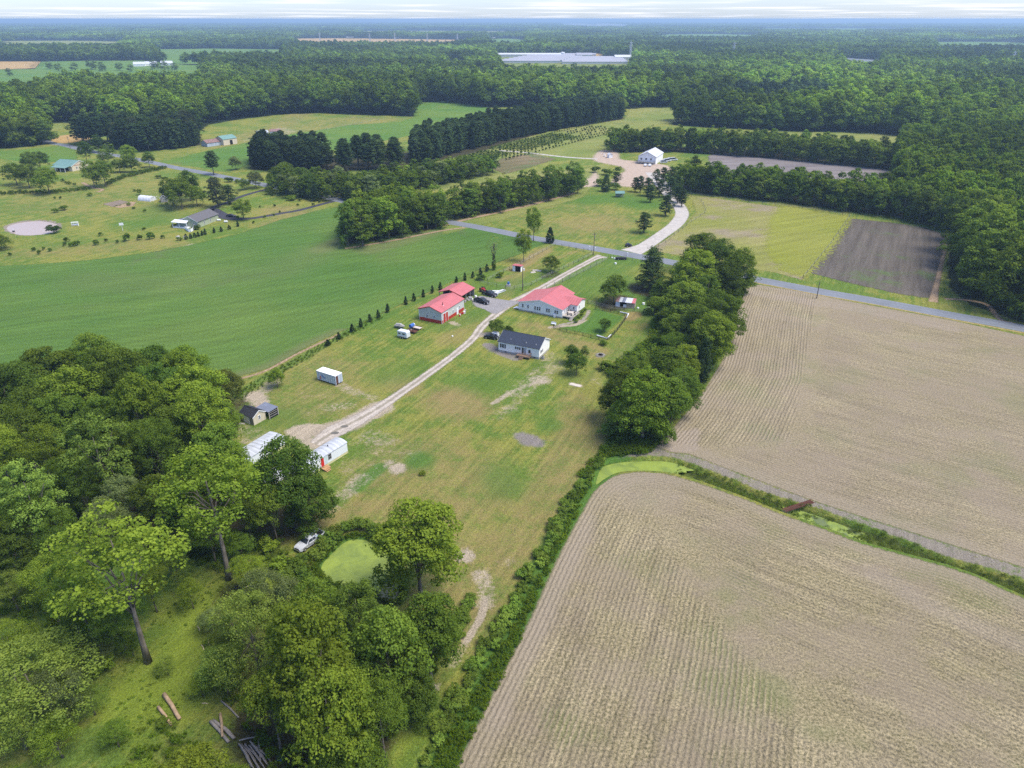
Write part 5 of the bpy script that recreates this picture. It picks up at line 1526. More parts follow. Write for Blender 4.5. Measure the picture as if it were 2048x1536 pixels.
# evergreen rows
ARB = [(656, 692), (678, 678), (705, 664), (722, 654), (740, 643), (757, 636), (776, 625), (812, 609), (828, 602), (847, 594), (865, 587), (881, 580), (913, 566), (930, 561), (946, 556), (961, 550), (974, 543)]
for i, (u, v) in enumerate(ARB):
    tree_b('cone', u, v, rt.uniform(2.3, 2.9) * (.8 if u < 700 else 1), rt.uniform(.62, .78), 'k', 'small dark evergreen in the row between crop and farmyard', 'small evergreens in the row between crop and farmyard', i)
ARB2 = [(373, 479), (382, 477), (390, 475), (397, 473), (405, 471), (411, 469), (429, 466), (443, 463), (459, 459), (476, 453)]
for i, (u, v) in enumerate(ARB2):
    tree_b('cone', u, v, rt.uniform(2.0, 2.6), .7, 'k', 'little dark evergreen in the row below the green sided house', 'little evergreens below the green sided house', i)
for i, (u, v, r) in enumerate([(68, 502, .9), (80, 508, .9), (88, 500, .8), (100, 503, .8), (134, 484, 1.2), (142, 494, 1.0), (150, 492, 1.2), (158, 490, 1.0), (130, 492, .9), (192, 490, 1.2), (202, 472, 1.0), (212, 484, .8), (235, 486, .8), (256, 482, 1.8), (280, 480, 1.3), (302, 478, 1.6),
                               (326, 477, .9), (20, 512, .8), (110, 398, .8), (122, 398, .8), (290, 424, .9), (500, 420, .6), (520, 415, .6), (549, 414, .8), (476, 430 + 8, .9), (508, 447, .7), (530, 436, .8), (596, 412, .7), (627, 412, .9), (548, 432, .6), (560, 425, .6), (640, 406, .8)]):
    o = link('sapling', BUSHF[i % 2], None, None, (*G(u, v), 0), i); o.scale = (r, r, r * 1.3); o.color = (.8, .85, .8, 1)
    tag(o, 'young sapling planted on the left hand lawns', 'sapling', 'saplings planted on the left hand lawns')
# nursery rows
nb = random.Random(3)
na_, nb_ = np.array(G(1000, 318)), np.array(G(1225, 262))
dirn = (nb_ - na_) / np.linalg.norm(nb_ - na_)
nrm = np.array([-dirn[1], dirn[0]])
cnt = 0
for r_ in range(6):
    for s in range(44):
        q = na_ + dirn * (s * 4.6 - 20) + nrm * (r_ * 6.2 - 6)
        if cnt >= 260: break
        if nb.random() < .12: continue
        o = link('nursery_shrub', BUSHF[cnt % 2], None, None, (q[0], q[1], 0), cnt); sc = nb.uniform(.6, 1.0); o.scale = (sc, sc, sc * 1.4); o.color = (.55, .6, .55, 1); cnt += 1
        tag(o, 'small shrub in the planted nursery rows behind the hedgerows', 'shrub', 'shrubs of the nursery rows')
nx, ny = [], []
for r_ in range(16):
    for s in range(60):
        q = na_ + dirn * (s * 4.0 + 10) + nrm * (r_ * 5.0 + 34)
        nx.append(q[0]); ny.append(q[1])
for r_ in range(10):
    for s in range(70):
        q = np.array(G(870, 345)) + dirn * (s * 2.6) + nrm * (r_ * 3.0)
        nx.append(q[0]); ny.append(q[1])
nx, ny = np.array(nx), np.array(ny)
mm = inside(nx, ny, OPEN) & inside(nx, ny, GP([(840, 365), (960, 352), (1060, 340), (1100, 330), (1080, 315), (1160, 315), (1215, 300), (1255, 245), (1200, 245), (1000, 290), (870, 330)]))
mu = GP([(960, 300), (1070, 305), (1190, 320)])
md_, _ = seg_dist(nx, ny, mu)
mm &= md_ > 5
scatter('nursery_rows', None, BUSHF, nx[mm], ny[mm], rng.uniform(.5, .9, mm.sum()), 'rows of tiny nursery plants behind the hedgerows', 21)

# undergrowth masses
def mass(name, P, step, smin, smax, label, seed, meshes=None, zz=None):
    g = np.random.default_rng(seed)
    x, y = jgrid(P, step, g)
    return scatter(name, None, meshes or BUSHL, x, y, g.uniform(smin, smax, len(x)), label, seed)


BUSHL = []
for k_ in range(3):
    me = bush(201 + k_, n=12, per=26, leaf=.20, mat=M_YFOREST); BUSHL.append(me)
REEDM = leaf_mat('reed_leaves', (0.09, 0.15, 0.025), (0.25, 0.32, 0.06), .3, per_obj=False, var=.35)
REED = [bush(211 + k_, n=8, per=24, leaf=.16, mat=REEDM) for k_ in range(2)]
mass('undergrowth', GP([(1248, 860), (1300, 880), (1335, 872), (1318, 893), (1300, 908), (1225, 914), (1195, 925), (1180, 955), (1150, 1010), (1120, 1080), (1090, 1135), (1060, 1190), (1015, 1270), (960, 1360), (910, 1450), (850, 1560), (905, 1550), (960, 1440), (1010, 1345), (1055, 1245),
                        (1100, 1140), (1135, 1070), (1160, 1020), (1183, 975), (1178, 950), (1150, 960), (1200, 900)]), .75, .45, .8, 'thick leafy undergrowth along the edge of the stubble field', 31)
mass('undergrowth', GP([(1210, 900), (1240, 850), (1290, 830), (1360, 800), (1340, 850), (1315, 893), (1290, 908), (1215, 915)]), .8, .5, 1.0, 'leafy undergrowth below the large hedgerow tree', 32)
mass('undergrowth', GP([(1210, 740), (1290, 690), (1320, 600), (1370, 520), (1490, 575), (1470, 640), (1460, 690), (1400, 770), (1365, 825), (1300, 860), (1240, 830)]), 1.4, .7, 1.4, 'leafy undergrowth inside the farmyard hedgerow', 33)
DB = sdist
g_ = np.random.default_rng(9)
x, y = jgrid(DITCH, .8, g_)
dd = sdist(x, y, DITCH)
uu = np.array([proj(a, b)[0] for a, b in zip(x, y)])
keep = (dd > .3) & (uu > 1340) & ~((uu > 1600) & (uu < 1700) & (g_.random(len(x)) < .75)) & (g_.random(len(x)) < np.clip((uu - 1330) / 200, .25, .7))
scatter('reeds', None, REED, x[keep], y[keep], g_.uniform(.4, .85, keep.sum()), 'yellow green reeds and weeds filling the ditch', 34)
x, y = jgrid(GP([(600, 1110), (650, 1120), (640, 1135), (655, 1160), (700, 1180), (560, 1190), (560, 1130)]), .9, g_)
mm = sdist(x, y, POND) < -.3
scatter('undergrowth', None, BUSHL, x[mm], y[mm], g_.uniform(.4, .9, mm.sum()), 'leafy undergrowth round the duckweed pond', 35)
mass('undergrowth', GP([(860, 1250), (900, 1300), (880, 1340), (830, 1400), (790, 1480), (720, 1536), (660, 1500), (760, 1400), (800, 1300)]), 1.3, .6, 1.2, 'leafy undergrowth below the trees beside the mown lane', 36)
mass('undergrowth', GP([(0, 1060), (200, 1080), (420, 1060), (520, 1010), (470, 860), (400, 720), (200, 700), (0, 740)]), 2.2, .9, 1.9, 'leafy undergrowth inside the left woodland', 37)
mass('weed_strip', GP([(470, 785), (560, 735), (650, 685), (760, 632), (765, 638), (655, 695), (560, 752), (480, 805)]), 1.1, .25, .55, 'low weeds along the edge of the green crop', 38)
for a_, b_ in (([(0, 391), (60, 388), (110, 388), (180, 380), (180, 377), (110, 383), (0, 386)], 'weedy ditch line across the left farm lawn'), ([(215, 372), (250, 357), (300, 345), (335, 338), (333, 334), (290, 341), (240, 354), (212, 368)], 'weedy ditch line running up to the road'),
               ([(125, 362), (150, 370), (152, 373), (128, 367)], 'low clipped hedge by the green roofed house')):
    mass('weed_strip', GP(a_), 1.6, .6, 1.3, b_, 39 + len(a_))
x, y = jgrid(POND + (POND - POND.mean(0)) * .12, .55, g_)
pd = sdist(x, y, POND); mm = (pd < .15)
scatter('undergrowth', None, BUSHL, x[mm], y[mm], g_.uniform(.35, .7, mm.sum()), 'weeds growing down to the rim of the duckweed pond', 51)
for q_, b_ in (([(90, 1240), (210, 1225), (230, 1290), (180, 1350), (110, 1330)], 'brush patch left of the tall leaning tree'), ([(380, 1060), (560, 1060), (580, 1110), (520, 1150), (430, 1150), (350, 1110)], 'brush patch behind the bare trunks'),
               ([(400, 1290), (480, 1270), (500, 1400), (470, 1430), (420, 1380)], 'brush patch above the log stack'), ([(-20, 1100), (120, 1110), (170, 1200), (60, 1250), (-20, 1240)], 'shaded brush at the left frame edge'),
               ([(290, 1440), (350, 1450), (420, 1500), (360, 1560), (250, 1540)], 'brush patch below the peeled logs'), ([(480, 1440), (560, 1480), (700, 1536), (640, 1580), (560, 1560)], 'brush behind the big brush heap')):
    x, y = jgrid(GP(q_), 1.0, g_); kp = g_.random(len(x)) < .75
    scatter('undergrowth', None, BUSHL + REED, x[kp], y[kp], g_.uniform(.35, 1.0, kp.sum()), b_, 52)
# grass tufts of the woodland clearing
TUFT = []
for k_ in range(2):
    g = np.random.default_rng(500 + k_)
    V, F, tp = leaf_cloud(np.array([[0, 0, .05]]), np.array([.45]), 26, .22, g, flat=.45, aspect=2.2)
    me = np_mesh('tuft', V, F, {'tip': tp}); me.materials.append(REEDM if k_ else M_YFOREST); TUFT.append(me)
x, y = jgrid(GP([(-50, 1600), (-50, 1060), (200, 1090), (420, 1110), (560, 1110), (640, 1180), (560, 1300), (480, 1420), (420, 1600)]), .9, g_)
tm_ = (np.sin(x * .31 + 1) * np.sin(y * .27) + np.sin(x * .83) * np.sin(y * .71 + 2) * .6 + g_.normal(0, .4, len(x))) > .25
x, y = x[tm_], y[tm_]
scatter('grass', None, TUFT, x, y, g_.uniform(.25, .7, len(x)), 'long grass tufts on the floor of the clearing', 41)

# ------------------------------------------------------------------ buildings
W_WHITE = plain('white_siding', (0.88, 0.87, 0.84), .6, .3, var=.05, scale=.8)
W_TRIM = plain('white_trim', (0.82, 0.82, 0.82), .5, .3, var=.04)
W_GREY = plain('light_grey_steel', (0.52, 0.52, 0.48), .5, .4, var=.06, scale=.6)
W_RED = plain('red_steel', (0.42, 0.035, 0.025), .45, .4, var=.10)
W_GREEN = plain('sage_siding', (0.36, 0.40, 0.27), .7, .2, var=.06)
W_TAN = plain('cream_boards', (0.60, 0.52, 0.38), .8, .2, var=.12, streak=True)
W_OLD = plain('weathered_boards', (0.34, 0.32, 0.29), .9, .1, var=.3, streak=True)
W_BLUEG = plain('faded_blue_boards', (0.40, 0.45, 0.50), .9, .1, var=.25, streak=True)
W_CONC = plain('foundation_block', (0.42, 0.40, 0.36), .9, .1, var=.15)
W_WOOD = plain('deck_wood', (0.30, 0.20, 0.14), .85, .1, var=.2)
W_WOODL = plain('pale_deck_wood', (0.55, 0.49, 0.42), .85, .1, var=.15)
W_YEL = plain('cream_skirting', (0.62, 0.56, 0.30), .8, .2, var=.12)
GLASS = plain('window_glass', (0.035, 0.045, 0.055), .08, .6, var=.2)
BLACK = plain('black_shutter', (0.02, 0.02, 0.022), .6, .3, var=.1)
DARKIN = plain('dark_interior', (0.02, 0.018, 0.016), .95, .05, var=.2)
RUST = plain('rusty_iron', (0.11, 0.045, 0.03), .9, .2, var=.4, scale=5)
BRICKR = plain('orange_timber', (0.42, 0.25, 0.12), .8, .2, var=.2)


def ribbed(name, col, pitch=.45, fade=(0.8, 1.15), rough=.45, spec=.4, obj_axis=0):
    t = NT(name)
    g = t.n('ShaderNodeTexCoord').outputs['Object']
    sp = t.n('ShaderNodeSeparateXYZ'); t.set(sp, 0, g)
    w = t.math('SINE', t.math('MULTIPLY', sp.outputs[obj_axis], 2 * math.pi / pitch))
    n = t.noise(.6, 4, .65, g); f = t.noise(5, 3, .6, g)
    c = t.scale_col(t.mix(0.0, (*col, 1.0), (*col, 1.0)), t.ramp(n, .3, .7, fade[0], fade[1], False))
    c = t.scale_col(c, t.ramp(w, -1, 1, .88, 1.07, False))
    c = t.scale_col(c, t.ramp(f, .3, .7, .94, 1.06, False))
    return t.done(t.bsdf(c, rough, spec, bump=w, bump_d=.03))


R_RED = ribbed('red_metal_roof', (0.50, 0.135, 0.14), .9, (.88, 1.10), obj_axis=1)
R_REDX = ribbed('red_metal_roof_cross', (0.50, 0.135, 0.14), .9, (.88, 1.10), obj_axis=0)
R_SHIN = plain('dark_shingle_roof', (0.045, 0.055, 0.078), .9, .15, var=.22, scale=4)
R_BLK = plain('black_shingle_roof', (0.035, 0.038, 0.048), .9, .15, var=.25, scale=4)
R_GREYS = plain('grey_brown_shingle_roof', (0.13, 0.125, 0.13), .9, .15, var=.22, scale=3)
R_GRN = ribbed('green_metal_roof', (0.16, 0.30, 0.26), .6, (.85, 1.1))
R_WHT = ribbed('white_metal_roof', (0.62, 0.64, 0.68), .5, (.90, 1.06))
R_WHT2 = ribbed('pale_metal_roof', (0.50, 0.52, 0.55), 1.1, (.82, 1.1))
R_RUS = ribbed('rusty_metal_roof', (0.26, 0.15, 0.13), .6, (.6, 1.3))
R_SLATE = ribbed('slate_blue_metal_roof', (0.17, 0.19, 0.25), .6, (.85, 1.15))


def frame_of(A, B):
    a = G(*A); b = G(*B)
    return (a[0], a[1], 0.0), math.atan2(b[1] - a[1], b[0] - a[0]), math.dist(a, b)


def slope(root, pts, mat, th=.14, name='roof_slope'):
    """one roof plane, corners counter clockwise seen from above, with real thickness"""
    P = [mathutils.Vector(p) for p in pts]
    n = (P[1] - P[0]).cross(P[2] - P[0]).normalized()
    if n.z < 0: n = -n
    mb = MB()
    k = len(P)
    mb.v = [tuple(p) for p in P] + [tuple(p - n * th) for p in P]
    mb.f = [tuple(range(k)), tuple(reversed(range(k, 2 * k)))] + [(i, i + k, (i + 1) % k + k, (i + 1) % k) for i in range(k)]
    return mb.build(name, mat, root)


def gable(root, x0, x1, y0, y1, eave, ridge, axis='y', ov=.35, wall=None, roof=None, trim=None, zb=0.0, walls=True, ridge_at=None, gov=.3):
    """walls with gables; ridge runs along axis"""
    if axis == 'y':
        rx = ridge_at if ridge_at is not None else (x0 + x1) / 2
        if walls:
            MB().prism([(x0, zb), (x1, zb), (x1, eave), (rx, ridge), (x0, eave)], y0, y1).build('wall', wall, root)
        sl = (ridge - eave) / (rx - x0); sr = (ridge - eave) / (x1 - rx)
        e0, e1 = eave - ov * sl, eave - ov * sr
        t_ = .16
        slope(root, [(x0 - ov, y0 - gov, e0 + t_), (rx, y0 - gov, ridge + t_), (rx, y1 + gov, ridge + t_), (x0 - ov, y1 + gov, e0 + t_)], roof)
        slope(root, [(rx, y0 - gov, ridge + t_), (x1 + ov, y0 - gov, e1 + t_), (x1 + ov, y1 + gov, e1 + t_), (rx, y1 + gov, ridge + t_)], roof)
        MB().tube([(rx, y0 - gov, ridge + t_ + .02), (rx, y1 + gov, ridge + t_ + .02)], .07, 5).build('ridge_cap', roof, root)
        if trim:
            mb = MB()
            for yy in (y0 - gov - .03, y1 + gov + .01):
                mb.prism([(x0 - ov, e0 - .08), (x0 - ov, e0 + .14), (rx, ridge + .14), (x1 + ov, e1 + .14), (x1 + ov, e1 - .08), (rx, ridge - .08)], yy, yy + .03)
            mb.build('gable_trim', trim, root)
    else:
        ry = ridge_at if ridge_at is not None else (y0 + y1) / 2
        if walls:
            MB().prism([(y0, zb), (y1, zb), (y1, eave), (ry, ridge), (y0, eave)], x0, x1, axis='x').build('wall', wall, root)
        sl = (ridge - eave) / (ry - y0); sr = (ridge - eave) / (y1 - ry)
        e0, e1 = eave - ov * sl, eave - ov * sr
        t_ = .16
        slope(root, [(x0 - gov, y0 - ov, e0 + t_), (x1 + gov, y0 - ov, e0 + t_), (x1 + gov, ry, ridge + t_), (x0 - gov, ry, ridge + t_)], roof)
        slope(root, [(x0 - gov, ry, ridge + t_), (x1 + gov, ry, ridge + t_), (x1 + gov, y1 + ov, e1 + t_), (x0 - gov, y1 + ov, e1 + t_)], roof)
        MB().tube([(x0 - gov, ry, ridge + t_ + .02), (x1 + gov, ry, ridge + t_ + .02)], .07, 5).build('ridge_cap', roof, root)
        if trim:
            mb = MB()
            for xx in (x0 - gov - .03, x1 + gov + .01):
                mb.prism([(y0 - ov, e0 - .08), (y0 - ov, e0 + .14), (ry, ridge + .14), (y1 + ov, e1 + .14), (y1 + ov, e1 - .08), (ry, ridge - .08)], xx, xx + .03, axis='x')
            mb.build('gable_trim', trim, root)


def face_xform(o, face, at, off):
    """put a part modelled on the plane y=0 facing -y onto a wall"""
    if face == 'front': o.location = (at, off, 0)
    elif face == 'back': o.location = (at, off, 0); o.rotation_euler = (0, 0, math.pi)
    elif face == 'right': o.location = (off, at, 0); o.rotation_euler = (0, 0, math.pi / 2)
    elif face == 'left': o.location = (off, at, 0); o.rotation_euler = (0, 0, -math.pi / 2)


def window(root, face, at, off, z, w, h, frame=None, shutters=False, mull=True):
    f = MB(); b = .09; d = .07
    f.box(-w / 2 - b, w / 2 + b, -d, 0, z - b, z); f.box(-w / 2 - b, w / 2 + b, -d, 0, z + h, z + h + b)
    f.box(-w / 2 - b, -w / 2, -d, 0, z, z + h); f.box(w / 2, w / 2 + b, -d, 0, z, z + h)
    if mull: f.box(-w / 2, w / 2, -d + .01, 0, z + h / 2 - .03, z + h / 2 + .03)
    fo = f.build('window', frame or W_TRIM, root); face_xform(fo, face, at, off)
    MB().box(-w / 2, w / 2, -.03, -.004, z, z + h).build('pane', GLASS, fo)
    if shutters:
        for s in (-1, 1):
            MB().box(s * (w / 2 + b + .2) - .17, s * (w / 2 + b + .2) + .17, -.05, -.004, z - .05, z + h + .05).build('shutter', BLACK, fo)
    return fo


def door(root, face, at, off, w, h, mat, frame=None, z=0.0, handle=True):
    d_ = MB().box(-w / 2, w / 2, -.06, -.004, z, z + h).build('door', mat, root); face_xform(d_, face, at, off)
    f = MB().box(-w / 2 - .1, -w / 2, -.08, 0, z, z + h + .1).box(w / 2, w / 2 + .1, -.08, 0, z, z + h + .1).box(-w / 2, w / 2, -.08, 0, z + h, z + h + .1)
    f.build('door_frame', frame or W_TRIM, d_)
    if handle: MB().box(w / 2 - .14, w / 2 - .08, -.12, -.06, z + .95, z + 1.05).build('handle', BLACK, d_)
    return d_


def deck(root, x0, x1, y0, y1, z, mat, rails=('front', 'left', 'right'), steps=None, name='deck'):
    """planks, posts and rails; y0 is the outer side"""
    dk = MB().box(x0, x1, y0, y1, z - .18, z - .04).build(name, mat, root)
    n = max(3, int((x1 - x0) / .6)); w = (x1 - x0) / n
    for i in range(n):
        MB().box(x0 + i * w + .01, x0 + (i + 1) * w - .01, y0, y1, z - .037, z).build('plank', mat, dk)
    ps = MB()
    for x in np.linspace(x0 + .06, x1 - .06, max(2, int((x1 - x0) / 1.5) + 1)):
        for y in (y0 + .06, y1 - .06): ps.box(x - .05, x + .05, y - .05, y + .05, 0, z - .18)
    ps.build('deck_post', mat, dk)
    rl = MB()
    h = .95
    def seg(xa, ya, xb, yb):
        L = math.hypot(xb - xa, yb - ya); m = max(2, int(L / .35))
        for k in range(m + 1):
            f = k / m; x = xa + (xb - xa) * f; y = ya + (yb - ya) * f
            rl.box(x - .03, x + .03, y - .03, y + .03, z, z + h)
        rl.tube([(xa, ya, z + h), (xb, yb, z + h)], .05, 4); rl.tube([(xa, ya, z + .12), (xb, yb, z + .12)], .03, 4)
    if 'front' in rails: seg(x0, y0 + .04, x1, y0 + .04)
    if 'left' in rails: seg(x0 + .04, y0, x0 + .04, y1)
    if 'right' in rails: seg(x1 - .04, y0, x1 - .04, y1)
    if rl.v: rl.build('railing', mat, dk)
    if steps:
        sx, sw, side = steps
        k = max(2, int(z / .2))
        for i in range(k):
            zz = z * (1 - (i + 1) / (k + 1))
            if side == 'front': MB().box(sx, sx + sw, y0 - .28 * (i + 1), y0 - .28 * i, zz - .05, zz).build('step', mat, dk)
            else: MB().box(x0 - .28 * (i + 1), x0 - .28 * i, sx, sx + sw, zz - .05, zz).build('step', mat, dk)
    return dk


# long white house with a red roof
loc, ang, L = frame_of((1037, 620), (1124, 637))
h = thing('farmhouse', 'long white house with many red roof planes and a side deck', 'house', loc, ang)
MB().box(-.02, 15.52, -.02, 12.42, -.2, .45).build('foundation', W_CONC, h)
gable(h, 0, 15.5, 0, 12.4, 2.9, 4.75, 'y', .35, W_WHITE, R_RED, W_TRIM, .45)
gable(h, 3.2, 12.6, 12.45, 15.6, 2.9, 4.74, 'y', .3, W_WHITE, R_RED, W_TRIM, .2, ridge_at=7.75)
MB().prism([(5.9, .3), (12.35, .3), (12.35, 2.9), (9.2, 3.75), (5.9, 2.9)], 15.5, 18.0, axis='x').build('wall', W_WHITE, h)
slope(h, [(12.2, 5.55, 2.95), (18.3, 5.55, 2.95), (18.3, 9.2, 3.95), (10.5, 9.2, 3.95)], R_REDX)
slope(h, [(10.5, 9.2, 3.95), (18.3, 9.2, 3.95), (18.3, 12.7, 2.95), (12.2, 12.7, 2.95)], R_REDX)
for xx in (1.6, 3.5): window(h, 'front', xx, 0, 1.35, .55, 1.0)
for xx in (6.0, 6.85, 7.65): window(h, 'front', xx, 0, 1.25, .52, 1.15)
for xx in (10.2, 10.95): window(h, 'front', xx, 0, 1.25, .52, 1.15)
for xx in (13.1, 13.85): window(h, 'front', xx, 0, 1.25, .52, 1.05)
for xx in (4.6, 12.2): MB().box(xx, xx + .5, -.06, -.02, .1, .35).build('foundation_vent', BLACK, h)
MB().box(12.7, 13.3, -.5, -.05, 0, 1.0).build('meter_box', W_TRIM, h)
window(h, 'right', 3.6, 15.5, 1.1, .9, 1.2)
door(h, 'right', 4.9, 15.5, .95, 2.05, GLASS, z=.75, handle=False)
window(h, 'right', 7.6, 18.0, 1.3, .6, 1.0); window(h, 'front', 16.9, 5.9, 1.3, .5, .9)
window(h, 'right', 2.0, 15.5, 1.3, .6, 1.0)
dk = deck(h, 15.6, 19.1, .2, 5.4, .85, W_WOODL, ('front', 'right'), (18.2, 1.0, 'front'))
for k in range(10):
    a = k * .63
    q = tag(MB().box(-.22, .22, -.2, .2, 0, .42, .03, .03).box(-.22, .22, .15, .2, .42, .85).build('patio_chair', plain('dark_wicker', (.09, .08, .08), .8, .2)), 'dark chair round the oval table on the white house deck', 'chair', 'chairs on the white house deck')
    if k >= 6: bpy.data.objects.remove(q); continue
    x_, y_ = 17.4 + 1.25 * math.cos(k * 1.047), 2.7 + 1.5 * math.sin(k * 1.047)
    ca, sa = math.cos(ang), math.sin(ang)
    q.location = (loc[0] + x_ * ca - y_ * sa, loc[1] + x_ * sa + y_ * ca, .85); q.rotation_euler = (0, 0, ang + k * 1.047 - math.pi / 2)
tb = thing('patio_table', 'oval table on the deck of the white house', 'table', (loc[0] + 17.4 * math.cos(ang) - 2.7 * math.sin(ang), loc[1] + 17.4 * math.sin(ang) + 2.7 * math.cos(ang), .85), ang)
mb = MB().tube([(0, 0, .70), (0, 0, .75)], .75, 16); mb.build('table_top', W_WOODL, tb); MB().tube([(0, 0, 0), (0, 0, .70)], .08, 6).build('leg', BLACK, tb)
deck(h, -1.6, -.05, .3, 1.6, .5, W_TRIM, (), (0.3, 1.0, 'left'), 'ramp')

# white house with dark roof
loc, ang, L = frame_of((997, 703), (1078, 719))
h = thing('modular_house', 'white single storey house with dark slate roof and wooden front steps', 'house', loc, ang)
MB().box(.04, L - .04, .04, 7.46, -.2, .62).build('foundation', W_CONC, h)
gable(h, 0, L, 0, 7.5, 3.15, 5.05, 'x', .25, W_WHITE, R_SHIN, W_TRIM, .6, gov=.25)
window(h, 'front', 1.4, 0, 1.45, .85, 1.15, W_TRIM, True); window(h, 'front', 6.0, 0, 1.85, .75, .65, W_TRIM, True)
for xx, m in ((7.55, GLASS), (8.25, plain('grey_door_glass', (.30, .34, .38), .2, .5))):
    door(h, 'front', xx, 0, .62, 1.95, m, z=.75, handle=xx > 8)
window(h, 'front', 9.6, 0, 1.45, .4, .8, BLACK); window(h, 'right', 1.8, L, 1.5, .7, .75, W_TRIM, True)
for xx in (2.0, 10.9): MB().box(xx, xx + .5, -.04, .03, .2, .45).build('foundation_vent', BLACK, h)
deck(h, 6.2, 10.2, -1.6, -.05, .72, W_WOOD, ('front', 'right'), (7.2, 1.3, 'front'))
for xx, yy in ((3.4, 1.1), (8.2, .9), (11.2, .9)): MB().tube([(xx, yy, 3.3), (xx, yy, 4.1)], .07, 6).build('roof_vent', W_TRIM, h)
ca, sa = math.cos(ang), math.sin(ang)
ac = thing('air_conditioner', 'grey outdoor cooling unit at the right end of the dark roofed house', 'cooling unit', (loc[0] + (L + .8) * ca - .8 * sa, loc[1] + (L + .8) * sa + .8 * ca, 0), ang)
MB().box(-.4, .4, -.4, .4, .05, .85).build('case', W_OLD, ac, bevel=.04); MB().tube([(0, 0, .85), (0, 0, .90)], .3, 12).build('fan_grille', BLACK, ac)

# garage with red wainscot
loc, ang, L = frame_of((839, 639), (883, 648))
h = thing('garage', 'light grey metal garage with red lower band, red doors and red roof', 'garage', loc, ang)
gable(h, 0, 8.3, 0, 13.4, 3.75, 5.1, 'y', .25, W_GREY, R_RED, W_RED, 0)
mb = MB().box(-.03, 8.33, -.035, 13.43, -.1, 1.05); mb.build('red_wainscot', W_RED, h)
for (xx, yy) in ((-.05, -.05), (8.25, -.05), (8.25, 13.3)): MB().box(xx, xx + .12, yy, yy + .12, 0, 3.75).build('corner_trim', W_TRIM, h)
window(h, 'front', 3.0, -.03, 1.35, .55, .9); window(h, 'front', 5.6, -.03, 1.35, .55, .9)
for yy in (1.55, 2.95): door(h, 'right', yy, 8.33, 1.25, 3.0, W_RED, W_TRIM, handle=False)
window(h, 'right', 6.7, 8.3, 1.4, .5, .9); window(h, 'right', 10.6, 8.3, 1.5, .45, .9)
door(h, 'right', 9.3, 8.33, .9, 2.05, W_TRIM); MB().tube([(6.3, 4.0, 4.1), (6.3, 4.0, 5.4)], .12, 8).build('stove_pipe', BLACK, h)
MB().box(6.0, 6.6, 3.7, 4.3, 4.35, 4.5).build('pipe_flashing', W_TRIM, h)
GA = (loc, ang)


def at_frame(fr, x, y):
    l, a = fr
    return (l[0] + x * math.cos(a) - y * math.sin(a), l[1] + x * math.sin(a) + y * math.cos(a))


# open shed behind it
p = at_frame(GA, -4.0, 18.0)
h = thing('open_shed', 'open sided shed with wide red metal roof behind the grey garage', 'shed', (p[0], p[1], 0), ang)
gable(h, 0, 8.8, 0, 8.4, 2.75, 4.1, 'y', .2, None, R_RED, W_RED, walls=False, ridge_at=4.2)
for x_ in (.1, 4.2, 8.7):
    for y_ in (.1, 2.9, 5.6, 8.3): MB().box(x_ - .08, x_ + .08, y_ - .08, y_ + .08, 0, 2.75 if x_ != 4.2 else 4.0).build('post', W_OLD, h)
MB().box(0, 8.8, 8.2, 8.3, 0, 2.6).build('back_wall', W_OLD, h); MB().box(-.05, .05, 2.5, 8.2, 0, 2.5).build('side_wall', W_OLD, h)
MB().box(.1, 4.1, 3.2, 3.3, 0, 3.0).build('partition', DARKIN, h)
for k in range(14):
    x_, y_ = 8.0 + r2.uniform(-.8, 1.8), r2.uniform(.4, 8.0); s = r2.uniform(.18, .4)
    pp = at_frame((tuple(h.location), ang), x_, y_)
    o = MB().box(-s, s, -s * 1.3, s * 1.3, 0, s * r2.uniform(1.2, 3), .05, .05).build('crate', r2.choice([W_OLD, W_WHITE, W_CONC, BLACK, W_BLUEG]))
    o.location = (pp[0], pp[1], 0); o.rotation_euler = (0, 0, r2.random() * 3)
    tag(o, 'box stored along the open side of the red roofed shed', 'crate', 'boxes stored along the open shed')
for k in range(7):
    pp = at_frame(GA, 9.1 + r2.uniform(0, .9), 8.0 + k * .75); s = r2.uniform(.2, .38)
    o = MB().box(-s, s, -s, s, 0, s * r2.uniform(1, 2.6), .04, .04).build('crate', r2.choice([W_WHITE, W_TRIM, W_CONC, W_RED]))
    o.location = (pp[0], pp[1], 0); tag(o, 'box standing against the side of the grey garage', 'crate', 'boxes against the side of the garage')

# cottage shed and its lean-to
loc, ang, L = frame_of((482, 841), (508.5, 851))
h = thing('cottage_shed', 'small cream shed with black shingle roof beside the woodland', 'shed', loc, ang)
gable(h, 0, L, 0, 3.6, 2.05, 3.1, 'x', .2, W_TAN, R_BLK, W_TRIM, 0, gov=.15)
MB().box(-.02, L + .02, -.03, .0, 0, 2.0).build('front_boards', W_OLD, h)
for xx in (1.9, 2.7): door(h, 'front', xx, -.03, .75, 1.8, W_TRIM, handle=False)
window(h, 'right', 1.8, L, .95, .5, .85, W_TRIM)
lt = thing('lean_to', 'slate blue roofed animal pen joined behind the cream shed', 'animal pen', (*at_frame((loc, ang), 1.2, 3.7), 0), ang)
slope(lt, [(0, 0, 2.05), (4.4, 0, 2.05), (4.4, 2.9, 2.25), (0, 2.9, 2.25)], R_SLATE)
for x_ in (.1, 4.3):
    for y_ in (.1, 2.8): MB().box(x_ - .06, x_ + .06, y_ - .06, y_ + .06, 0, 2.1).build('post', W_WOODL, lt)
for z_ in (.5, 1.1, 1.6): MB().box(4.27, 4.32, 0, 2.9, z_, z_ + .08).build('rail', W_OLD, lt)
MB().box(.1, 4.25, 2.75, 2.8, 0, 2.0).build('back_board', DARKIN, lt); MB().box(4.2, 4.25, .1, 2.8, 0, 1.0).build('wire_panel', BLACK, lt)
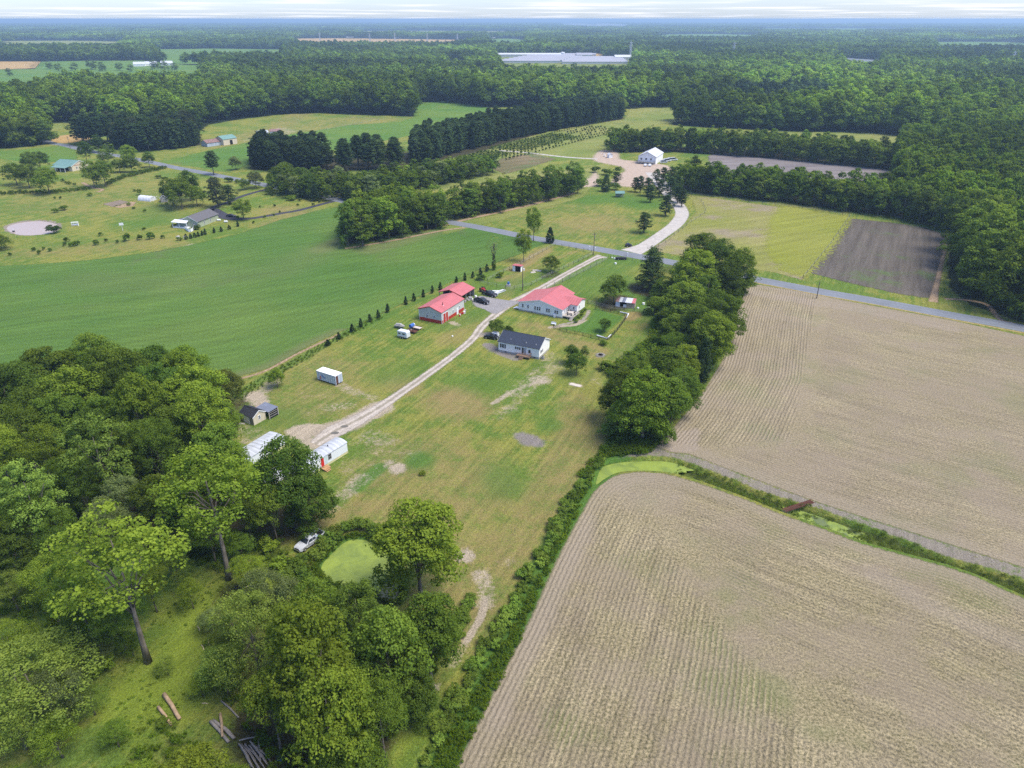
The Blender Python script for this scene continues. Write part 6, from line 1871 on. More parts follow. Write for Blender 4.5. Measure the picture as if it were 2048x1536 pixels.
pen = thing('dirt_pen_roof', 'flat pinkish tarpaulin lying on the ground behind the cream shed', 'tarpaulin', (*at_frame((loc, ang), -2.2, 2.6), 0), ang)
MB().box(0, 3.6, 0, 5.2, 0.02, .10).build('cover', plain('pink_tan_tarp', (.38, .28, .22), .9, .1, var=.2), pen)
for i, (x_, y_, s, m, lb, cat) in enumerate([(-1.2, .3, .55, W_TRIM, 'white tub on the ground at the left end of the cream shed', 'tub'), (-.9, 1.5, .5, BLACK, 'dark kettle grill at the left end of the cream shed', 'grill'), (1.4, -.9, .5, W_OLD, 'low grey pallet before the doors of the cream shed', 'pallet')]):
    o = MB().box(-s * 1.3, s * 1.3, -s * .6, s * .6, 0, .45 if i < 2 else .15, .12, .1).build(['tub', 'grill', 'pallet'][i], m); o.location = (*at_frame((loc, ang), x_, y_), 0); o.rotation_euler = (0, 0, ang + .5)
    tag(o, lb, cat)

# box container
loc, ang, L = frame_of((635, 760), (673, 772))
h = thing('box_container', 'old pale blue white cargo box with rusty doors standing alone on the lawn', 'container', (loc[0], loc[1], 0), ang)
mb = MB().box(0, 6.6, 0, 2.5, .35, 2.75)
C_BOX = ribbed('faded_box_panels', (0.60, 0.68, 0.78), .8, (.82, 1.1))
mb.build('body', C_BOX, h, bevel=.03)
MB().box(-.03, 6.63, -.03, 2.53, 2.70, 2.80).build('roof', W_WHITE, h)
for k in range(4): MB().tube([(1.8 + k * .95, 1.3 + .05 * k, 2.8), (1.8 + k * .95, 1.3 + .05 * k, 2.86)], .11, 8).build('roof_patch', W_OLD, h)
MB().box(6.61, 6.66, .15, .85, .4, 2.6).build('rusty_door', RUST, h); MB().box(6.61, 6.66, .9, 2.3, .4, 2.6).build('door', W_BLUEG, h)
MB().prism([(.95, .5), (1.25, .5), (1.5, 1.1), (1.3, 1.7), (1.0, 1.3)], -.012, -.004).build('red_paint_mark', plain('faded_red_paint', (.6, .15, .12), .8, .2, var=.3), h)
MB().prism([(2.2, 1.2), (2.9, .95), (3.0, 1.35), (2.5, 1.8), (1.6, 2.1), (1.5, 1.8)], -.012, -.004).build('blue_paint_mark', plain('faded_blue_paint', (.22, .30, .55), .8, .2, var=.3), h)
for x_, y_ in ((.3, .3), (6.2, .3), (.3, 2.2), (6.2, 2.2)): MB().box(x_ - .2, x_ + .2, y_ - .2, y_ + .2, 0, .36).build('support_block', W_CONC, h)

# mobile home with the curved roof
def mobile(A, B, x0, x1, wid, eave, rise, label, details):
    loc, ang, L = frame_of(A, B)
    h = thing('mobile_home', label, 'mobile home', loc, ang)
    MB().box(x0, x1, 0, wid, .55, eave).build('wall', plain('white_panel_wall', (.72, .74, .74), .5, .3, var=.06), h)
    MB().box(x0 + .05, x1 - .05, .03, wid - .03, 0, .55).build('skirting', W_YEL, h)
    n = 9; rf = MB()
    for i in range(n):
        a0, a1 = i / n, (i + 1) / n
        z0, z1 = eave + rise * math.sin(math.pi * a0), eave + rise * math.sin(math.pi * a1)
        ya, yb = -.12 + (wid + .24) * a0, -.12 + (wid + .24) * a1
        rf.quad((x0 - .1, ya, z0), (x1 + .1, ya, z0), (x1 + .1, yb, z1), (x0 - .1, yb, z1))
    rf.quad(*[(x0 - .1, -.12 + (wid + .24) * i / n, eave + rise * math.sin(math.pi * i / n)) for i in range(n + 1)])
    rf.quad(*[(x1 + .1, -.12 + (wid + .24) * i / n, eave + rise * math.sin(math.pi * i / n)) for i in range(n + 1)])
    rf.box(x0 - .1, x1 + .1, -.12, wid + .12, eave - .06, eave)
    rf.build('roof', R_WHT2, h)
    for k in range(int((x1 - x0) / 1.3)):
        q = MB().tube([(x0 + .6 + k * 1.3, -.1 + (wid + .2) * s, eave + rise * math.sin(math.pi * s) + .02) for s in (.02, .2, .4, .6, .8, .98)], .03, 4); q.build('roof_seam', R_WHT2, h)
    if details:
        door(h, 'front', .9, 0, .85, 1.95, plain('bright_red_door', (.55, .02, .02), .4, .4), z=.6)
        window(h, 'front', 3.0, 0, 1.3, .75, 1.15, W_OLD)
        MB().box(1.55, 2.35, -.03, -.004, .62, 2.5).build('pale_panel', plain('pale_teal_panel', (.50, .60, .58), .6, .3), h)
        deck(h, .2, 1.9, -1.3, -.05, .5, BRICKR, (), (.3, 1.2, 'front'), 'steps_deck')
        MB().box(4.2, 4.35, 1.6, 1.75, eave + rise * .9, eave + rise + .35).build('roof_vent', BLACK, h)
        MB().box(x1 - .1, x1 + .05, -.03, .1, .0, .6).build('corner_board', W_YEL, h)
    return h


mobile((640, 941), (696, 906), -5.5, 8.1, 3.4, 2.75, .40, 'white mobile home with a red door and orange steps at the end of the drive', True)
m2 = mobile((505, 935), (560, 900), -1.5, 9.5, 4.2, 2.6, .25, 'second white mobile home half hidden behind the dark green trees', False)
MB().box(1.3, 1.5, 2.2, 2.9, 2.8, 3.1).build('roof_vent', W_OLD, m2)
m3 = mobile((527, 985), (570, 962), -1.0, 6.0, 2.6, 2.3, .15, 'small white camper trailer showing through the leaves of the dark trees', False)

# striped goat shed
loc, ang, L = frame_of((1231, 613), (1266, 617))
h = thing('goat_shed', 'low shed with a roof of blue, white and red metal sheets in the right paddock', 'shed', loc, ang)
MB().box(0, 6.2, 3.0, 3.06, 0, 2.1).build('back_wall', W_OLD, h); MB().box(-.03, .03, 0, 3.0, 0, 1.9).build('side_wall', W_OLD, h); MB().box(6.15, 6.21, 0, 3.0, 0, 1.9).build('side_wall', W_OLD, h)
MB().box(0, 1.4, -.03, .03, 0, 1.8).build('white_panel', W_TRIM, h); MB().box(2.5, 3.5, -.03, .03, 0, 1.1).build('white_panel', W_TRIM, h); MB().box(3.5, 6.2, -.03, .03, 0, 1.75).build('front_boards', plain('bare_plywood', (.42, .33, .24), .9, .1, var=.25), h)
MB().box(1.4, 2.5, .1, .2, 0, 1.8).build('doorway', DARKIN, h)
for i, m in enumerate([R_RUS, R_WHT2, R_SLATE, R_WHT, R_WHT, R_RED]):
    z0, z1 = 1.9, 2.3
    slope(h, [(i * 1.06 - .1, -.3, z0), (i * 1.06 + .95, -.3, z0), (i * 1.06 + .95, 3.3, z1), (i * 1.06 - .1, 3.3, z1)], m, .05, 'roof_sheet')
# paddock shelter
loc, ang, L = frame_of((1025, 542), (1039, 544))
h = thing('paddock_shelter', 'tiny white shelter with red roof and dark opening in the front paddock', 'shed', loc, ang)
MB().box(0, 1.1, 0, .06, 0, 2.1).build('front_wall', W_WHITE, h); MB().box(3.3, 3.36, 0, 2.3, 0, 2.1).build('side_wall', W_WHITE, h); MB().box(0, .06, 0, 2.3, 0, 2.1).build('side_wall', W_WHITE, h); MB().box(0, 3.36, 2.24, 2.3, 0, 2.0).build('back_wall', W_WHITE, h)
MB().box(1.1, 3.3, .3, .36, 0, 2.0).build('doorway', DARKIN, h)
slope(h, [(-.2, -.3, 2.35), (3.6, -.3, 2.35), (3.6, 2.6, 2.1), (-.2, 2.6, 2.1)], R_REDX, .08)
o = MB().box(-.25, .25, -.25, .25, 0, .8, .03, .03).build('feed_bin', W_TRIM); o.location = (*G(1048, 541), 0); tag(o, 'white feed bin beside the tiny paddock shelter', 'bin')

# green sided house
loc, ang, L = frame_of((362, 455), (397, 456))
a = G(362, 455); b = G(397, 456); c_ = G(437.7, 440)
h = thing('green_house', 'sage green house with grey brown roof, white porch and white picket fence', 'house', loc, ang)
ux = np.array([math.cos(ang), math.sin(ang)]); dv = np.array(c_) - np.array(b)
gl = L; dep = math.hypot(*dv)
h.rotation_euler = (0, 0, math.atan2(dv[1], dv[0]) - math.pi / 2)
h.location = (b[0], b[1], 0)
gable(h, -9.0, 0, 0, dep, 2.8, 4.9, 'y', .4, W_GREEN, R_GREYS, W_TRIM, 0)
for yy in (4.5, 9.0): window(h, 'right', yy, 0, .9, .6, 1.2)
for xx in (-2.0, -1.1): window(h, 'front', xx, 0, .8, .5, 1.3)
MB().box(-11.5, -4.0, -2.6, -.02, 0, .4).build('porch_floor', W_TRIM, h)
for xx in (-11.4, -8.0, -4.1): MB().box(xx - .1, xx + .1, -2.55, -2.35, .4, 2.6).build('porch_post', W_TRIM, h)
slope(h, [(-11.8, -2.9, 2.65), (-3.8, -2.9, 2.65), (-4.5, .0, 3.2), (-11.8, .0, 3.2)], W_TRIM, .1, 'porch_roof')
MB().box(-11.5, -9.05, 0, 4, 0, 2.5).build('side_wing', W_GREEN, h)
slope(h, [(-12, -.2, 2.6), (-9.0, -.2, 3.2), (-9.0, 4.2, 3.2), (-12, 4.2, 2.6)], R_GREYS, .1, 'wing_roof')
fn = thing('picket_fence', 'short curved white fence round the porch of the sage green house', 'fence', (0, 0, 0))
for k, (u, v) in enumerate([(371, 459), (374, 462), (378, 464), (382, 464), (386, 462), (388, 458)]):
    q = G(u, v); MB().box(q[0] - .08, q[0] + .08, q[1] - .08, q[1] + .08, 0, 1.5).build('fence_post', W_TRIM, fn)
    if k:
        MB().tube([(pq[0], pq[1], 1.3), (q[0], q[1], 1.3)], .06, 4).build('rail', W_TRIM, fn)
        m_ = MB(); m_.quad((pq[0], pq[1], .05), (q[0], q[1], .05), (q[0], q[1], 1.35), (pq[0], pq[1], 1.35)); o = m_.build('panel', W_TRIM, fn); md = o.modifiers.new('thick', 'SOLIDIFY'); md.thickness = .05
    pq = q

# green roofed house
a = G(145.6, 343); b = G(174, 337)
ang = math.atan2(b[1] - a[1], b[0] - a[0]); L = math.dist(a, b)
h = thing('green_roof_house', 'cream house with green metal roof among the far left trees', 'house', (a[0], a[1], 0), ang)
gable(h, 0, 12, 0, 15, 3.2, 5.6, 'y', .5, W_TAN, R_GRN, W_TRIM, 0, ridge_at=6)
MB().box(2, 9, -.1, -.02, 3.1, 3.25).build('gable_line', W_RED, h); window(h, 'front', 3.5, 0, 1.2, .8, 1.1); window(h, 'front', 8.0, 0, 1.2, .8, 1.1)
slope(h, [(-4.2, 1, 2.6), (-.1, 1, 3.2), (-.1, 13, 3.2), (-4.2, 13, 2.6)], R_GRN, .1, 'porch_roof')
for yy in (1.2, 5, 9, 12.8): MB().box(-4.1, -3.95, yy, yy + .15, 0, 2.6).build('porch_post', W_TRIM, h)
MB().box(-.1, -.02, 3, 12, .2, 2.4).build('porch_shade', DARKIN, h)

# white barn
loc, ang, L = frame_of((1275, 327), (1311, 329))
b = G(1311, 329); c_ = G(1323, 319)
h = thing('white_barn', 'white barn with pale metal roof standing in the bare dirt yard', 'barn', (b[0], b[1], 0), math.atan2(c_[1] - b[1], c_[0] - b[0]) - math.pi / 2)
h.rotation_euler = (0, 0, ang + math.radians(-6)); LW = L
gable(h, -LW, 0, 0, 20, 4.6, 7.4, 'y', .4, W_WHITE, R_WHT, W_OLD, 0)
for xx in (-9.6, -6.4, -3.2): window(h, 'front', xx, 0, 2.4, 1.1, 1.2, W_TRIM)
deck(h, -LW - .5, -.5, -2.2, -.05, 1.3, W_OLD, ('front', 'left', 'right'))
for yy in (3, 6, 9): MB().tube([(-.5, yy, 5.0), (-.5, yy, 6.2)], .1, 5).build('roof_vent', W_TRIM, h)
ws = thing('well_shed', 'tiny white shed left of the white barn', 'shed', (*G(1218, 316), 0), .3)
gable(ws, 0, 2.6, 0, 3.0, 2.0, 2.8, 'y', .15, W_WHITE, R_WHT, None, 0)
for k in range(9):
    q = G(1203 + r2.uniform(0, 12), 308 + r2.uniform(-1, 8)); s = r2.uniform(.3, .7)
    o = MB().box(-s, s, -s * .7, s * .7, 0, s * .7, .1, .1).build('junk_heap', r2.choice([W_WHITE, RUST, W_OLD, W_WOOD])); o.location = (*q, 0); o.rotation_euler = (0, 0, r2.random() * 3)
    tag(o, 'scrap lying in the heap left of the white barn', 'scrap', 'scrap left of the white barn')
# barns beyond
def barn(A, B, dep, ew, rh, wall, roof, label, axis='x', ddoor=None, nm='barn'):
    loc, ang, L = frame_of(A, B)
    h = thing(nm, label, 'barn', loc, ang)
    gable(h, 0, L, 0, dep, ew, rh, axis, .3, wall, roof, None, 0)
    if ddoor: MB().box(ddoor[0], ddoor[1], -.12, -.03, 0, ddoor[2]).build('dark_doorway', DARKIN, h)
    return h


barn((415, 294), (444, 290), 8, 2.6, 4.4, W_BLUEG, R_RUS, 'long low barn with faded blue wall and rusty roof', 'x')
barn((448, 291), (475, 287), 10, 4.2, 6.2, W_TAN, R_GRN, 'cream barn with streaked green roof and dark open door', 'x', (5.5, 7.8, 3.2))
barn((516, 274), (538, 272.5), 7, 3.0, 4.2, W_WHITE, R_WHT2, 'whitewashed farm building at the left of the distant pair', 'x', (3, 4.5, 2.2))
barn((541, 271), (562, 270), 8, 3.0, 4.2, W_BLUEG, R_RUS, 'rusty roofed shed at the right of the distant pair', 'x', (2, 6, 2.4))
# hoop house
loc, ang, L = frame_of((276, 401), (297, 403))
h = thing('hoop_house', 'white plastic tunnel greenhouse on the left lawn', 'greenhouse', loc, ang)
PL = plain('greenhouse_plastic', (.62, .63, .65), .4, .4, var=.05)
sk = MB(); n = 10; R0 = 2.3
for i in range(n):
    a0, a1 = math.pi * i / n, math.pi * (i + 1) / n
    sk.quad((0, R0 - R0 * math.cos(a0), R0 * math.sin(a0)), (L + 1, R0 - R0 * math.cos(a0), R0 * math.sin(a0)), (L + 1, R0 - R0 * math.cos(a1), R0 * math.sin(a1)), (0, R0 - R0 * math.cos(a1), R0 * math.sin(a1)))
sk.quad(*[(0, R0 - R0 * math.cos(math.pi * i / n), R0 * math.sin(math.pi * i / n)) for i in range(n + 1)])
sk.quad(*[(L + 1, R0 - R0 * math.cos(math.pi * i / n), R0 * math.sin(math.pi * i / n)) for i in range(n + 1)])
sk.build('plastic_cover', PL, h)
for k in range(6):
    x_ = (L + 3.5) * k / 5
    MB().tube([(x_, R0 - R0 * math.cos(math.pi * i / 8) * 1.01, R0 * math.sin(math.pi * i / 8) * 1.01) for i in range(9)], .05, 5).build('hoop', W_TRIM, h)
h2 = thing('play_house', 'small grey board cottage with shingle roof beside the plastic tunnel', 'shed', (*G(322, 405), 0), math.radians(20))
gable(h2, 0, 3.2, 0, 4.2, 2.2, 3.6, 'y', .25, W_OLD, R_GREYS, W_TRIM, 0); window(h2, 'front', 1.6, 0, 1.0, .6, .8)
# glasshouse complex and distant roofs
def far_block(u0, u1, v, dep, hh, mat, label, group=None, rh=2.0, nm='glasshouse'):
    a = G(u0, v); b = G(u1, v)
    h = thing(nm, label, 'greenhouse' if nm == 'glasshouse' else 'warehouse', (a[0], a[1], 0), math.atan2(b[1] - a[1], b[0] - a[0]), group)
    gable(h, 0, math.dist(a, b), 0, dep, hh, hh + rh, 'x', .5, W_GREY, mat, None, 0)


PW = plain('pale_glasshouse_roof', (.36, .36, .40), .6, .3, var=.06, scale=.02)
for k in range(9):
    far_block(1000 + k * 9, 1120 + k * 9, 126.3 - k * 1.7, 26, 4.5, PW, 'long pale glasshouse bay in the distant nursery', 'glasshouse bays of the distant nursery', 2.2)
for k in range(5):
    far_block(1125 + k * 5, 1255 - k * 3, 128.2 - k * 2.2, 34, 4.5, PW, 'long pale glasshouse bay in the distant nursery', 'glasshouse bays of the distant nursery', 2.2)
far_block(990, 1122, 114.2, 12, 6, PL, 'bright white long roof at the back of the distant nursery', None, 3)
far_block(1153, 1184, 116.2, 30, 7, PW, 'grey hall beside the brown field at the distant nursery', None, 4, 'warehouse')
far_block(1230, 1266, 121, 30, 7, PL, 'white hall at the right end of the distant nursery', None, 4, 'warehouse')
tk = thing('water_tank', 'round white tank at the back corner of the distant nursery', 'tank', (*G(1125, 113), 0))
MB().tube([(0, 0, 0), (0, 0, 9)], 6, 14).build('tank_wall', PL, tk); MB().tube([(0, 0, 9), (0, 0, 11)], [6, .5], 14).build('tank_roof', PL, tk)
for i in range(26):
    u = r2.uniform(1118, 1262); v = r2.uniform(49, 54); w = r2.uniform(100, 320)
    q = G(u, v); o = MB().box(-w / 2, w / 2, -40, 40, 0, r2.uniform(12, 26)).build('distant_building', PL); o.location = (*q, 0)
    tag(o, 'tiny white building of the town on the horizon', 'building', 'white buildings of the town on the horizon')
for i, (u, v) in enumerate([(480, 64), (490, 64), (520, 64.5), (575, 67), (600, 66), (618, 67), (635, 67), (388, 63), (700, 75), (966, 74), (985, 76), (795, 77), (1880, 50)]):
    q = G(u, v); o = MB().box(-18, 18, -12, 12, 0, 9, 3, 6).build('distant_building', PL); o.location = (*q, 0)
    tag(o, 'tiny pale farm building among the far woods', 'building', 'pale farm buildings among the far woods')
for (u, v) in ((267, 133), (290, 132), (322, 131)):
    q = G(u, v); hh_ = thing('far_barn', 'pale roofed barn beside the bright far left field', 'barn', (*q, 0), .3, 'barns beside the bright far left field'); gable(hh_, 0, 22, 0, 12, 4, 8, 'x', .5, W_WHITE, R_WHT, None, 0)

# ------------------------------------------------------------------ vehicles
TYRE = plain('tyre_rubber', (.025, .025, .027), .9, .2, var=.1)
RIM = plain('wheel_rim', (.55, .56, .58), .35, .5, .6, var=.1)
LAMP = plain('lamp_glass', (.7, .72, .75), .1, .6, var=.02)
TAIL = plain('tail_lamp', (.45, .02, .02), .2, .5, var=.02)
CHROME = plain('bumper_chrome', (.6, .61, .63), .25, .5, .7, var=.05)


def paint(name, col, metal=.4): return plain(name, col, .28, .6, metal, var=.05, scale=.5)


def wheels(root, xs, y, r=.38, w=.26):
    for x in xs:
        for s in (-1, 1):
            wl = MB().tube([(x, s * y, r), (x, s * (y - w), r)], r, 16).build('wheel', TYRE, root)
            MB().tube([(x, s * (y + .012), r), (x, s * (y - .05), r)], r * .58, 12).build('rim', RIM, wl)


def side_poly(root, name, pts, y, mat, th=.02):
    for s in (-1, 1):
        MB().prism(pts, s * y, s * (y + th)).build(name, mat, root)


def loft(prof, ws):
    """prof: closed x,z outline; ws: half width at each point; both sides joined"""
    mb = MB(); n = len(prof)
    mb.v = [(x, -w, z) for (x, z), w in zip(prof, ws)] + [(x, w, z) for (x, z), w in zip(prof, ws)]
    mb.f = [tuple(range(n)), tuple(reversed(range(n, 2 * n)))] + [(k, k + n, (k + 1) % n + n, (k + 1) % n) for k in range(n)]
    return mb


def pickup(label, A, B, pm, cargo=True):
    """A front bumper point, B tail point on the ground"""
    a = np.array(G(*A)); b = np.array(G(*B)); c = (a + b) / 2
    h = thing('pickup_truck', label, 'pickup truck', (c[0], c[1], 0), math.atan2(a[1] - b[1], a[0] - b[0]))
    pr = [(-2.85, .50), (-2.85, 1.02), (-.95, 1.06), (-.95, 1.10), (1.15, 1.10), (1.45, 1.12), (2.55, 1.02), (2.85, .86), (2.90, .50), (2.55, .36), (-2.4, .40)]
    w = [.93, .95, .96, .96, .97, .96, .90, .84, .86, .9, .9]
    lower = [(-.95, .38), (-.95, 1.10), (1.15, 1.12), (1.5, 1.13), (2.55, 1.03), (2.83, .88), (2.90, .55), (2.6, .36)]
    loft(lower, [.94, .97, .97, .95, .89, .84, .86, .9]).build('body', pm, h, bevel=.05)
    # bed: floor, sides, tailgate (open box)
    bd = MB().box(-2.85, -.97, -.95, .95, .45, .62).box(-2.85, -.97, -.97, -.84, .60, 1.14).box(-2.85, -.97, .84, .97, .60, 1.14).box(-1.06, -.97, -.84, .84, .62, 1.14)
    bd.build('bed', pm, h)
    MB().box(-2.92, -2.84, -.86, .86, .52, 1.12).build('tailgate', pm, h, bevel=.02)
    MB().box(-2.83, -1.07, -.835, .835, .625, .66).build('bed_liner', BLACK, h)
    cab = [(-.93, 1.10), (-.85, 1.60), (-.65, 1.74), (.45, 1.76), (.62, 1.70), (1.38, 1.13)]
    loft(cab, [.92, .78, .72, .70, .72, .88]).build('cab', pm, h, bevel=.03)
    g = MB().quad((.66, -.66, 1.68), (1.34, -.80, 1.17), (1.34, .80, 1.17), (.66, .66, 1.68)); o = g.build('windshield', GLASS, h); m = o.modifiers.new('thick', 'SOLIDIFY'); m.thickness = .05; m.offset = 0
    g = MB().quad((-.90, -.72, 1.22), (-.90, .72, 1.22), (-.84, .64, 1.60), (-.84, -.64, 1.60)); o = g.build('rear_window', GLASS, h); m = o.modifiers.new('thick', 'SOLIDIFY'); m.thickness = .05; m.offset = 0
    for s in (-1, 1):
        for q in ([(-.76, 1.20, .892), (-.12, 1.20, .892), (-.12, 1.64, .772), (-.66, 1.62, .772)], [(-.04, 1.20, .892), (1.10, 1.20, .882), (.56, 1.64, .765), (-.04, 1.64, .772)]):
            o = MB().quad(*[(x, s * y, z) for x, z, y in q]).build('side_window', GLASS, h); m = o.modifiers.new('thick', 'SOLIDIFY'); m.thickness = .05; m.offset = 0
        MB().box(2.72, 2.90, s * .62 - .14, s * .62 + .14, .72, .88).build('headlight', LAMP, h)
        MB().box(-2.94, -2.90, s * .82 - .07, s * .82 + .07, .75, 1.05).build('tail_light', TAIL, h)
        MB().box(.85, 1.0, s * .97 - (.0 if s > 0 else .2), s * .97 + (.2 if s > 0 else .0), 1.15, 1.32).build('mirror', pm, h)
        MB().box(-.6, 1.2, s * .985 - .03, s * .985 + .03, .36, .44).build('running_board', BLACK, h)
    MB().box(2.84, 2.98, -.84, .84, .42, .62).build('front_bumper', CHROME, h, bevel=.03); MB().box(-3.02, -2.9, -.86, .86, .45, .6).build('rear_bumper', CHROME, h, bevel=.03)
    MB().box(2.86, 2.92, -.45, .45, .66, .88).build('grille', BLACK, h)
    wheels(h, (-1.85, 1.90), .96)
    if cargo:
        ca, sa = math.cos(h.rotation_euler[2]), math.sin(h.rotation_euler[2])
        for k, (x, y, s, mt, nm) in enumerate([(-1.5, .2, .45, plain('pale_blue_tarp', (.45, .58, .78), .6, .3, var=.2, scale=3), 'blue_sheet'), (-1.75, -.35, .3, W_TRIM, 'white_bag')]):
            bm_ = MB().box(-s, s, -s * .7, s * .7, 0, .3, .12, .1); o = bm_.build(nm, mt, None, True, .06)
            o.location = (c[0] + x * ca - y * sa, c[1] + x * sa + y * ca, .66); o.rotation_euler = (0, 0, .4 + k)
            tag(o, ['crumpled pale blue sheet in the bed of the silver pickup', 'white bag in the bed of the silver pickup'][k], 'sheet' if k == 0 else 'bag')
    return h


def car(label, P, ang, pm, kind='car', L=4.5):
    q = G(*P)
    h = thing('parked_' + ('van' if kind == 'van' else 'car'), label, kind, (q[0], q[1], 0), ang)
    s = L / 4.5
    if kind == 'van': low = [(-2.2, .35), (-2.2, 1.0), (1.6, 1.05), (2.2, .85), (2.25, .35)]; cab = [(-2.15, 1.0), (-2.1, 2.0), (.9, 2.05), (1.7, 1.05)]
    else: low = [(-2.2, .35), (-2.22, .85), (-1.7, .95), (1.0, .95), (2.1, .78), (2.25, .5), (2.1, .3)]; cab = [(-1.75, .93), (-1.1, 1.40), (.2, 1.42), (1.0, .94)]
    low = [(x * s, z) for x, z in low]; cab = [(x * s, z) for x, z in cab]
    loft(low, [.86] * len(low)).build('body', pm, h, bevel=.05)
    loft(cab, [.84, .68, .66, .80]).build('cabin', pm, h, bevel=.03)
    c0, c1, c2, c3 = cab
    def lerp(a, b, t): return (a[0] + (b[0] - a[0]) * t, a[1] + (b[1] - a[1]) * t)
    p0, p1 = lerp(c3, c2, .1), lerp(c3, c2, .9)
    o = MB().quad((p0[0] + .02, -.70, p0[1] + .02), (p0[0] + .02, .70, p0[1] + .02), (p1[0] + .02, .60, p1[1] + .02), (p1[0] + .02, -.60, p1[1] + .02)).build('windshield', GLASS, h); m = o.modifiers.new('thick', 'SOLIDIFY'); m.thickness = .05; m.offset = 0
    for sd_ in (-1, 1):
        o = MB().quad((c0[0] + .25, sd_ * .83, 1.0), (c3[0] - .25, sd_ * .81, 1.0), (c2[0] - .05, sd_ * .70, c2[1] - .07), (c1[0] + .1, sd_ * .70, c1[1] - .07)).build('side_window', GLASS, h); m = o.modifiers.new('thick', 'SOLIDIFY'); m.thickness = .05; m.offset = 0
        MB().box(2.1 * s, 2.24 * s, sd_ * .6 - .14, sd_ * .6 + .14, .62, .76).build('headlight', LAMP, h)
    wheels(h, (-1.4 * s, 1.4 * s), .87, .33, .22)
    return h


pickup('silver pickup with an open bed parked by the pond path under the trees', (598, 1103), (642, 1072), paint('silver_paint', (.66, .68, .71), .25))
pickup('black pickup with its bed toward the garage on the gravel pad', (980, 610), (948, 601), paint('black_paint', (.012, .012, .02), .3), False)
pickup('second dark pickup, farther from the camera on the gravel pad', (994, 595), (966, 587), paint('dark_grey_paint', (.03, .032, .04), .3), False)
car('dark car behind the left end of the dark roofed house', (983, 677), math.radians(-20), paint('dark_car_paint', (.03, .03, .035)), 'car', 4.4)
wh = thing('canopy_truck', 'white topped truck cap standing beside the dark roofed house', 'truck cap', (*G(991, 674), 0), math.radians(-15))
MB().box(-1.1, 1.1, -.85, .85, .5, 1.6, .15, .12).build('cap_shell', W_TRIM, wh, bevel=.08); MB().box(-1.0, 1.0, -.8, .8, 0, .5).build('cap_base', BLACK, wh); MB().box(-.7, .7, -.84, -.78, .9, 1.25).build('side_window', GLASS, wh)
car('black car under the round tree on the dark drive', (463, 434), math.radians(-5), paint('black_paint', (.012, .012, .02)), 'car', 4.6)
car('dark farm buggy parked where the gravel drive meets the road', (1257, 493), math.radians(10), paint('black_paint', (.012, .012, .02)), 'car', 2.8)
car('left one of two white cars before the white barn', (1291, 332), math.radians(70), paint('white_paint', (.75, .76, .78), .1))
car('right one of two white cars before the white barn', (1300, 332), math.radians(70), paint('white_paint', (.75, .76, .78), .1))
car('silver van at the right side of the white barn', (1327, 326), math.radians(20), paint('silver_paint', (.66, .68, .71), .25), 'van', 5.2)
car('white van behind the silver one by the white barn', (1334, 323), math.radians(15), paint('white_paint', (.75, .76, .78), .1), 'van', 5.5)
car('white camper van farthest right of the white barn', (1345, 321), math.radians(8), paint('white_paint', (.75, .76, .78), .1), 'van', 7.0)


# trailers by the garage
def trailer_deck(label, P, ang, L, W, mat, load=None):
    h = thing('flat_trailer', label, 'trailer', (*G(*P), 0), ang)
    n = 8
    for k in range(n): MB().box(-L / 2 + L * k / n + .01, -L / 2 + L * (k + 1) / n - .01, -W / 2, W / 2, .55, .60).build('plank', mat, h)
    MB().box(-L / 2, L / 2, -W / 2, -W / 2 + .06, .45, .75).box(-L / 2, L / 2, W / 2 - .06, W / 2, .45, .75).build('side_rail', RUST, h)
    MB().tube([(L / 2, 0, .5), (L / 2 + 1.3, 0, .45)], .06, 5).build('tow_bar', BLACK, h)
    wheels(h, (-.2,), W / 2 + .2, .32, .2)
    return h


h = thing('horse_trailer', 'white two axle horse trailer parked on the lawn below the garage', 'horse trailer', (*G(808, 675), 0), math.radians(-28))
loft([(-1.7, .45), (-1.7, 2.15), (-1.5, 2.3), (1.4, 2.3), (1.7, 2.05), (1.75, .45)], [.95, .95, .85, .85, .9, .95]).build('body', paint('trailer_white', (.70, .72, .74), .1), h, bevel=.06)
for s in (-1, 1):
    for x_ in (-.9, .6): MB().box(x_ - .45, x_ + .45, s * .955 - .02, s * .955 + .02, 1.35, 1.75).build('window_slot', GLASS, h)
    MB().box(-1.0, 1.0, s * 1.02 - .1, s * 1.02 + .1, .72, .80).build('mudguard', W_OLD, h)
wheels(h, (-.5, .35), 1.1, .33, .2)
MB().tube([(1.75, 0, .5), (2.9, 0, .45)], .07, 6).build('tow_bar', BLACK, h)
t1 = trailer_deck('flat trailer under the blue barrel, right of its neighbours below the garage', (832, 658), math.radians(-28), 3.6, 1.8, W_WOODL)
t2 = trailer_deck('rusty trailer loaded with scrap behind the horse trailer', (824, 665), math.radians(-28), 3.4, 1.8, RUST)
bt = thing('grey_boat', 'small covered grey boat left of the blue barrel below the garage', 'boat', (*G(800, 656), 0), math.radians(-28))
loft([(-1.6, .35), (-1.6, .95), (1.0, 1.0), (1.9, .95), (1.2, .35)], [.8, .9, .8, .15, .4]).build('hull', W_OLD, bt, bevel=.04); MB().tube([(-1.2, 0, .95), (.4, 0, 1.2), (1.3, 0, 1.0)], [.5, .45, .15], 8).build('cover', W_CONC, bt)
br = thing('blue_barrel', 'blue and white water barrel lying on the flat trailer', 'barrel', (*G(824, 658), .62), math.radians(60))
MB().tube([(-.8, 0, .55), (.8, 0, .55)], .55, 14).build('drum', plain('blue_plastic', (.05, .14, .42), .4, .4), br); MB().tube([(.8, 0, .55), (1.1, 0, .55)], [.5, .45], 14).build('white_end', W_TRIM, br)
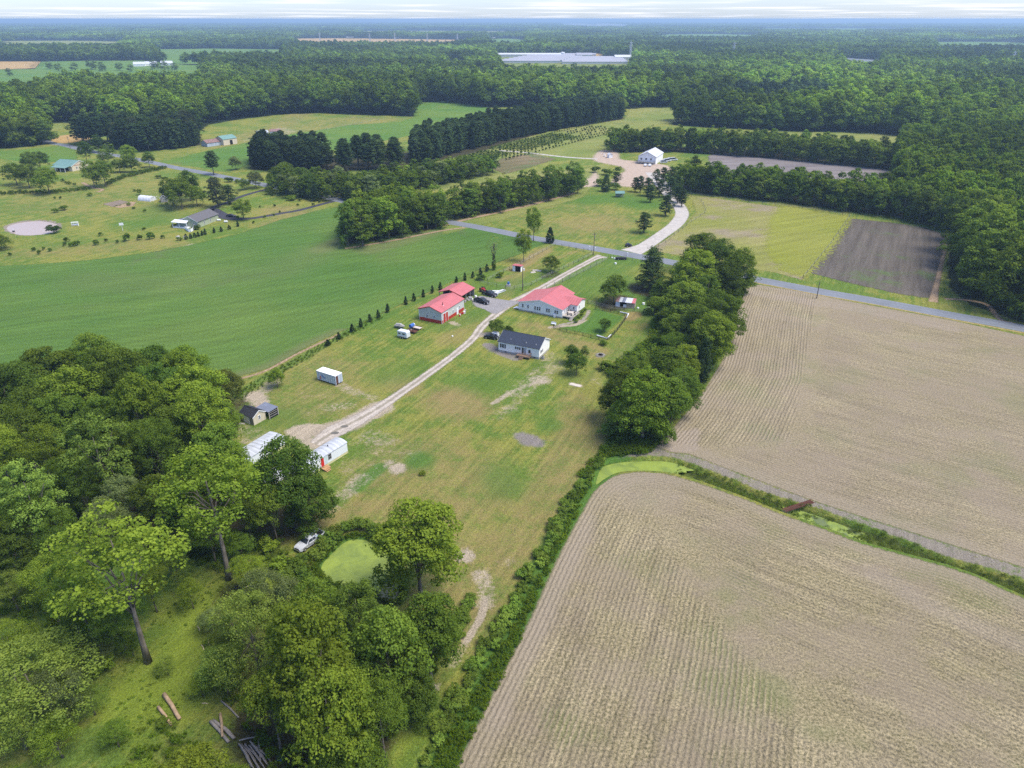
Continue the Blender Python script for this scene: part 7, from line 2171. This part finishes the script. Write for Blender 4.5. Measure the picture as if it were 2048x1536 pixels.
for k in range(6):
    q = G(822 + r2.uniform(-5, 6), 665 + r2.uniform(-2, 2)); s = r2.uniform(.2, .4); o = MB().box(-s, s, -s * .5, s * .5, 0, s * .6, .05, .05).build('scrap', r2.choice([RUST, W_WOOD, W_OLD])); o.location = (*q, .62)
    o.rotation_euler = (0, 0, r2.random() * 3); tag(o, 'scrap piece on the rusty trailer', 'scrap', 'scrap on the rusty trailer')
# red baler-like machine, white tank and boards near the pickups
tr = thing('red_tractor', 'small red tractor with upright exhaust beside the parked dark pickups', 'tractor', (*G(967, 584), 0), math.radians(-60))
MB().box(-.2, 1.2, -.35, .35, .6, 1.15, .05, .05).build('bonnet', W_RED, tr, bevel=.05); MB().box(-1.1, -.2, -.6, .6, .7, 1.25, .05, .05).build('fender', W_RED, tr, bevel=.05); MB().box(-.9, -.4, -.25, .25, 1.25, 1.6).build('seat', BLACK, tr)
MB().tube([(.7, .2, 1.1), (.7, .2, 2.1)], .05, 6).build('exhaust_pipe', BLACK, tr)
for s in (-1, 1):
    w_ = MB().tube([(-.7, s * .85, .65), (-.7, s * .55, .65)], .65, 16).build('wheel', TYRE, tr); MB().tube([(-.7, s * .87, .65), (-.7, s * .8, .65)], .3, 10).build('rim', W_RED, w_)
    w_ = MB().tube([(.9, s * .6, .35), (.9, s * .42, .35)], .35, 14).build('wheel', TYRE, tr); MB().tube([(.9, s * .62, .35), (.9, s * .55, .35)], .17, 10).build('rim', W_RED, w_)
tr.scale = (1.1, 1.1, 1.1)
bo = thing('white_boat', 'long white upturned boat lying on the grass behind the pickups', 'boat', (*G(1000, 585), 0), math.radians(40))
loft([(-2.6, .05), (-2.5, .55), (1.5, .75), (2.7, .3), (2.6, .05)], [.8, .55, .45, .08, .1]).build('hull', PL, bo, bevel=.05)
o = MB().box(-1.6, 1.6, -.25, .25, 0, .2, .05, .05).build('white_board', W_TRIM); o.location = (*G(989, 582), 0); tag(o, 'white board on the grass left of the upturned boat', 'board')
o = thing('blue_trough', 'blue drum on a pale stand just inside the front paddock', 'drum', (*G(1017, 572), 0)); MB().tube([(0, 0, .7), (0, 0, 1.5)], .4, 12).build('drum', plain('blue_plastic', (.05, .14, .42), .4, .4), o); MB().box(-.8, .8, -.5, .5, 0, .7, .05, .05).build('stand', W_CONC, o)
for i, (u, v, l_, a_) in enumerate([(1071, 541, 2.4, .1), (1066, 545, 2.0, .4), (1078, 542, 1.6, -.2)]):
    o = MB().box(-l_ / 2, l_ / 2, -.5, .5, 0, .25, .1, .1).build('board_stack', W_WOODL); o.location = (*G(u, v), 0); o.rotation_euler = (0, 0, a_); tag(o, 'pale boards left on the grass of the front paddock', 'boards', 'pale boards in the front paddock')
o = thing('log_cart', 'dark low hay feeder by the road end of the right paddock', 'hay feeder', (*G(1242, 519), 0), 0)
MB().box(-2.2, 2.2, -.8, .8, .3, .9, .2, .1).build('rack', BLACK, o, bevel=.05); MB().tube([(2.2, 0, .4), (3.2, 0, .2)], .08, 5).build('tow_bar', RUST, o); wheels(o, (-1.2, 1.2), .9, .3, .2)
for (u, v, s, lb, cat, nm) in [(1229, 518, .4, 'white barrel standing by the road end of the paddock', 'barrel', 'white_barrel'), (1224, 516, .3, 'small white bucket by the road end of the paddock', 'bucket', 'white_bucket'), (1231, 528, .45, 'white salt lick tub on the paddock grass', 'tub', 'white_tub'), (1287, 609, .5, 'white tub on the grass right of the goat shed', 'tub', 'white_tub'), (1276, 617, .35, 'white bucket at the right corner of the goat shed', 'bucket', 'white_bucket'), (1226, 739, .6, 'white upturned tub on the lawn below the fire ring', 'tub', 'white_tub'), (905, 673, .25, 'small white cap on the lawn below the garage', 'pipe cap', 'pipe_cap')]:
    o = MB().tube([(0, 0, 0), (0, 0, s * 1.2), (0, 0, s * 1.25)], [s, s * .9, s * .6], 10).build(nm, W_TRIM); o.location = (*G(u, v), 0); tag(o, lb, cat)
o = MB().box(-1.5, 1.5, -.6, .6, 0, .06).build('plywood_sheet', W_WOODL); o.location = (*G(1151, 770), 0); o.rotation_euler = (0, 0, -.5); tag(o, 'plywood sheet lying flat on the lawn', 'plywood sheet')
# fire ring of stones
fr = thing('fire_ring', 'ring of dark ash and stones on the lawn above the lone dark tree', 'fire pit', (*G(1201, 711), 0))
for k in range(12): a_ = k * .52; MB().box(1.0 * math.cos(a_) - .18, 1.0 * math.cos(a_) + .18, 1.0 * math.sin(a_) - .15, 1.0 * math.sin(a_) + .15, 0, .3, .05, .05).build('stone', W_CONC, fr)
for k in range(5): a_ = k * 1.3; MB().tube([(.7 * math.cos(a_), .7 * math.sin(a_), .1), (-.5 * math.cos(a_ + .3), -.5 * math.sin(a_ + .3), .5)], .09, 6).build('charred_log', DARKIN, fr)
# manhole like dark mats on the drive
for k, (u, v, s, lb) in enumerate([(670, 866, 1.0, 'dark puddle stain on the drive nearest the mobile home'), (689, 853, .9, 'smaller dark stain up the drive')]):
    q = G(u, v); o = MB().prism([(math.cos(i * .7) * s * (1 + .2 * math.sin(i * 3)), math.sin(i * .7) * s * .6) for i in range(9)], 0, .02).build('wet_stain', plain('wet_gravel', (.13, .12, .10), .6, .3, var=.3, scale=4))
    o.rotation_euler = (-math.pi / 2, 0, 0); o.location = (*q, .05); tag(o, lb, 'wet patch')

# ------------------------------------------------------------------ poles, fences, mailboxes
W_POLE = plain('pole_wood', (.13, .11, .09), .9, .1, var=.2)
WIRE = plain('fence_wire', (.30, .30, .29), .6, .4, var=.1)


def pole(P, H, label, arms=True):
    q = G(*P)
    h = thing('utility_pole', label, 'utility pole', (q[0], q[1], 0), .3)
    MB().tube([(0, 0, 0), (0, 0, H)], [.16, .11], 8).build('pole', W_POLE, h)
    if arms:
        MB().box(-.9, .9, -.06, .06, H - .9, H - .76).build('crossarm', W_POLE, h)
        MB().tube([(.2, .2, H - 2.4), (.2, .2, H - 1.6)], .2, 8).build('transformer', W_OLD, h)
        for x_ in (-.8, 0, .8): MB().tube([(x_, 0, H - .76), (x_, 0, H - .58)], .05, 6).build('insulator', W_TRIM, h)


pole((1187, 510), 9.2, 'utility pole with crossarm beside the road at the drive entrance')
pole((1045, 581), 8.6, 'wooden pole standing by the paddock corner behind the white house', False)
pole((1633, 597), 6.0, 'short wooden pole on the verge beside the stubble field', False)
pole((141, 298), 9.0, 'distant utility pole beside the ripe wheat patch')
for (u, v, lb, col) in [(1179, 499, 'white mailbox on a post nearest the utility pole', W_TRIM), (1190, 501, 'small white mailbox just right of the utility pole', W_TRIM), (1255, 512, 'thin white marker post on the road verge', W_TRIM)]:
    o = thing('mailbox' if 'mail' in lb else 'marker_post', lb, 'mailbox' if 'mail' in lb else 'marker', (*G(u, v), 0), .3)
    MB().box(-.06, .06, -.06, .06, 0, 1.0).build('post', col, o); MB().box(-.18, .18, -.3, .3, 1.0, 1.4, .03, 0).build('box', col, o, bevel=.04)


def fence(pts, gap, H, label, rails=(.35, .7, 1.1), post=None, wiremat=None, r=.035, pw=.07, nm='wire_fence'):
    P = GP(pts) if len(pts[0]) == 2 and max(abs(pts[0][0]), abs(pts[0][1])) > 0 else pts
    L = np.concatenate([[0], np.cumsum(np.linalg.norm(np.diff(P, axis=0), axis=1))])
    n = max(2, int(L[-1] / gap) + 1)
    S = np.linspace(0, L[-1], n)
    X = np.interp(S, L, P[:, 0]); Y = np.interp(S, L, P[:, 1])
    f = thing(nm, label, 'fence', (0, 0, 0))
    pm = MB().box(-pw, pw, -pw, pw, -.1, H).mesh('fence_post')
    for x, y in zip(X, Y): link('fence_post', pm, post or W_POLE, f, (x, y, 0))
    for z in rails:
        mb = MB()
        mb.tube([(x, y, z) for x, y in zip(P[:, 0], P[:, 1])], r, 4)
        mb.build('rail' if r > .03 else 'wire', wiremat or WIRE, f)
    return f


fence([(1216, 518), (1175, 540), (1130, 562), (1085, 583), (1075, 586)], 4.6, 1.5, 'post and wire fence along the right side of the farm drive', (.3, .6, .9, 1.25), r=.03)
fence([(1185, 510), (1140, 532), (1100, 551), (1060, 572), (1020, 580), (975, 570), (960, 566)], 3.6, 1.3, 'thin wire fence between the front paddock and the farm drive', (.5, .9, 1.2), r=.025)
fence([(1110, 491), (1150, 500), (1183, 506)], 3.2, 1.4, 'wire fence along the road side of the front paddock', (.5, .9, 1.2), r=.025)
fence([(1110, 491), (1075, 510), (1035, 533), (1000, 548), (975, 562)], 3.6, 1.3, 'wire fence behind the front paddock beside the crop', (.5, .9, 1.2), r=.025)
fence([(1221, 517), (1260, 520), (1300, 528), (1345, 537)], 4.0, 1.2, 'wire fence along the road side of the right paddock', (.5, 1.0), r=.02)
fence([(1176, 607), (1215, 617), (1260, 622), (1286, 626), (1320, 602)], 3.0, 1.3, 'wire fence closing the goat paddock below the striped shed', (.25, .5, .75, 1.0, 1.25), r=.02)
fence([(1107, 655), (1130, 664), (1160, 670), (1203, 681), (1218, 680), (1236, 660), (1255, 634), (1230, 626), (1190, 619)], 2.6, 1.1, 'dark mesh fence round the lush garden behind the white house', (.1, .35, .6, .85, 1.05), BLACK, BLACK, .03)
fence([(1303, 501), (1330, 487), (1372, 452), (1412, 425), (1405, 405), (1375, 388), (1500, 405), (1620, 419), (1700, 432), (1660, 490), (1606, 556)], 6.5, 1.2, 'low fence enclosing the pale hay field', (.6, 1.0), r=.025)
fence([(700, 236), (760, 240), (640, 262), (560, 285)], 12, 1.2, 'distant fence crossing the meadow behind the barns', (.6, 1.0), r=.03)
# white plastic garden edging frames
for pts, lb in (([(1240, 625), (1257, 629), (1252, 637)], 'white corner edging at the far corner of the garden'), ([(1194, 672), (1214, 678), (1222, 671)], 'white corner edging at the near corner of the garden')):
    P = GP(pts); o = MB().tube([(x, y, .25) for x, y in P], .22, 5).build('edging', W_TRIM); tag(o, lb, 'garden edging')
g1 = thing('garden_gate_bench', 'white bench by the garden gate of the white house', 'bench', (*G(1107, 650), 0), -.5)
MB().box(-.8, .8, -.25, .25, .4, .5).build('seat', W_TRIM, g1); MB().box(-.8, .8, .2, .26, .5, 1.0).build('backrest', W_TRIM, g1)
for x_ in (-.7, .7): MB().box(x_ - .05, x_ + .05, -.2, .2, 0, .4).build('leg', W_TRIM, g1)
for k, (u, v) in enumerate([(1150, 640), (1158, 636), (1163, 632), (1152, 645), (1165, 625), (1170, 622)]):
    o = link('flower_shrub', BUSH[k % 3], None, None, (*G(u, v), 0)); o.scale = (.7, .7, .6); tag(o, 'small garden plant between deck and curved path', 'plant', 'garden plants by the curved path')
# bits of the left farm
hp = thing('basketball_hoop', 'white basketball stand alone on the left lawn', 'basketball hoop', (*G(246, 462), 0), .3)
MB().tube([(0, 0, 0), (0, 0, 3.0)], .08, 6).build('pole', W_TRIM, hp); MB().box(-.9, .9, -.3, -.22, 2.6, 3.7).build('backboard', W_TRIM, hp)
bn = thing('lawn_bench', 'white swing bench on the lawn right of the brown pond', 'bench', (*G(151, 452), 0), .2)
MB().box(-1.2, 1.2, -.3, .3, .4, .5).build('seat', W_WHITE, bn); MB().box(-1.2, 1.2, .25, .32, .5, 1.1).build('backrest', W_WHITE, bn); MB().box(-1.5, 1.5, -.4, .5, 1.7, 1.8).build('canopy', W_WHITE, bn)
for x_ in (-1.35, 1.35): MB().box(x_ - .05, x_ + .05, -.3, .4, 0, 1.7).build('frame', W_WHITE, bn)
ft = thing('pond_fountain', 'small dark fountain post in the brown pond', 'fountain', (*G(27, 462), -.35)); MB().tube([(0, 0, 0), (0, 0, .5)], .5, 10).build('float', BLACK, ft); MB().tube([(0, 0, .5), (0, 0, 1.6)], [.1, .03], 6).build('nozzle', W_TRIM, ft)
for k in range(12):
    q = G(355 + r2.uniform(0, 22), 471 + r2.uniform(0, 6)); s = r2.uniform(.3, .8); o = MB().box(-s, s, -s * .6, s * .6, 0, s * .5, .15, .1).build('rock', W_CONC, None, False, .08); o.location = (*q, 0); o.rotation_euler = (0, 0, r2.random() * 3); tag(o, 'pale rock in the heap below the sage green house', 'rock', 'pale rocks below the sage green house')
for (u, v, lb) in ((438, 442, 'white propane tank at the side of the sage green house'), (452, 445, 'small white tank on the lawn right of the sage green house')):
    o = MB().tube([(-.9, 0, .5), (-.7, 0, .5), (.7, 0, .5), (.9, 0, .5)], [.2, .4, .4, .2], 10).box(-.5, -.4, -.25, .25, 0, .3).box(.4, .5, -.25, .25, 0, .3).build('propane_tank', W_TRIM); o.location = (*G(u, v), 0); tag(o, lb, 'propane tank')
gz = thing('green_shelter', 'small green roofed shelter on the lush pasture top', 'shelter', (*G(1239, 394), 0), 0)
gable(gz, -2.2, 2.2, -1.5, 1.5, 2.2, 3.0, 'x', .3, None, R_GRN, None, 0, walls=False)
for x_ in (-2, 2):
    for y_ in (-1.3, 1.3): MB().box(x_ - .08, x_ + .08, y_ - .08, y_ + .08, 0, 2.2).build('post', W_OLD, gz)
MB().box(-2, 2, 1.25, 1.35, 0, 2.1).build('back_wall', W_GREEN, gz)

# rusty footbridge over the ditch
a = np.array(G(1568, 1022, -.1)); b = np.array(G(1624, 1004, -.1))
d_ = b - a; Lb = np.linalg.norm(d_)
fb = thing('footbridge', 'rusty slatted footbridge lying across the weedy ditch', 'footbridge', (a[0], a[1], 0), math.atan2(d_[1], d_[0]))
n = int(Lb / .28)
sl = MB().box(-.10, .10, -.55, .55, .10, .15).mesh('slat')
for k in range(n): link('slat', sl, RUST, fb, ((k + .5) * Lb / n, 0, 0))
for y_ in (-.5, 0, .5): MB().box(-.3, Lb + .3, y_ - .05, y_ + .05, .0, .10).build('beam', RUST, fb)

# ------------------------------------------------------------------ logs, stumps, brush
BARKG = plain('grey_dead_wood', (.27, .24, .21), .95, .1, var=.35, scale=3, streak=True)
BARKO = plain('peeled_orange_wood', (.38, .27, .17), .9, .1, var=.35, scale=2)
CUT = plain('sawn_end', (.55, .45, .30), .9, .1, var=.2)


def log(a, b, r, mat, label, group=None, z=(0, 0), name='log'):
    A_ = G(*a); B_ = G(*b)
    ca = np.array([*A_, r + z[0]]); cb = np.array([*B_, r * .85 + z[1]])
    o = thing(name, label, 'log', (ca[0], ca[1], 0), 0, group)
    v = cb - ca; off = np.array([0, 0, ca[2]])
    mid = v * .5 + np.array([0.04, 0.06, .02])
    MB().tube([off, off + mid * .5, off + mid, off + v * .8, off + v], [r, r * .97, r * .93, r * .88, r * .85], 9).build('stem', mat, o, True)
    u = v / np.linalg.norm(v)
    MB().tube([off - u * .01, off - u * .03], r * .93, 9).build('sawn_end', CUT, o)
    return o


log((329, 1391), (360, 1440), .30, BARKO, 'longer peeled orange log lying in the sunlit clearing')
log((317, 1416), (343, 1452), .22, BARKO, 'shorter peeled orange log beside the longer one')
log((443, 1403), (478, 1436), .13, BARKG, 'thin broken pole leaning in the grass above the log stack')
log((422, 1445), (458, 1486), .24, BARKG, 'left grey log of the crossed stack')
log((428, 1443), (468, 1478), .22, BARKG, 'second grey log of the crossed stack')
log((442, 1433), (446, 1478), .20, BARKO, 'pale split log lying across the grey ones', z=(.35, .3))
log((447, 1455), (470, 1478), .18, BARKG, 'short grey log at the right of the crossed stack')
log((480, 1487), (517, 1480), .10, BARKG, 'bent bare branch above the brush heap', z=(.5, .6))
for k in range(20):
    u0, v0 = 478 + k * 2.0, 1490 + (k % 3) * 3; u1, v1 = 500 + k * 2.9, 1530 + (k % 4) * 4
    if k % 5 == 4: u0, v0, u1, v1 = 518, 1485, 522, 1530
    log((u0, v0), (u1, v1), r2.uniform(.06, .13), BARKG, 'cut grey branch in the big brush heap at the bottom edge', 'branches of the big brush heap', (r2.uniform(0, .7), r2.uniform(0, .5)), 'branch')
for k in range(14):
    u0, v0 = 158 + r2.uniform(0, 30), 1335 + r2.uniform(0, 30)
    log((u0, v0), (u0 + r2.uniform(8, 26), v0 - r2.uniform(-6, 14)), r2.uniform(.05, .1), BARKG, 'dead branch in the brush heap left of the tall leaning tree', 'branches of the brush heap left of the tall tree', (r2.uniform(0, .4), r2.uniform(0, .4)), 'branch')
for (u, v, lb) in ((192, 1260, 'weathered stump in the shade of the tall spreading tree'), (418, 1288, 'grey stump in the middle of the clearing'), (120, 1247, 'small stump at the left of the clearing')):
    o = thing('tree_stump', lb, 'stump', (*G(u, v), 0)); MB().tube([(0, 0, -.1), (0, 0, .3), (.05, 0, .6)], [.5, .34, .30], 9).build('stem', BARKG, o); MB().tube([(.05, 0, .6), (.05, 0, .62)], .27, 9).build('sawn_top', CUT, o)
for (a_, b_, lb) in (((395, 1253), (400, 1262), 'short pale cut branch upright in the grass'), ((403, 1290), (408, 1300), 'fallen white birch piece by the grey stump'), ((485, 1178), (508, 1168), 'pale broken branch beside the dirt patch'), ((404, 1407), (416, 1408), 'short white branch above the crossed stack')):
    log(a_, b_, .06, CUT, lb, name='branch')
tire = thing('old_tire', 'old tyre lying near the foot of the tall leaning tree', 'tyre', (*G(475, 1176), .1)); MB().tube([(math.cos(i * .52) * .38, math.sin(i * .52) * .38, 0) for i in range(13)], .12, 6).build('tread', TYRE, tire)
o = MB().box(-.5, .5, -.35, .35, 0, .4, .15, .1).build('blue_tarp', plain('blue_tarp_cloth', (.10, .22, .55), .6, .3, var=.3, scale=4), None, False, .06); o.location = (*G(562, 1518), 0); tag(o, 'crumpled blue tarp beside the brush heap', 'tarp')

# transmission towers
STEEL = plain('galvanised_steel', (.42, .45, .48), .5, .4, .3, var=.1)


def tower(P, H, label, group=None):
    h = thing('transmission_tower', label, 'pylon', (*G(*P), 0), .5, group)
    fr = MB(); r = .45; w = H * .10
    for sx in (-1, 1):
        for sy in (-1, 1): fr.tube([(sx * w, sy * w, 0), (sx * w * .3, sy * w * .3, H * .62), (sx * .25, sy * .25, H)], r, 4)
    for k in range(6):
        z0, z1 = H * .62 * k / 6, H * .62 * (k + 1) / 6; w0, w1 = w * (1 - .7 * k / 6), w * (1 - .7 * (k + 1) / 6)
        for s in (-1, 1): fr.tube([(-w0, s * w0, z0), (w1, s * w1, z1)], r * .6, 4); fr.tube([(s * w0, w0, z0), (s * w1, -w1, z1)], r * .6, 4)
    fr.build('lattice_frame', STEEL, h)
    for z in (.68, .80, .92): MB().box(-H * .15, H * .15, -.35, .35, H * z, H * z + .8).build('crossarm', STEEL, h)


tower((1260, 119), 38, 'steel lattice pylon left of its twin above the distant woods')
tower((1465, 121), 38, 'steel lattice pylon right of its twin above the distant woods')
for (u, v) in ((2020, 140), (740, 84), (855, 84), (915, 85), (790, 82), (640, 82)):
    tower((u, v), 32, 'small far pylon standing out of the forest', 'small far pylons')

# ------------------------------------------------------------------ the air
t = NT('haze_air')
pv = t.n('ShaderNodeVolumePrincipled')
pv.inputs['Color'].default_value = (0.54, 0.77, 1.0, 1)
pv.inputs['Density'].default_value = 0.00015
pv.inputs['Anisotropy'].default_value = 0.2
t.t.links.new(pv.outputs[0], t.out.inputs['Volume'])
mb = MB().box(-95000, 95000, -95000, 95000, -3.0, CAM_H + 4)
hz = mb.build('haze', t.m)
tag(hz, 'thin blue summer haze', None, None, 'stuff')
